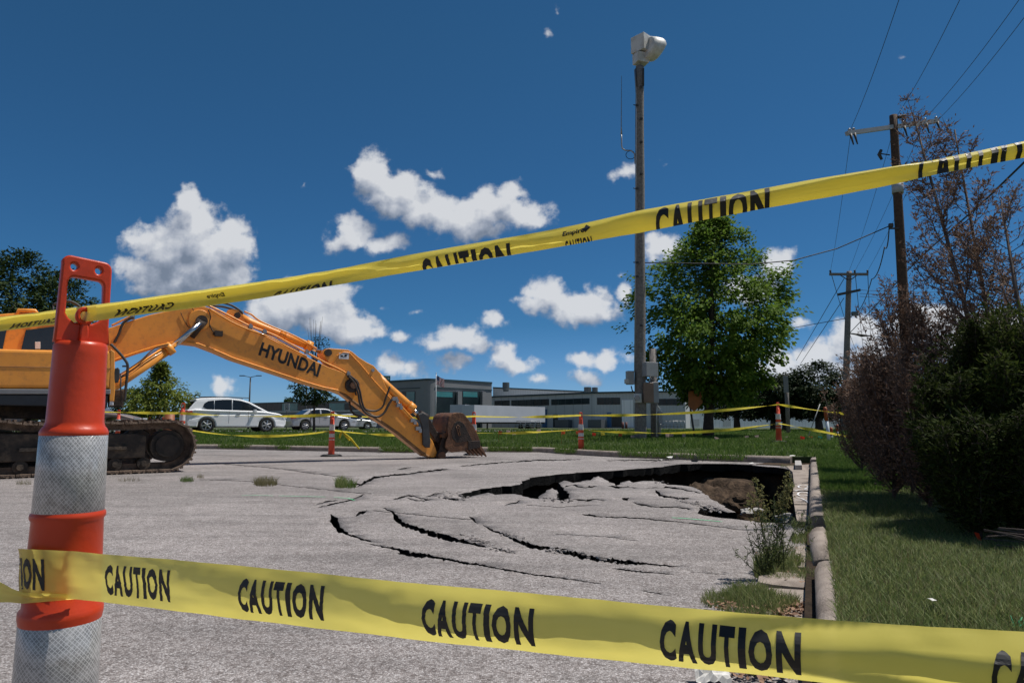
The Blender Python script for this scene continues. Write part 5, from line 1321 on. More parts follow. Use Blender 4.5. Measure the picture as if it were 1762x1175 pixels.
# long metal hall
hall = thing('metal_warehouse', 'long ribbed grey metal warehouse with a dark roof edge and ribbon windows', 'building', (20, 130, BZ))
HA, HB, HC, HD = gp(843, 150), gp(1024, 127.5), gp(1180, 124), gp(1460, 150)
zt = lambda py, Y: zpx(py, Y)
def slope_wall(mb, A, B, za, zb, z0=BZ):
    b = len(mb.v); mb.v += [(A.x, A.y, z0), (B.x, B.y, z0), (B.x, B.y, zb), (A.x, A.y, za)]; mb.face([b, b+1, b+2, b+3])
zA, zB, zC = zt(684, 150), zt(677, 127.5), zt(674.5, 124)
mb = MB(); slope_wall(mb, HA, HB, zA, zB); slope_wall(mb, HB, HC, zB, zC); slope_wall(mb, HC, HC+Vector((14, 40)), zC, zC)
b = len(mb.v); mb.v += [(HA.x, HA.y, zA), (HB.x, HB.y, zB), (HC.x, HC.y, zC), (HC.x+14, HC.y+40, zC), (HA.x+8, HA.y+40, zA)]; mb.face([b, b+1, b+2, b+3, b+4])
mb.build('wall', w_side, hall)
def edge_bar(nm, A, B, za, zb, t_, par, mat):
    d = (B-A).normalized(); nn = Vector((d.y, -d.x)); nn = nn if nn.y < 0 else -nn
    mb = MB(); mb.v = [(p.x+nn.x*o, p.y+nn.y*o, z+dz) for p, z in ((A, za), (B, zb)) for o in (.25, -.2) for dz in (0, t_)]
    mb.face([0, 1, 5, 4]); mb.face([0, 4, 6, 2]); mb.face([1, 3, 7, 5]); mb.face([0, 2, 3, 1]); mb.face([4, 5, 7, 6]); mb.build(nm, mat, par)
edge_bar('roof_edge', HA, HB, zA, zB, .3, hall, trim); edge_bar('roof_edge', HB, HC, zB, zC, .3, hall, trim)
# taller part behind
RA, RB_ = gp(848, 162), gp(1030, 158); zr0, zr1 = zt(668, 162), zt(676, 158)
mb = MB(); slope_wall(mb, RA, RB_, zr0, zr1); mb.build('rear_wall', w_side, hall); edge_bar('roof_edge', RA, RB_, zr0, zr1, .3, hall, trim)
for (xa, xb, A, B, ya, yb) in ((851, 877, HA, HB, 689, 698), (880, 945, HA, HB, 687.5, 698), (949, 1015, HA, HB, 686.0, 696), (1028, 1068, HB, HC, 684, 696), (1133, 1177, HB, HC, 686, 697)):
    w, p, q, z0, z1, nn, P3 = opening(hall, A, B, xa, xb, ya, yb, blk_gl, proud=.05)
    n_ = max(2, int((xb-xa)/12))
    for k in range(1, n_):
        v = p+(q-p)*k/n_; mb = MB(); mb.box(P3(v, (z0+z1)/2, .1), (.10, .10, z1-z0)); mb.build('mullion', trim, w)
opening(hall, HB, HC, 1070.5, 1090, 688, 735, w_white, 'white_panel', proud=.12)
opening(hall, HA, HB, 935, 941, 704, 735, M('blue_door', (.015, .10, .24), None, rough=.5), 'door', proud=.3)
opening(hall, HA, HB, 916, 936, 704, 711, trim, 'canopy', proud=1.0)
opening(hall, HA, HB, 952, 960, 713, 735, blk_gl, 'door'); opening(hall, HB, HC, 1045, 1052, 710, 735, M('blue_door', (.015, .10, .24)), 'door', proud=.2); opening(hall, HB, HC, 1052.5, 1070, 716, 735, blk_gl, 'dock_door')
opening(hall, HA, HB, 962, 985, 722, 736, M('slate_cladding', (.10, .11, .12), None, rough=.6), 'condenser', proud=1.2); opening(hall, HA, HB, 1019, 1042, 722, 736, M('slate_cladding', (.10, .11, .12)), 'condenser', proud=1.2)
for px in (1071.5, 1077.5):
    mb = MB(); p = gp(px, 118); mb.cyl((p.x, p.y, BZ), (p.x, p.y, zpx(726, 118)), .22, 10); tag(mb.build('bollard', M('red_brown_bollard', (.09, .025, .02), None, rough=.6), off=Vector((p.x, p.y, BZ))), ('left' if px < 1075 else 'right')+' one of two dark red bollards before the white door panel', 'bollard', 'dark red bollards')
shed = thing('white_warehouse', 'long white metal warehouse running behind the dark trees on the right', 'building', (50, 140, BZ))
SA, SB = gp(1181, 132), gp(1500, 150); zs = zt(676, 132)
mb = MB(); prism(mb, [SA, SB, SB+Vector((4, 30)), SA+Vector((2, 30))], BZ, zs); mb.build('wall', w_white, shed); edge_bar('roof_edge', SA, SB, zs, zs, .3, shed, trim)
for xa, xb in ((1189, 1203), (1245, 1257)): opening(shed, SA, SB, xa, xb, 721, 733, w_side, 'wall_vent', proud=.1)
# roof vents
for px, Y, ya, yb, w_, nm in ((870.5, 158, 658, 669, 12, 'drum vent standing alone on the roof beside the grey block'), (1012, 150, 666, 677, 13, 'wider drum vent of the pair on the warehouse roof'), (1024.5, 150, 666.5, 677, 10, 'narrower drum vent of the pair on the warehouse roof')):
    p = gp(px, Y); r = w_/2/FPX*Y; z0, z1 = zpx(yb, Y), zpx(ya, Y); mb = MB(); mb.lathe((p.x, p.y, z0-.6), [(r*.8, 0), (r*.8, .4), (r, .6), (r, z1-z0+.5), (r*.96, z1-z0+.6), (0, z1-z0+.65)], 18, smooth=False)
    tag(mb.build('roof_vent', M('vent_grey', (.05, .065, .07), None, rough=.5), off=Vector((p.x, p.y, z0))), 'dark '+nm, 'roof vent', 'roof vents')
# lorry trailers
def trailer(name, lab, A, B, pya, pyb, wd, Y0, mat):
    t = thing(name, lab, 'trailer', (A.x, A.y, BZ), 'parked trailers'); d = (B-A).normalized(); nn = Vector((-d.y, d.x)); z1 = zpx(pya, Y0); z0 = zpx(pyb, Y0)
    mb = MB(); prism(mb, [A, B, B+nn*wd, A+nn*wd], z0, z1); mb.build('cargo_box', mat, t)
    mb = MB(); prism(mb, [A+d*.1-nn*-.1, B-nn*-.1, B+nn*(wd-.1), A+nn*(wd-.1)], z0-.25, z0-.02); mb.build('chassis', under, t)
    for f in (.80, .90):
        for s_ in (.15, wd-.15):
            c = A.lerp(B, f)+nn*s_; mb = MB(); mb.cyl((c.x-nn.x*.15, c.y-nn.y*.15, BZ+.5), (c.x+nn.x*.15, c.y+nn.y*.15, BZ+.5), .5, 16); mb.build('wheel', tyre, t)
    c = A.lerp(B, .25)+nn*wd/2; mb = MB(); mb.box((c.x, c.y, (BZ+z0)/2), (.2, wd*.7, z0-BZ)); mb.build('landing_gear', dark_metal, t); return t
tw_ = M('trailer_white', (.50, .52, .58), (.44, .46, .52), .6, .5)
trailer('box_trailer', 'long white box trailer backed up along the warehouse front', gp(816, 108), gp(938, 122), 696.5, 726, 2.7, 108, tw_)
trailer('box_trailer', 'short white box trailer end peeping out left of the long one', gp(774, 112), gp(800, 111), 696, 724, 3.0, 111, tw_)
# fence in front of the hall
def rail_fence(name, lab, pxa, pxb, Y, pya, pyb, nb):
    A, B = gp(pxa, Y), gp(pxb, Y); z0, z1 = zpx(pyb, Y), zpx(pya, Y); t = thing(name, lab, 'railing', (A.x, A.y, z0), 'railings by the warehouse')
    for k in range(nb+1): q = A.lerp(B, k/nb); MB().cyl((q.x, q.y, z0), (q.x, q.y, z1), .06, 6).build('post', steel, t)
    for f in (1, .6, .25): z = z0+(z1-z0)*f; MB().cyl((A.x, A.y, z), (B.x, B.y, z), .05, 6).build('rail', steel, t)
rail_fence('pipe_railing', 'pipe railing at the tail of the long trailer', 887, 930, 116, 724, 736, 5)
rail_fence('pipe_railing', 'pipe railing before the warehouse right of the siren pole', 1140, 1178, 116, 724, 736, 6)
# flag
fl = thing('flagpole', 'slim white flagpole with a flag in front of the grey office block', 'flagpole', tuple(gp(749.5, 112))+(BZ,))
p = gp(749.5, 112); mb = MB(); mb.tube([(p.x, p.y, BZ), (p.x, p.y, zpx(643, 112))], [.10, .05], 10); mb.lathe((p.x, p.y, zpx(643, 112)), [(.02, 0), (.09, .05), (.09, .12), (0, .18)], 10); mb.build('pole', M('pole_white', .6, None, rough=.4), fl)
FW, FH_ = 1.55, 1.45; z1 = zpx(646.5, 112)
def flagp(u, v): return Vector((p.x+.08+FW*u*.82, p.y-.15*sin(u*7)-.1*u, z1-FH_*v*(.95)-.62*u**1.2+.05*sin(u*9)))
red, whi, nav = M('flag_red', (.35, .02, .03), None, rough=.8, transl=.2), M('flag_white', (.6, .6, .6), None, rough=.8, transl=.2), M('flag_navy', (.012, .02, .12), None, rough=.8, transl=.2)
mb = MB(); nu = 16
for s_ in range(13):
    for i in range(nu):
        u0, u1 = i/nu, (i+1)/nu; v0, v1 = s_/13, (s_+1)/13; b = len(mb.v)
        mb.cur = 2 if (u1 <= .42 and s_ < 7) else (0 if s_ % 2 == 0 else 1)
        mb.v += [tuple(flagp(a, c)) for a, c in ((u0, v0), (u1, v0), (u1, v1), (u0, v1))]; mb.face([b, b+1, b+2, b+3])
fo = mb.build('flag', [red, whi, nav], fl)
mb = MB()
for r_ in range(5):
    for c_ in range(5):
        q = flagp(.05+.075*c_+(.0 if r_ % 2 else .01), .05+.10*r_)+Vector((0, -.02, 0)); mb.v += [(q.x-.03, q.y, q.z), (q.x, q.y, q.z+.04), (q.x+.03, q.y, q.z), (q.x, q.y, q.z-.04)]; k = len(mb.v); mb.face([k-4, k-3, k-2, k-1])
for f_ in range(1): pass
st_ = mb.build('stars', whi, fo); st_['kind'] = 'stuff'
# street lamp, signs
p = gp(427.5, 78); z1 = zpx(649, 78); lp_ = thing('street_lamp', 'tall twin-arm street lamp behind the white car', 'street lamp', (p.x, p.y, 0))
MB().tube([(p.x, p.y, -.1), (p.x, p.y, z1)], [.11, .07], 10).build('pole', dark_metal, lp_)
for s_ in (-1, 1):
    mb = MB(); mb.tube([(p.x, p.y, z1), (p.x+s_*.45, p.y, z1+.10), (p.x+s_*.75, p.y, z1+.16)], .035, 6); mb.build('lamp_arm', dark_metal, lp_)
    mb = MB(); mb.box((p.x+s_*.95, p.y, z1+.17), (.55, .25, .09)); mb.build('lamp_head', dark_metal, lp_)
sign_w = M('sign_white', (.55, .56, .57), None, rough=.4); sign_g = M('sign_green', (.0, .13, .085), None, rough=.4)
def fsign(name, lab, px, pya, pyb, w_, Y, mat, txts, post_to=None):
    t = thing(name, lab, 'road sign', tuple(gp(px, Y))+(terrain(*gp(px, Y)),)); p = gp(px, Y); z1, z0 = zpx(pya, Y), zpx(pyb, Y); wd = w_/FPX*Y
    mb = MB(); vs, fs = plate([[(-wd/2, z0), (wd/2, z0), (wd/2, z1), (-wd/2, z1)]], .02, .004); mb.add([(p.x+v[0], p.y+v[2], v[1]) for v in vs], fs); pn = mb.build('sign_panel', mat, t)
    MB().cyl((p.x, p.y+.05, terrain(p.x, p.y)-.1), (p.x, p.y+.05, z1), .035, 8).build('post', dark_metal, t)
    for s_, xa, xb, ya, yb, m_ in txts:
        vs, fs = bm_out(text_geo(s_, 1, .02)); mb = MB(); mb.add([(p.x+wd*(xa+(xb-xa)*v[0]-.5), p.y-.014, z0+(z1-z0)*(ya+(yb-ya)*v[1])) for v in vs], fs); mb.build('lettering', m_, pn)
fsign('speed_limit_sign', 'small white SPEED LIMIT 30 sign between the white and silver cars', 492.5, 694, 706.5, 9.5, 52, sign_w, [('SPEED', .12, .88, .80, .93, ink), ('LIMIT', .16, .84, .62, .75, ink), ('30', .20, .80, .10, .54, ink)])
fsign('street_name_sign', 'green street name sign rising above the bend of the excavator arm', 662.5, 646.5, 655, 15, 40, sign_g, [('K St', .40, .92, .25, .75, M('sign_lettering', .7))])
# planting stakes
for px, Y, ya, yb, lab in ((534, 44, 702, 728, 'slim dark stake left of the young tree'), (540, 44, 704, 730, 'second slim dark stake hard against the first one'), (568, 38, 703, 735, 'slim dark stake right behind the faded channelizer post'), (652, 44, 722, 746, 'short dark stake seen under the excavator arm')):
    p = gp(px, Y); z0 = terrain(p.x, p.y); mb = MB(); mb.tube([(p.x, p.y, z0-.1), (p.x, p.y, zpx(ya, Y))], .025, 6); mb.lathe((p.x, p.y, zpx(ya, Y)), [(.035, 0), (.03, .05), (0, .07)], 6); tag(mb.build('garden_stake', dark_metal, off=Vector((p.x, p.y, z0))), lab, 'stake', 'stakes round the young tree')
# ---------------------------------------------------------------- siren pole
SY = 21.5; sp0 = gp(1101, SY); SZ = terrain(sp0.x, sp0.y)
def sx(px): return (px-1101)/FPX*SY*1.0
sir = thing('siren_pole', 'tall weathered wooden pole topped by a white warning siren with electrical boxes low down', 'siren pole', (sp0.x, sp0.y, SZ))
def SP(px, py, dy=0.): v = P(px, py, SY+dy); return v
ztop = P(1101, 115, SY).z
mb = MB(); N_ = 30
stx = P(1100.5, 115, SY).x
mb.tube([(sp0.x+(stx-sp0.x)*i/N_+.02*sin(i*.7)*.3, sp0.y, SZ-.2+(ztop-SZ+.2)*i/N_) for i in range(N_+1)], [.185-.055*i/N_ for i in range(N_+1)], 18); mb.build('pole', wood_old, sir)
metal_w = M('siren_white', (.62, .62, .60), (.52, .52, .50), 4, .5, c3=(.40, .38, .34), s3=2.); box_g = M('box_grey', (.30, .31, .32), (.24, .25, .26), 5, .5); box_b = M('box_brown', (.24, .15, .105), (.19, .12, .085), 5, .6)
def rbox(par, name, c, size, rz, mat, bev=.012):
    vs, fs = plate([[(-size[0]/2, -size[1]/2), (size[0]/2, -size[1]/2), (size[0]/2, size[1]/2), (-size[0]/2, size[1]/2)]], size[2], bev)
    R = Matrix.Rotation(rz, 3, 'Z'); mb = MB(); mb.add([R @ Vector(v)+Vector(c) for v in vs], fs); return mb.build(name, mat, par)
c1 = SP(1102.5, 102); s1 = rbox(sir, 'rotor_housing', c1, (.42, .34, .34), .35, metal_w)
c2 = SP(1103, 78); rbox(sir, 'driver_box', c2, (.40, .52, .56), .75, metal_w)
MB().cyl(c1+Vector((0, 0, .1)), c2+Vector((0, 0, -.2)), .14, 16).build('swivel', dark_metal, sir)
# horn: domed drum hung off the side, its underside cut back
mb = MB(); hc = SP(1128, 86); ax = Vector((.94, .34, 0)).normalized(); w_ = Vector((-ax.y, ax.x, 0)); u_ = Vector((0, 0, 1))
ring = [(-.30, .06), (-.29, .20), (-.27, .33), (-.24, .36), (-.05, .375), (.12, .375), (.20, .35), (.26, .28), (.285, .16), (.29, .0)]
for (q, r_) in ring:
    for k in range(36):
        a = 2*pi*k/36; v = hc+ax*q+(u_*sin(a)*1.05+w_*cos(a))*r_; v -= ax*max(0, hc.z+.10-v.z)*(.30+.35*(q+.3)); mb.v.append(tuple(v))
for i in range(len(ring)-1):
    for k in range(36): mb.face([i*36+k, i*36+(k+1) % 36, (i+1)*36+(k+1) % 36, (i+1)*36+k], True)
mb.build('horn', metal_w, sir)
mb = MB(); mb.tube([SP(1116, 70), SP(1121, 80), SP(1117, 95)], .03, 6); mb.build('horn_bracket', steel, sir)
mb = MB(); mb.tube([SP(1094, 118, -.2), SP(1096, 150, -.19)], .02, 6); mb.tube([SP(1107, 118, -.18), SP(1107, 148, -.17)], .03, 6); mb.build('pole_strap', dark_metal, sir)
mb = MB(); mb.tube([SP(1092, 120, -.2), SP(1095, 170, -.2), SP(1094, 300, -.2), SP(1093.5, 450, -.22), SP(1092, 640, -.24)], .018, 6); mb.build('conduit', steel, sir)
for py, s_ in ((182, -1), (325, -1), (205, 1), (300, 1), (245, 1), (452, -1), (476, -1), (150, 1), (560, 1)):
    p = SP(1099+s_*4 if s_ > 0 else 1096, py, -.2); mb = MB(); mb.tube([p, p+Vector((s_*.12 if s_ < 0 else .05, -.05, .0))], .016, 6); mb.box(p+Vector((.0, -.02, 0)), (.09, .04, .06)); mb.build('pole_step', dark_metal, sir)
# antenna
ant = thing('antenna', 'thin whip antenna on a bent bracket beside the siren pole', 'antenna', tuple(SP(1093, 268)))
MB().tube([SP(1093, 282), SP(1092, 265), SP(1086, 259.5), SP(1076, 259), SP(1071, 256), SP(1069.5, 250), SP(1069.3, 226)], .022, 8).build('bracket', steel, ant)
MB().tube([SP(1069.3, 232), SP(1069, 218), SP(1069.5, 131)], [.03, .016, .007], 8).build('whip', steel, ant)
MB().tube([SP(1085+8*cos(a), 267+7*sin(a)) for a in [i*2*pi/16 for i in range(15)]], .011, 6).build('cable_loop', wire_m, ant)
# boxes on the pole
bx = thing('electrical_box', 'light grey steel cabinet high on the right of the pole, above the brown one', 'electrical box', tuple(SP(1117, 636, -.15)), 'boxes on the siren pole')
rbox(bx, 'cabinet', SP(1116.5, 636, -.1), (.46, .34, .44), .5, box_g)
mb = MB(); 
for q in ([(1112, 647), (1113, 653), (1117, 656)], [(1118, 648), (1121, 654), (1124, 655)]): mb.tube([SP(a, b_, -.3) for a, b_ in q], .02, 6)
mb.build('cable', wire_m, bx)
bx = thing('electrical_box', 'brown fronted grey cabinet at the middle of the pole cluster', 'electrical box', tuple(SP(1118, 676, -.15)), 'boxes on the siren pole')
rbox(bx, 'cabinet', SP(1118.5, 675.5, -.1), (.44, .30, .64), .25, box_g); rbox(bx, 'door', SP(1116, 675.5, -.28), (.33, .03, .60), .25, box_b)
bx = thing('electrical_box', 'narrow grey switch box sticking out on the left of the siren pole', 'electrical box', tuple(SP(1084, 650, -.1)), 'boxes on the siren pole')
rbox(bx, 'cabinet', SP(1084, 650, -.1), (.22, .2, .42), .1, box_g); rbox(bx, 'side_socket', SP(1078, 656, -.15), (.10, .14, .14), .1, metal_w)
bx = thing('electricity_meter', 'round glass electricity meter in a pale box on the pole front', 'electricity meter', tuple(SP(1097, 685, -.25)))
rbox(bx, 'meter_box', SP(1097.5, 685, -.22), (.20, .12, .28), .1, metal_w); p = SP(1096, 684.5, -.34); MB().cyl(p, p+Vector((-.01, -.10, 0)), .085, 20, .075).build('meter_dial', M('meter_glass', (.3, .3, .31), None, rough=.15), bx)
mb = MB(); mb.tube([SP(1086, 664, -.1), SP(1088, 672, -.15), SP(1092, 676, -.2)], .018, 6); mb.build('cable', wire_m, bx)
# second post with the service panel
p2 = gp(1126.5, SY+.6); z2 = terrain(p2.x, p2.y)
sp2 = thing('service_post', 'short grey wooden post with conduits right of the siren pole', 'post', (p2.x, p2.y, z2))
mb = MB(); mb.tube([(p2.x, p2.y, z2-.2), (p2.x, p2.y, P(1126, 600, SY+.6).z)], [.13, .11], 14); mb.build('post', wood_old, sp2)
mb = MB(); mb.tube([SP(1130, 751, .3), SP(1130.5, 704, .3), SP(1131, 698, .3), SP(1135, 703, .3), SP(1135.5, 708, .3)], .028, 8, True); mb.tube([SP(1135.5, 748, .3), SP(1135.5, 706, .3)], .035, 8); mb.build('conduit', metal_w, sp2)
rbox(sp2, 'panel', SP(1136, 718, .25), (.12, .10, .38), .1, box_g); rbox(sp2, 'socket', SP(1138.5, 732, .2), (.14, .1, .10), .1, box_g)

# ---------------------------------------------------------------- utility poles
def upole(name, lab, px, Y, pytop, r0, r1, mat, pxt=None):
    g_ = gp(px, Y); z0 = terrain(g_.x, g_.y); z1 = P(881, pytop, Y).z; t = thing(name, lab, 'utility pole', (g_.x, g_.y, z0), 'utility poles in a row')
    xt = P(pxt, pytop, Y).x if pxt else g_.x
    mb = MB(); n = 16; mb.tube([(g_.x+(xt-g_.x)*i/n, g_.y, z0-.2+(z1-z0+.2)*i/n) for i in range(n+1)], [r0+(r1-r0)*i/n for i in range(n+1)], 16); mb.build('pole', mat, t); return t, g_, z1
Y1 = 22.; t1, g1, zt1 = upole('utility_pole', 'nearest brown utility pole, with a tilted steel crossarm, rising from the shrubs', 1566, Y1, 199, .185, .12, wood_dark, 1537)
def U(px, py, dy=0.): return P(px, py, Y1+dy)
def on1(px, py, dy=0): return U(px, py, dy)
armA, armB = U(1457, 230, -.9), U(1614, 208, .9)
mb = MB(); d = (armB-armA); R_ = d.to_track_quat('X', 'Z').to_matrix(); mb.box((armA+armB)/2, (d.length, .12, .13), R=R_); arm1 = mb.build('crossarm', M('crossarm_steel', (.36, .38, .40), (.30, .31, .33), 6, .5), t1)
for f, hgt in ((.03, .12), (.07, .16), (.60, .16), (.85, .16), (.98, .1)):
    p = armA.lerp(armB, f); mb = MB(); mb.lathe(p, [(.02, 0), (.055, .05), (.035, .08), (.06, .11), (.03, .15), (.0, .17)], 12); mb.build('insulator', M('insulator_grey', .30, None, rough=.3), arm1)
    mb = MB(); mb.tube([p+Vector((0, -.05, -.05)), p+Vector((.02, -.08, -.25)), p+Vector((.06, -.08, -.42))], [.05, .03, .02], 8); mb.build('fuse_cutout', dark_metal, arm1)
p = U(1541, 203); mb = MB(); mb.tube([p, p+Vector((.18, -.1, .0)), p+Vector((.28, -.1, .05))], [.05, .07, .03], 8); mb.build('top_insulator', dark_metal, t1)
p = U(1531, 267); mb = MB(); mb.tube([p+Vector((0, 0, 0)), p+Vector((-.3, -.05, .02))], .02, 6); mb.tube([p+Vector((-.3, -.05, .15)), p+Vector((-.38, -.05, 0)), p+Vector((-.3, -.05, -.18))], [.05, .06, .04], 8); mb.build('arrester', dark_metal, t1)
a_ = U(1544, 315, -.0); b_ = U(1545, 333); mb = MB(); mb.tube([a_, b_], .175, 20); mb.build('pole_sleeve', M('sleeve_grey', (.36, .38, .42), None, rough=.4), t1)
mb = MB(); p = U(1533, 388, -.15); mb.box(p, (.12, .1, .12)); mb.box(p+Vector((.1, 0, -.1)), (.3, .05, .05)); mb.build('cable_clamp', dark_metal, t1)
Y2 = 40.; t2, g2, zt2 = upole('utility_pole', 'middle utility pole with a double crossarm and a small lamp', 1452, Y2, 467, .20, .14, wood_old, 1461)
def V2(px, py, dy=0.): return P(px, py, Y2+dy)
mb = MB(); mb.box(V2(1460.5, 472, -.15), (2.25, .12, .14)); arm2 = mb.build('crossarm', wood_old, t2)
mb = MB(); mb.tube([V2(1445, 473, -.2), V2(1459, 482, -.2)], .03, 5); mb.tube([V2(1476, 473, -.2), V2(1463, 482, -.2)], .03, 5); mb.build('crossarm_brace', dark_metal, t2)
mb = MB(); dd = V2(1480, 499)-V2(1442, 507); mb.box(V2(1461, 503, -.15), (dd.length, .12, .14), R=dd.to_track_quat('X', 'Z').to_matrix()); mb.build('crossarm', dark_metal, t2)
for px in (1429, 1471, 1493): mb = MB(); mb.lathe(V2(px, 471, -.15), [(.03, 0), (.07, .08), (.04, .12), (.07, .18), (0, .24)], 8); mb.build('insulator', dark_metal, arm2)
mb = MB(); mb.box(V2(1471, 540, -.2), (.34, .2, .24)); mb.tube([V2(1460, 545, -.1), V2(1466, 545, -.2)], .03, 6); mb.build('flood_lamp', M('lamp_casing', (.10, .13, .13), None, rough=.3), t2)
mb = MB(); mb.tube([V2(1459, 573, -.1), V2(1472, 575, -.2), V2(1482, 577, -.2), V2(1497, 578, -.2)], [.03, .05, .09, .03], 8); mb.build('cable_splice', dark_metal, t2)
Y3 = 85.; t3_, g3, zt3 = upole('utility_pole', 'farthest utility pole, small, with two stacked crossarms', 1489, Y3, 610, .2, .16, wood_old)
for px, py, w_ in ((1488, 613.5, 2.7), (1488, 621, 3.0)): mb = MB(); mb.box(P(px, py, Y3-.2), (w_, .16, .2)); mb.build('crossarm', wood_old, t3_)
mb = MB(); mb.box(P(1489, 639, Y3-.2), (2.2, .5, .9)); mb.build('transformer_bank', M('vent_grey', (.05, .065, .07)), t3_)
# wires
def wire(lab, pts, r, sag_=0., cat='cable', name='overhead_cable', grp='overhead cables'):
    out = []
    for a, b_ in zip(pts, pts[1:]):
        n = 24
        for i in range(n): t = i/n; q = a.lerp(b_, t); out.append(q-Vector((0, 0, sag_*4*t*(1-t))))
    out.append(pts[-1]); return tag(MB().tube(out, r, 5).build(name, wire_m, off=pts[0]), lab, cat, grp)
def up(ins, px, py=0, Y=14.4):
    q = P(px, py, Y); return ins+(q-ins)*1.6
iA, iB, iC, iD = armA.lerp(armB, .05)+Vector((0, 0, .17)), U(1545, 197), armA.lerp(armB, .86)+Vector((0, 0, .17)), armA.lerp(armB, .99)
for ins, px, py, far_, lab in ((iA, 1540, 0, V2(1429, 466), 'overhead wire on the left end of the steel crossarm'), (iB, 1642, 0, V2(1461, 466), 'overhead wire off the very top of the brown pole'), (iC, 1740, 0, V2(1471, 466), 'overhead wire on the right part of the steel crossarm'), (iD, 1762, 12, V2(1493, 466), 'overhead wire at the far right end of the steel crossarm')):
    wire(lab, [up(ins, px, py), ins, far_], .0075, .25)
for px, far_ in ((1429, P(1477, 612, Y3)), (1471, P(1487, 611, Y3)), (1493, P(1499, 612, Y3))): wire('faint wire between the middle and farthest poles, '+('left end' if px == 1429 else 'centre' if px == 1471 else 'right end')+' of the arm', [V2(px, 466), far_], .02, .5)
wire('black service cable slung from brown pole to siren pole', [U(1533, 388, -.15), P(1440, 428, 21.9), P(1366, 448, 21.7), P(1290, 455, 21.6), SP(1108, 452)], .018, .0)
wire('thick guy cable crossing the dead conifer up to the right edge', [V2(1463, 572), P(1517, 515, 30), P(1565, 462, 24), P(1600, 428, 20), P(1700, 340, 14), P(1800, 243, 11), P(1800, 243, 11)+(P(1800, 243, 11)-P(1700, 340, 14))*2.5], .02, 0)
wire('dark cable from the middle pole up to the brown pole clamp', [V2(1473, 537), P(1500, 480, 30), P(1522, 425, 25), U(1530, 390)], .02, .3)
wire('thin cable dropping left from the middle pole lamp behind the maple', [V2(1455, 548), P(1410, 556, 44), P(1365, 564, 50), P(1300, 570, 56)], .022, 0)
wire('guy wire falling left from the top of the middle pole', [V2(1452, 480), P(1370, 620, 60)], .02, 0); wire('lower guy wire falling left beside the dark trees', [V2(1452, 513), P(1378, 625, 60)], .02, 0)
for k, yy in enumerate((499, 505, 510)): wire(('topmost' if k == 0 else 'middle' if k == 1 else 'lowest')+' of three distant level lines right of the middle pole', [V2(1480, yy), P(1650, yy+2, 60)], .014, .1)
wire('cable running right from the splice behind the brown shrub', [V2(1497, 578), P(1650, 580, 60)], .02, .2)
mb = None
# dark sign post and lamp post among the trees
for px, Y, ya, r_, lab in ((1356, 33, 646, .10, 'square dark post standing among the dark trees'),):
    g_ = gp(px, Y); z0 = terrain(g_.x, g_.y); t = thing('sign_post', lab, 'post', (g_.x, g_.y, z0)); MB().tube([(g_.x, g_.y, z0-.1), (g_.x, g_.y, zpx(ya, Y))], r_, 8).build('post', wood_old, t)
    mb = MB(); mb.box((g_.x-.06, g_.y-.12, zpx(661, Y)), (.22, .03, .8)); mb.build('sign_panel', M('sign_back', .20, None, rough=.5), t)
g_ = gp(1110, 96); 
t = thing('street_lamp', 'distant lamp post behind the young tree', 'street lamp', tuple(gp(525.5, 60))+(0,)); p = gp(525.5, 60); MB().tube([(p.x, p.y, 0), (p.x, p.y, zpx(672, 60))], [.08, .06], 8).build('pole', dark_metal, t)
# leaning guyed pole under the maple with an orange plate
q0, q1 = P(1195, 750, 24), P(1168, 568, 26); t = thing('leaning_pole', 'thin dark leaning pole with a pale upper end, crossing the maple', 'pole', tuple(q0)); MB().tube([q0, q0.lerp(q1, .45)], .035, 8).build('lower_pole', dark_metal, t); MB().tube([q0.lerp(q1, .45), q1], [.05, .075], 8).build('upper_pole', M('pole_sleeve_grey', .28, None, rough=.5), t)
q = P(1196, 688, 24.2); mb = MB(); vs, fs = plate([[(-.22, .3), (.22, .35), (.26, -.1), (-.05, -.42), (-.24, -.2)]], .02, .004); mb.add([(q.x+v[0], q.y+v[2], q.z+v[1]) for v in vs], fs); tag(mb.build('orange_plate', M('orange_plate_m', (.42, .13, .02), (.3, .1, .02), 5, .6), off=q), 'orange brown sign plate hanging in the shade under the maple', 'sign plate')
# utility markers and lawn flags
def marker(px, pya, pym, pyb, Y, w_, lab, lean=0.):
    g_ = gp(px, Y); z0 = terrain(g_.x, g_.y); z1 = P(px, pya, Y).z; zm = P(px, pym, Y).z; t = thing('cable_marker', lab, 'marker post', (g_.x, g_.y, z0), 'orange topped marker posts')
    MB().tube([(g_.x, g_.y, z0-.05), (g_.x+lean*.5, g_.y, zm)], w_, 12).build('white_tube', M('marker_white', (.55, .60, .66), None, rough=.5), t)
    MB().tube([(g_.x+lean*.5, g_.y, zm), (g_.x+lean*.9, g_.y, z1-.05), (g_.x+lean, g_.y, z1)], [w_*1.12, w_*1.1, w_*.7], 12).build('orange_cap', M('marker_orange', (.40, .08, .02), (.32, .07, .02), 6, .6), t)
marker(1425, 700, 724, 761, 19.5, .045, 'tallest white marker tube with orange cap in front of the dark trees', -.07)
marker(1429.5, 735, 748, 757, 22.5, .045, 'small orange capped marker just right of the tall one')
marker(1440.5, 730, 742, 753, 24, .04, 'short orange capped marker against the brown shrub')
q0, q1 = P(1391, 750, 22), P(1411, 695, 22); tag(MB().tube([q0, q1], .014, 6).build('thin_rod', M('rod_pale', .35, None, rough=.5), off=q0), 'thin pale rod leaning right between the corner post and the marker', 'rod')
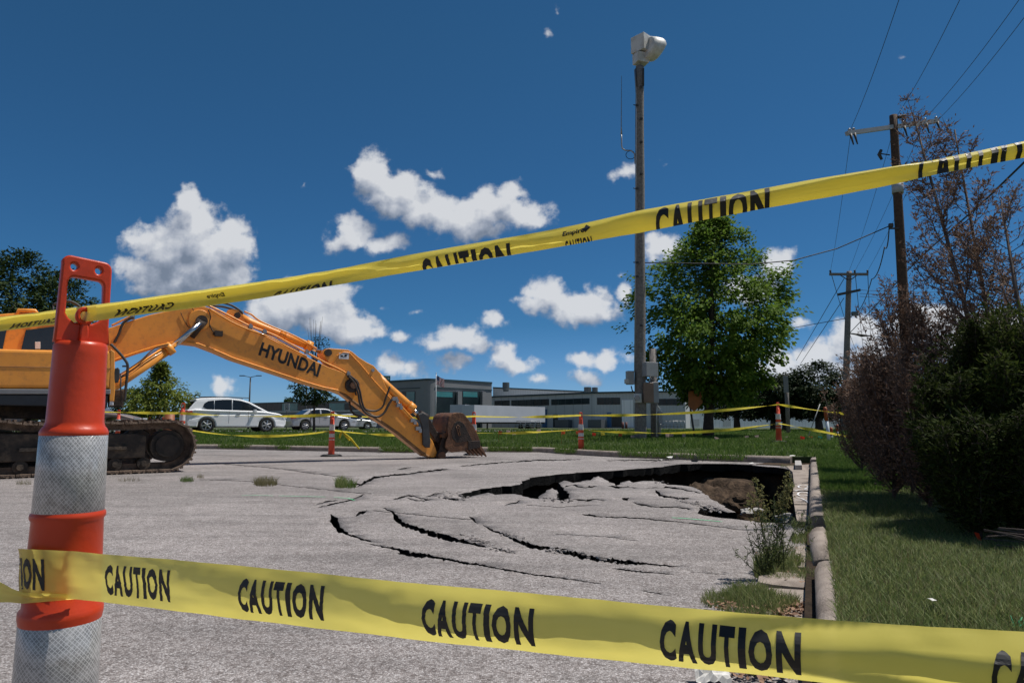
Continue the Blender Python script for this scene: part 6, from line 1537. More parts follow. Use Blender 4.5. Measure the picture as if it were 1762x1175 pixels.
FL = [(858, 744, 'o'), (872, 743, 'w'), (882, 745, 'w'), (924, 742, 'w'), (966, 744, 'o'), (991, 744, 'o'), (1019, 747, 'r'), (1034, 746, 'y'), (1064, 748, 'o'), (1145, 749, 'w'), (1152, 748, 'w'), (1173, 749, 'w'), (1229, 754, 'w'), (1273, 756, 'o'), (1281, 753, 'w'), (1298, 752, 'w'), (1309, 757, 'w'), (1317, 757, 'w'), (1329, 758, 'w'), (1376, 753, 'r'), (1391, 753, 'r'), (1407, 753, 't'), (1438, 758, 'w'), (1445, 758, 'r'), (1457, 756, 'r'), (1372, 756, 'o'), (1348, 754, 'w'), (1450, 754, 'w'), (1085, 752, 'w'), (1200, 755, 'o')]
cols = {'o': ('marker_flag_orange', (.55, .10, .03), 'orange'), 'w': ('marker_flag_pale', (.50, .36, .33), 'pale pink'), 'r': ('marker_flag_red', (.55, .035, .02), 'red'), 'y': ('marker_flag_yellow', (.55, .45, .05), 'yellow'), 't': ('marker_flag_teal', (.0, .30, .25), 'teal')}
rr = random.Random(3)
for i, (px, py, c_) in enumerate(FL):
    Y = 20+rr.uniform(-.6, 3); g_ = gp(px, Y); z0 = terrain(g_.x, g_.y); zf = P(px, py, Y).z; mb = MB(); mb.tube([(g_.x, g_.y, z0), (g_.x, g_.y, zf+.05)], .004, 4)
    w_ = .11; mb.v += [(g_.x, g_.y, zf+.05), (g_.x+w_, g_.y-.05, zf+.04+rr.uniform(-.03, .03)), (g_.x+w_*.9, g_.y-.02, zf-.05), (g_.x, g_.y, zf-.05)]; k = len(mb.v); mb.face([k-4, k-3, k-2, k-1])
    o = mb.build('marker_flag', M(cols[c_][0], cols[c_][1], None, rough=.7, transl=.3), off=Vector((g_.x, g_.y, z0)))
    where = 'between the bucket and the lone bright post' if px < 1000 else 'left of the siren pole foot' if px < 1100 else 'between siren pole and corner post' if px < 1335 else 'right of the corner post'
    tag(o, cols[c_][2]+' utility flag in the grass '+where, 'marker flag', cols[c_][2]+' lawn flags '+where)
# ---------------------------------------------------------------- vegetation
def leafmat(name, a, b, tr=.35, rough=.5): return M(name, a, None, rough=rough+.15, island=b, transl=tr, spec=.12)
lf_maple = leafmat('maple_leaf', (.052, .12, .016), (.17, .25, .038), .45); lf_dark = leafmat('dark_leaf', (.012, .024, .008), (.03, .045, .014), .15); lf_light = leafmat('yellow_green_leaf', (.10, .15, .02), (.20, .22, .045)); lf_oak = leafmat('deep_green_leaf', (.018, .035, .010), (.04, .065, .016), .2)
lf_dead = M('dead_needles', (.10, .058, .038), None, rough=.9, island=(.30, .19, .13), transl=.15); twig_m = M('dead_twigs', (.075, .055, .048), (.13, .10, .09), 9, .9); lf_cedar = leafmat('cedar_foliage', (.014, .026, .006), (.055, .072, .016), .2, .7); lf_grn2 = leafmat('juniper_light', (.022, .040, .008), (.095, .12, .025), .25, .7)
def rand_unit(rs, n):
    v = rs.normal(size=(n, 3)); return v/np.linalg.norm(v, axis=1)[:, None]
def leaf_mesh(name, pos, size, mat, parent, rs, up_bias=.5, aspect=.62, dirs=None, droop=0.):
    """pos (n,3), each leaf a bent diamond of 2 triangles pairs"""
    n = len(pos); nrm = rand_unit(rs, n); nrm[:, 2] = np.abs(nrm[:, 2])+up_bias; nrm /= np.linalg.norm(nrm, axis=1)[:, None]
    d = rand_unit(rs, n) if dirs is None else dirs+rs.normal(size=(n, 3))*.25
    d = d-nrm*(d*nrm).sum(1)[:, None]; d /= np.linalg.norm(d, axis=1)[:, None]+1e-9; d[:, 2] -= droop
    s = np.cross(nrm, d); sz = (size*(rs.uniform(.6, 1.25, n)))[:, None]
    a = pos; b_ = pos+d*sz*.45+s*sz*aspect*.5; c = pos+d*sz; e = pos+d*sz*.45-s*sz*aspect*.5
    V = np.stack([a, b_, c, e], 1).reshape(-1, 3); o_ = np.array(tuple(OFF.get(parent.name, Vector()))) if parent else 0
    V = V-o_
    me = bpy.data.meshes.new(name); me.vertices.add(4*n); me.vertices.foreach_set('co', V.astype(np.float32).ravel())
    me.loops.add(4*n); me.loops.foreach_set('vertex_index', np.arange(4*n, dtype=np.int32)); me.polygons.add(n); me.polygons.foreach_set('loop_start', np.arange(0, 4*n, 4, dtype=np.int32)); me.polygons.foreach_set('loop_total', np.full(n, 4, dtype=np.int32))
    me.materials.append(mat); me.update(calc_edges=True)
    o = bpy.data.objects.new(name, me); COL.objects.link(o)
    if parent: o.parent = parent; OFF[o.name] = OFF.get(parent.name, Vector())
    return o
def broad_tree(name, lab, base, h, crown, trunk_r, nleaf, lsize, lmat, seed, group=None, trunk_top=.5, limbs=14, clump=.5, gaps=.35, shape=None, per=26, cat='tree', up=.5, trunk=True):
    """crown = (cx, cy, cz0, cz1, rx, ry) relative to base; clumps grow at the ends of limbs"""
    rs = np.random.RandomState(seed); rr = random.Random(seed); B = Vector(base); t = thing(name, lab, cat, tuple(B), group)
    cx, cy, z0, z1, rx, ry = crown; mb = MB()
    if trunk:
        tp = [B+Vector((cx*f+rr.uniform(-.03, .03)*h*.1, cy*f, h*f*trunk_top*1.5)) for f in (0, .1, .3, .6, 1)]; tp[0].z -= .15
        mb.tube(tp, [trunk_r*1.35, trunk_r, trunk_r*.85, trunk_r*.6, trunk_r*.25], 10)
    cents = []; pts = []
    nc = max(6, nleaf//per); k = 0
    while len(cents) < nc and k < nc*60:
        k += 1; zt_ = rr.random(); prof = shape(zt_) if shape else sqrt(max(0, 1-(2*zt_-1)**2)); a = rr.uniform(0, 2*pi); r = rr.random()**.42*prof
        lump_ = 1+.34*noise.noise(Vector((cos(a)*1.6, sin(a)*1.6, zt_*3.2+seed)))*2+.22*noise.noise(Vector((cos(a)*5, sin(a)*5, zt_*9+seed)))*2
        p = Vector((cx+rx*r*cos(a)*lump_, cy+ry*r*sin(a)*lump_, z0+(z1-z0)*zt_))
        if noise.noise(Vector((p.x/clump, p.y/clump, p.z/clump+seed*3.3))) < gaps-.5: continue
        cents.append(B+p)
    if trunk:
        for i in range(limbs):
            c = cents[int(i*len(cents)/limbs)]; f = rr.uniform(.28, .95); s0 = tp[1].lerp(tp[-1], f*.9); m_ = s0.lerp(c, .5)+Vector((0, 0, -.06*h)); mb.tube([s0, m_, s0.lerp(c, .9)], [trunk_r*.34*(1.1-f), trunk_r*.2*(1.1-f*.8), trunk_r*.06], 6)
        mb.build('trunk', bark, t)
    ca = np.array([tuple(c) for c in cents]); idx = rs.randint(0, len(ca), nleaf)
    off = rand_unit(rs, nleaf)*(rs.uniform(0, 1, nleaf)**.5)[:, None]*np.array([clump*.62, clump*.62, clump*.42])
    pos = ca[idx]+off; ctr = np.array([B.x+cx, B.y+cy, B.z+(z0+z1)/2]); d = pos-ctr; d /= np.linalg.norm(d, axis=1)[:, None]
    leaf_mesh('crown', pos, lsize, lmat, t, rs, up, dirs=d, droop=.25); return t
def tz(px, Y): g_ = gp(px, Y); return (g_.x, g_.y, terrain(g_.x, g_.y))
# maple by the siren pole
MY = 25.; b_ = tz(1217, MY); zt_ = P(1217, 376, MY).z-b_[2]; mx = MY/FPX
def maple_shape(z): return [ .50, .72, .88, 1.0, .98, .92, .84, .73, .60, .44, .20][min(10, int(z*10.99))]
broad_tree('maple_tree', 'leafy green maple standing right of the siren pole', b_, zt_, (0.42, 0, P(0, 690, MY).z-b_[2], zt_-.05, 142*mx, 118*mx), .17, 44000, .15, lf_maple, 5, limbs=26, clump=.60, gaps=.31, shape=maple_shape, trunk_top=.55, per=34)
# dark trees beyond
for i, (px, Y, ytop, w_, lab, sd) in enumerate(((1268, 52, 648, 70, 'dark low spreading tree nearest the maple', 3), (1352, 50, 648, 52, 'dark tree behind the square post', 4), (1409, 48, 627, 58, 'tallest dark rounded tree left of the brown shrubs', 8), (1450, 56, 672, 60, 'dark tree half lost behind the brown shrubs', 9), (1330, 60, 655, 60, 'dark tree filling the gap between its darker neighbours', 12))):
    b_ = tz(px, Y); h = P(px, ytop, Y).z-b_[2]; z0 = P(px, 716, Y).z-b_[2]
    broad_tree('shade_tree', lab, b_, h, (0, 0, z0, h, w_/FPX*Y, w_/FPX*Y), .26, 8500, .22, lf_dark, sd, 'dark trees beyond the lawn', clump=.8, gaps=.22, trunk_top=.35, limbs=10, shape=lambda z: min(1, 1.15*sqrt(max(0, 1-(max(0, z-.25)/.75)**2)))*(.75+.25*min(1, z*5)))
# far left tree group
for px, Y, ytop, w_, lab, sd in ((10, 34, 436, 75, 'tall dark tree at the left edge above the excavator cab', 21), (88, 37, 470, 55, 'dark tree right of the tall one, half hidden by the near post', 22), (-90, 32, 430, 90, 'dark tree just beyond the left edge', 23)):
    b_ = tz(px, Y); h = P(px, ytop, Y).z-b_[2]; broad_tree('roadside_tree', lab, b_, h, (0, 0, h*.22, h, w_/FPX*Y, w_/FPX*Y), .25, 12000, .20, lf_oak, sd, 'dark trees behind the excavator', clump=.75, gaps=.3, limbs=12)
b_ = tz(272, 44); h = P(272, 627, 44).z-b_[2]
broad_tree('round_tree', 'rounded yellow green tree under the boom, left of the white car', b_, h, (0, 0, .9, h, 60*44/FPX, 55*44/FPX), .16, 9000, .19, lf_light, 31, clump=.7, gaps=.3, limbs=10, shape=lambda z: [1., 1., .96, .9, .8, .66, .5, .34, .2, .1, .05][min(10, int(z*10.99))])
b_ = tz(225, 50); broad_tree('round_tree', 'darker green tree peeping out left of the rounded yellow green one', b_, 2.9, (0, 0, .6, 2.9, 1.6, 1.6), .12, 3500, .19, lf_oak, 33, clump=.6, gaps=.3)
b_ = tz(541, 42); h = P(541, 545, 42).z-b_[2]
yt = broad_tree('young_tree', 'young tree with a drooping green crown and bare top shoots above the boom', b_, h, (-.1, 0, P(0, 693, 42).z-b_[2], P(0, 640, 42).z-b_[2], 36*42/FPX, 34*42/FPX), .07, 3600, .15, lf_oak, 41, clump=.45, gaps=.25, limbs=8, trunk_top=.5, cat='tree')
mb = MB(); rr = random.Random(4); bb = P(541, 640, 42)
for k in range(15):
    x = rr.uniform(-14, 18); y1 = rr.uniform(540, 600); mb.tube([bb, P(541+x*.5, 610, 42), P(541+x, y1, 42)], [.03, .018, .007], 4)
mb.build('bare_shoots', bark, yt)
rs = np.random.RandomState(2); pos = np.array([tuple(P(rs.uniform(535, 566), rs.uniform(580, 606), 42)) for _ in range(260)]); leaf_mesh('shoot_leaves', pos, .13, lf_oak, yt, rs)
for px, Y, yt_, w_, lab in ((1190, 190, 668, 26, 'low tree line poking above the white warehouse roof'), (495, 170, 684, 6, 'tiny far tree above the low office wing'), (575, 170, 684, 8, 'tiny far tree right of the young tree')):
    b_ = tz(px, Y); h = P(px, yt_, Y).z-b_[2]; broad_tree('far_tree', lab, b_, h, (0, 0, h*.5, h, w_/FPX*Y, 2.5), .3, 1200, .5, lf_oak, int(px), clump=1.2, limbs=3)
# ---------------------------------------------------------------- dead and living conifers on the right
def conifer(name, lab, base, h, rad, seed, needles, nbr=90, nlen=.05, twig=True, lean=(0, 0), dens=60, group=None, z_start=.12, fol_mat=None, trunk_r=.04, asc=.6, open_=.0, shape_p=.8):
    rs = np.random.RandomState(seed); rr = random.Random(seed); B = Vector(base); t = thing(name, lab, 'conifer', tuple(B), group)
    L_ = Vector((lean[0], lean[1], 0)); top = B+L_+Vector((0, 0, h)); mb = MB(); mb.tube([B-Vector((0, 0, .1)), B.lerp(top, .5)+Vector((.02, 0, 0)), top], [trunk_r, trunk_r*.6, .006], 8); mb.build('trunk', twig_m if needles is lf_dead else bark, t)
    tm = MB(); P_, D_ = [], []
    for i in range(nbr):
        f = z_start+(1-z_start)*(i+.5)/nbr; s0 = B.lerp(top, f); r = rad*(max(.04, 1-f)**shape_p)*rr.uniform(.55, 1.15)+.05; a = rr.uniform(0, 2*pi); r *= 1+.9*noise.noise(Vector((cos(a)*1.3, sin(a)*1.3, f*4+seed)))
        out = Vector((cos(a), sin(a), 0)); e1 = s0+out*r*.55+Vector((0, 0, r*asc*.35)); e2 = s0+out*r+Vector((0, 0, r*asc*1.15)); tm.tube([s0, e1, e2], [trunk_r*.28*(1.15-f), trunk_r*.16*(1.15-f)+.002, .002], 4)
        m_ = max(4, int(dens*r/max(rad, .01)))
        for k in range(m_):
            q = rr.random()**.7*(1-open_)+open_; p = s0.lerp(e1, q*2) if q < .5 else e1.lerp(e2, q*2-1)
            sd_ = Vector((rr.uniform(-1, 1), rr.uniform(-1, 1), rr.uniform(-.25, .9))).normalized(); tl = rr.uniform(.05, .16)*(.5+rad*.5); e = p+sd_*tl
            if twig and k % 2 == 0: tm.tube([p, e], [.0022, .001], 3, cap=False)
            for w in range(5): P_.append(tuple(p.lerp(e, rr.random()*1.1)+Vector((rr.uniform(-1, 1), rr.uniform(-1, 1), rr.uniform(-1, 1)))*.007)); D_.append(tuple((sd_+out*.5+Vector((0, 0, .5))).normalized()))
    tm.build('branches', twig_m if needles is lf_dead else bark, t)
    leaf_mesh('needles', np.array(P_), nlen, needles, t, rs, .1, .30, dirs=np.array(D_)); return t
def cz(px, Y): g_ = gp(px, Y); return (g_.x, g_.y, .14)
def hz(py, Y): return P(881, py, Y).z-.14
conifer('dead_conifer', 'tall leafless brown conifer reaching up at the right edge', cz(1733, 5.6), hz(176, 5.6), .66, 61, lf_dead, 60, .034, lean=(-.46, .2), dens=84, z_start=.22, trunk_r=.030, asc=1.0, open_=.26, shape_p=.8)
conifer('dead_conifer', 'second leader of the dead conifer, leaning less than the tallest one', cz(1738, 5.7), hz(215, 5.7), .40, 63, lf_dead, 30, .034, lean=(-.20, .1), dens=64, z_start=.35, trunk_r=.026, asc=1.2, open_=.4, shape_p=.6)
conifer('dead_conifer', 'slender second stem of the dead conifer at the very right edge', cz(1790, 5.0), hz(330, 5.0), .75, 66, lf_dead, 60, .034, lean=(.0, .2), dens=50, z_start=.12, trunk_r=.032, asc=1.0, open_=.3)
DEAD = 'brown dying shrubs on the right'
for k, (px, Y, ytop, rad, sd, lab) in enumerate(((1562, 6.3, 532, .30, 71, 'tallest brown shrub, in front of the brown utility pole'), (1508, 7.2, 648, .24, 72, 'brown shrub leaning out left below the middle pole'), (1612, 5.9, 570, .28, 73, 'brown shrub between the tallest one and the green junipers'), (1478, 9.2, 690, .28, 74, 'grey brown shrub farthest left, thin and wispy'), (1590, 5.4, 690, .26, 75, 'low brown shrub at the front of the brown group'), (1530, 6.0, 655, .24, 76, 'brown shrub filling the foot of the brown group'))):
    conifer('dying_shrub', lab, cz(px, Y), hz(ytop, Y), rad, sd, lf_dead, 100, .034, dens=44, z_start=.02, trunk_r=.018, asc=1.9, group=DEAD, shape_p=.42)
GRN = 'green junipers on the right'
for k, (px, Y, ytop, rad, sd, lab, mt_) in enumerate(((1682, 4.7, 604, .18, 81, 'dark green juniper spire in the centre of the group', lf_cedar), (1645, 4.4, 722, .17, 82, 'dark juniper bulging left over the grass', lf_cedar), (1722, 4.3, 690, .20, 83, 'dark juniper in the middle front of the group', lf_grn2), (1778, 4.3, 592, .24, 84, 'yellowish juniper cut by the right edge', lf_grn2), (1716, 5.2, 620, .20, 85, 'juniper standing behind the others', lf_cedar), (1668, 4.0, 800, .17, 86, 'lowest juniper at the front of the group', lf_cedar), (1748, 4.8, 640, .20, 87, 'juniper wedged before the trunk of the dead conifer', lf_grn2), (1745, 3.95, 800, .2, 88, 'low juniper spilling onto the grass at the right edge', lf_cedar))):
    conifer('juniper', lab, cz(px, Y), hz(ytop, Y), rad, sd, mt_, 110, .038, dens=72, z_start=.03, trunk_r=.018, asc=1.8, group=GRN, shape_p=.42)
mb = MB()
for k in range(16):
    a = P(1690+rr.uniform(0, 60), 905+rr.uniform(0, 34), 4.0-rr.uniform(0, .6)); b2 = a+Vector((rr.uniform(.15, .45), rr.uniform(-.25, .1), rr.uniform(-.10, .02))); mb.tube([a, a.lerp(b2, .5)+Vector((0, 0, .02)), b2], [.005, .004, .002], 4)
o = mb.build('fallen_branches', twig_m, off=Vector(mb.v[0])); tag(o, 'tangle of thin dead branches low under the junipers', 'branches', kind='stuff')
# ---------------------------------------------------------------- grass
gm = M('grass_blades', (.055, .125, .016), None, rough=.65, island=(.15, .21, .05), transl=.4, spec=.2); gm_dry = M('dry_grass', (.13, .125, .05), None, rough=.7, island=(.26, .22, .11), transl=.3)
gm_near = M('near_grass', (.085, .145, .034), None, rough=.6, island=(.29, .31, .12), transl=.4, spec=.25)
def grass(name, pts, hmin, hmax, w, mat, seed, lab, lean=.5, kind='stuff', parent=None, cat='grass'):
    rs = np.random.RandomState(seed); n = len(pts); p = np.array(pts, dtype=float); a = rs.uniform(0, 2*pi, n); h = rs.uniform(hmin, hmax, n)*p[:, 3]; ln = rs.uniform(.1, 1, n)*lean*h
    ww = w*p[:, 3]*rs.uniform(.6, 1.2, n)*(p[:, 4] if p.shape[1] > 4 else 1)
    base = p[:, :3]; dx, dy = np.cos(a), np.sin(a); fa = rs.uniform(0, 2*pi, n); sxv, syv = np.cos(fa), np.sin(fa)
    # face the blades roughly broadside to the lot
    z = np.zeros(n); S = np.stack([sxv*.35+np.sign(sxv)*.65, syv*.35, z], 1)*ww[:, None]/2
    m1 = base+np.stack([dx*ln*.35, dy*ln*.35, h*.6], 1); tip = base+np.stack([dx*ln, dy*ln, h], 1)
    V = np.stack([base-S, base+S, m1-S*.75, m1+S*.75, tip], 1).reshape(-1, 3)
    k = np.arange(n)*5; F4 = np.stack([k, k+1, k+3, k+2], 1); F3 = np.stack([k+2, k+3, k+4], 1)
    me = bpy.data.meshes.new(name); me.vertices.add(5*n); me.vertices.foreach_set('co', V.astype(np.float32).ravel())
    loops = np.concatenate([F4, F3], 1).ravel().astype(np.int32); me.loops.add(len(loops)); me.loops.foreach_set('vertex_index', loops)
    st = np.stack([np.arange(n)*7, np.arange(n)*7+4], 1).ravel().astype(np.int32); tot = np.tile(np.array([4, 3], dtype=np.int32), n); me.polygons.add(2*n); me.polygons.foreach_set('loop_start', st); me.polygons.foreach_set('loop_total', tot)
    me.materials.append(mat); me.update(calc_edges=True); o = bpy.data.objects.new(name, me); COL.objects.link(o)
    if parent: o.parent = parent
    if kind: tag(o, lab, cat, kind=kind)
    return o
def on_ground(x, y): return not in_poly(x, y, GHOLE)
rs = np.random.RandomState(77); rr = random.Random(77)
pts = []
def patch(u, v, s=1.): return noise.noise(Vector((u*s, v*s, 7)))
# near right lawn
while len(pts) < 110000:
    y = 1.7+5.8*rr.random()**1.7; x0 = rb(y).x+.11; x = x0+rr.random()*(y*.80-x0+.5)
    if x < x0: continue
    s_ = .75+.35*patch(x, y, 2.); pts.append((x, y, terrain(x, y, 1)-.01, s_*(1.1 if y < 3.5 else .9), 1+.25*y/4))
grass('near_lawn', pts, .022, .060, .0036, gm_near, 1, 'green grass of the near right lawn beside the kerb', 1.25)
far_ = []
while len(far_) < 60000:
    y = 1.5+11*rr.random(); x = rr.uniform(y*.72+.2, y*.8+5)
    far_.append((x, y, terrain(x, y, 1)-.01, 1.05, 1.8))
grass('side_lawn', far_, .022, .060, .0036, gm_near, 7, 'lawn running on beyond the junipers', 1.25)
pts = [p for p in pts if rr.random() < .16]
grass('dry_lawn_blades', pts, .025, .075, .0032, gm_dry, 2, 'straw coloured blades mixed into the near right lawn', .8)
pts = []
for _ in range(70000):                       # overhanging edge of both kerbs and the middle distance on the right
    y = 6.5+9*rr.random(); x0 = rb(y).x+.12; x = x0+rr.random()**1.4*(y*.62-x0+.3)
    if x > x0: pts.append((x, y, terrain(x, y, 1)-.01, .8+.3*patch(x, y, 1.), 2.2+.1*y))
pts = pts[:30000]
grass('lawn', pts, .05, .10, .004, gm, 3, 'green lawn strip right of the gutter')
pts = []
FE = offset_edge(FAR, .11); FE = resample([p for p in FE if p.x > -13], .25)
for _ in range(260000):                       # verge beyond the far kerb
    y = 12.5+23*rr.random()**1.3; x = rr.uniform(-.78, .62)*y
    if not on_ground(x, y): continue
    if y < 15.5 and x < rb(y).x+1.5 and x > 9: continue
    d = 0.
    pts.append((x, y, terrain(x, y)-.01, (.95+.5*patch(x, y, .9)), 3.+.06*(y-12)))
    if len(pts) > 120000: break
grass('far_verge', pts, .05, .13, .005, gm, 4, 'green grass verge beyond the far kerb', .9)
pts = []
for _ in range(14000):
    q = FE[rr.randrange(len(FE)-1)].copy(); q.x += rr.uniform(-.25, .25)
    if patch(q.x, q.y, .8) < -.02: continue
    x, y = q.x+rr.uniform(-.05, .05), q.y-.11+rr.uniform(-.12, .04); pts.append((x, y, .02+.10*rr.random(), .8, 3))
grass('kerb_weeds', pts, .05, .12, .005, gm, 5, 'grass growing over and through the far kerb', 1.)
pts = []
for _ in range(26000):
    y = 32+50*rr.random(); x = rr.uniform(-.75, .8)*y; s_ = terrain(x, y)
    pts.append((x, y, s_-.01, 1.2, 9))
grass('distant_grass', pts, .06, .14, .006, gm, 6, 'far lawn around the street and trees')
def tufts(name, cells, mat, hmin, hmax, w, seed, lab, zf=lambda x, y: 0., lean=.9, kind='stuff'):
    rr = random.Random(seed); pts = []
    for (px, py, rx, ry, n, s_) in cells:
        for _ in range(n):
            a, r = rr.uniform(0, 2*pi), sqrt(rr.random()); p = G(px+rx*r*cos(a), py+ry*r*sin(a)); pts.append((p.x, p.y, zf(p.x, p.y), s_, 1.))
    return grass(name, pts, hmin, hmax, w, mat, seed, lab, lean, kind)
gut = [(1432, 950, 14, 9, 500, 1.3), (1400, 972, 10, 8, 260, 1.2), (1350, 1000, 40, 5, 420, .9), (1390, 1000, 16, 8, 260, 1.), (1245, 1035, 40, 12, 500, .8), (1290, 1030, 42, 16, 900, 1.), (1325, 1045, 50, 12, 900, 1.), (1340, 972, 44, 12, 900, 1.1), (1318, 990, 20, 8, 400, 1.1), (1385, 930, 24, 8, 420, 1.), (1400, 925, 14, 4, 260, .9), (1345, 948, 40, 10, 300, .7), (1370, 985, 36, 6, 200, .7), (1420, 950, 20, 10, 420, 1.), (1375, 905, 14, 4, 260, .8), (1300, 1060, 60, 8, 500, .8), (1440, 1175, 60, 20, 700, 1.1), (1320, 1150, 60, 16, 240, .7), (1362, 838, 6, 5, 120, .9), (1356, 803, 14, 1.5, 120, .8)]
tufts('gutter_weeds', gut, gm_near, .02, .07, .0035, 11, 'weeds and grass filling the broken gutter')
tufts('gutter_dry_grass', [(a, b, c, d, int(e*.4), f) for a, b, c, d, e, f in gut], gm_dry, .02, .06, .003, 12, 'dry straw among the gutter weeds')
for cells, mt_, lab, sd in (([(587, 837, 11, 3, 420, 1.)], gm_near, 'bright green grass tuft growing at the bend of the far crack', 21), ([(457, 834, 20, 3.5, 420, .9)], gm_dry, 'dry yellowish tuft on the lot, left of the green tuft', 22), ([(322, 828, 12, 2, 240, .6)], gm, 'low dark tuft near the nose of the crawler track', 23), ([(345, 822, 6, 1.5, 70, .5)], gm_dry, 'tiny tuft just beyond the low dark one', 24), ([(40, 833, 14, 2, 120, .5)], gm_dry, 'thin dry tuft under the crawler track at the left edge', 25), ([(604, 838, 9, 3, 160, .8)], gm, 'sparse dark tuft right beside the bright green one', 26), ([(222, 827, 20, 2, 90, .5)], gm_dry, 'thin straw tufts right of the near post', 28)):
    o = tufts('grass_tuft', cells, mt_, .05, .15, .005, sd, lab, kind=None); tag(o, lab, 'grass tuft', 'grass tufts on the lot')
# leaf litter
rr = random.Random(9); pos = []
for (px, py, rx, ry, n) in ((1370, 1055, 34, 12, 260), (1300, 1052, 60, 10, 120), (1375, 1000, 30, 12, 90), (1290, 1160, 70, 16, 200), (1400, 1150, 50, 18, 160), (1350, 960, 50, 14, 60), (1240, 1050, 20, 8, 40)):
    for _ in range(n): p = G(px+rr.uniform(-rx, rx), py+rr.uniform(-ry, ry)); pos.append((p.x, p.y, .014+rr.random()*.012))
o = leaf_mesh('leaf_litter', np.array(pos), .022, M('dead_leaf', (.14, .065, .035), None, rough=.8, island=(.34, .20, .12)), None, np.random.RandomState(4), 1.2, .7); tag(o, 'brown fallen leaves in the gutter', 'leaves', kind='stuff')
# tall weeds at the rim of the hole
def weed(name, lab, px, py, tops, seed, col):
    rr = random.Random(seed); rs = np.random.RandomState(seed); b0 = G(px, py); t = thing(name, lab, 'weed', tuple(b0), 'tall weeds at the sinkhole rim'); P_, D_, FP = [], [], []; mb = MB()
    for (tx, ty, br) in tops:
        e = P(tx, ty, b0.y+rr.uniform(-.02, .1)); s0 = b0+Vector((rr.uniform(-.03, .03), rr.uniform(-.02, .02), 0)); m_ = s0.lerp(e, .5)+Vector((rr.uniform(-.015, .015), 0, 0)); mb.tube([s0, m_, e], [.0028, .002, .001], 5)
        H_ = (e-s0).length
        for k in range(int(95*H_/.4)):
            f = .04+.96*rr.random(); p = s0.lerp(m_, f*2) if f < .5 else m_.lerp(e, f*2-1); a = rr.uniform(0, 2*pi)
            if f > .62 and br:
                r_ = .045*(1-f)/.38+.012; q = p+Vector((cos(a), sin(a), .7))*r_*rr.random(); FP += [(q.x+rr.uniform(-.006, .006), q.y+rr.uniform(-.006, .006), q.z+rr.uniform(-.006, .006)) for _ in range(3)]
                if k % 5 == 0: mb.tube([p, q], [.001, .0006], 3, cap=False)
            else: P_.append(tuple(p)); D_.append((cos(a), sin(a), .5+rr.random()*.4))
            if k % 16 == 0 and f < .7:
                e2 = p+Vector((cos(a)*.09, sin(a)*.05, .12))*(1-f*.5); mb.tube([p, e2], [.0014, .0008], 4)
                for _ in range(9): w_ = rr.random(); P_.append(tuple(p.lerp(e2, w_))); D_.append((rr.uniform(-1, 1), rr.uniform(-1, 1), .5))
    mb.build('stems', M('weed_stem', (.06, .075, .03), None, rough=.7), t); leaf_mesh('leaves', np.array(P_), .026, leafmat('weed_leaf', (.05, .08, .025), (.13, .16, .05)), t, rs, .1, .2, dirs=np.array(D_))
    if FP: leaf_mesh('buds', np.array(FP), .012, leafmat('weed_bud', (.12, .13, .04), (.24, .21, .09)), t, rs, .3, .8)
weed('tall_weed', 'bushy headed tall weed in front of the dark hole, left of its twin', 1322, 998, [(1299, 824, 1), (1310, 838, 1), (1291, 850, 1), (1283, 905, 0), (1312, 880, 0), (1330, 900, 0), (1262, 945, 0), (1302, 860, 1), (1341, 930, 0), (1296, 940, 0)], 1, 0)
weed('tall_weed', 'bushy headed tall weed close against the sprayed gutter', 1338, 985, [(1352, 812, 1), (1362, 815, 1), (1343, 850, 1), (1356, 840, 1), (1371, 900, 0), (1338, 890, 0), (1332, 860, 0)], 2, 0)
weed('low_weed', 'low leafy weed between gutter slab and grass', 1385, 925, [(1365, 890, 0), (1378, 885, 0), (1392, 895, 0), (1400, 905, 0), (1355, 900, 0), (1410, 912, 0)], 3, 0)
weed('low_weed', 'straggly weed at the tip of the nearest kerb', 1408, 962, [(1398, 930, 0), (1412, 926, 0), (1424, 935, 0), (1436, 930, 0), (1392, 945, 0)], 4, 0)
# small litter
def scrap(name, lab, px, py, z, pts, mat, cat='litter', grp=None, lift=.0):
    c = G(px, py, z); mb = MB(); n = len(pts); vs = [(c.x+a*.01, c.y+b*.01, z+.003+h*.01) for a, b, h in pts]; cen = tuple(np.mean(np.array(vs), 0)+np.array([0, 0, .004])); mb.v = vs+[cen]
    for i in range(n): mb.face([i, (i+1) % n, n])
    return tag(mb.build(name, mat, off=c), lab, cat, grp)
paper = M('white_paper', (.72, .70, .66), (.60, .58, .54), 30, .8)
c = G(1228, 1180, .0); mb = MB(); nx = 8
vs = []
for i in range(nx+1):
    for j in range(nx+1):
        u, v = i/nx, j/nx; vs.append((c.x-.05+.105*u, c.y+.0+.05*v, .012+.045*v+.02*noise.noise(Vector((u*3, v*3, 2)))+.012*noise.noise(Vector((u*9, v*9, 2)))))
mb.v = vs
for i in range(nx):
    for j in range(nx): a = i*(nx+1)+j; mb.face([a, a+1, a+nx+2, a+nx+1])
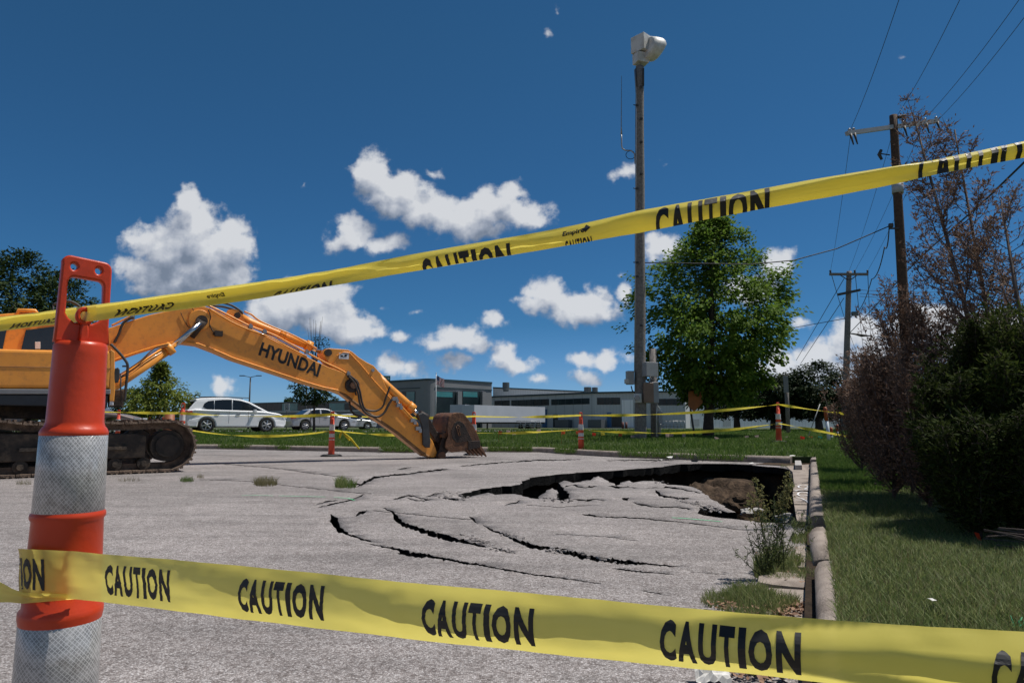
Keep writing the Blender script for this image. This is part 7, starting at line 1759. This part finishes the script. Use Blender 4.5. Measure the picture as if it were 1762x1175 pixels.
k = len(mb.v); c0 = c
tag(mb.build('paper_cup_lid', paper, off=c), 'crumpled white paper scrap at the bottom edge beside the gutter', 'litter')
def wl(px, py, z, s_, lab, mat=paper, g='white litter bits'):
    rr = random.Random(px); scrap('paper_scrap', lab, px, py, z, [(cos(a)*s_*rr.uniform(.6, 1.3), sin(a)*s_*rr.uniform(.6, 1.6), rr.uniform(0, s_*.5)) for a in [i*2*pi/6 for i in range(6)]], mat, grp=g)
wl(1152, 788, .10, 7, 'white scrap standing on the far kerb above the pit'); wl(1139, 792, .02, 5, 'white flake just below the far kerb scrap'); wl(1293, 798, .01, 6, 'white sliver at the far rim of the hole'); wl(1604, 1034, .19, 1.4, 'small white scrap lying in the near lawn'); wl(1411, 917, .03, 1.6, 'crumpled foil bits on the gutter slab', chrome); wl(1418, 915, .03, 1.2, 'second foil bit right of the crumpled one', chrome); wl(396, 768, .22, 4, 'white scrap in the verge below the white car'); wl(1364, 785, .15, 5, 'white bit on the kerb corner'); wl(655, 775, .06, 8, 'pale flat scrap at the foot of the far kerb')
p = P(1683, 926, 3.9); mb = MB(); mb.v = [tuple(p+Vector(q)) for q in ((-.02, 0, .035), (.0, -.01, .03), (.028, 0, -.035), (.008, 0, -.03))]; mb.face([0, 1, 2, 3]); mb.tube([p+Vector((.0, .003, .03)), p+Vector((.01, .003, -.10))], .002, 4)
tag(mb.build('marker_flag', M('marker_flag_hot', (.85, .07, .02), None, rough=.6, transl=.4), off=p), 'bright orange flag in the shade under the junipers', 'marker flag')
rr = random.Random(8); mb = MB(); 
for k in range(9):
    p0 = Vector((1.52+.05*rr.random(), 2.22+.1*rr.random(), .14)); p0 = G(1752+rr.uniform(-8, 10), 1092, .14); e = p0+Vector((rr.uniform(-.03, .03), rr.uniform(-.02, .02), rr.uniform(.03, .06))); mb.tube([p0, e], [.0025, .001], 4)
tag(mb.build('painted_grass', green_paint, off=Vector(mb.v[0])), 'grass blades sprayed bright green at the lower right edge', 'grass', kind='stuff')
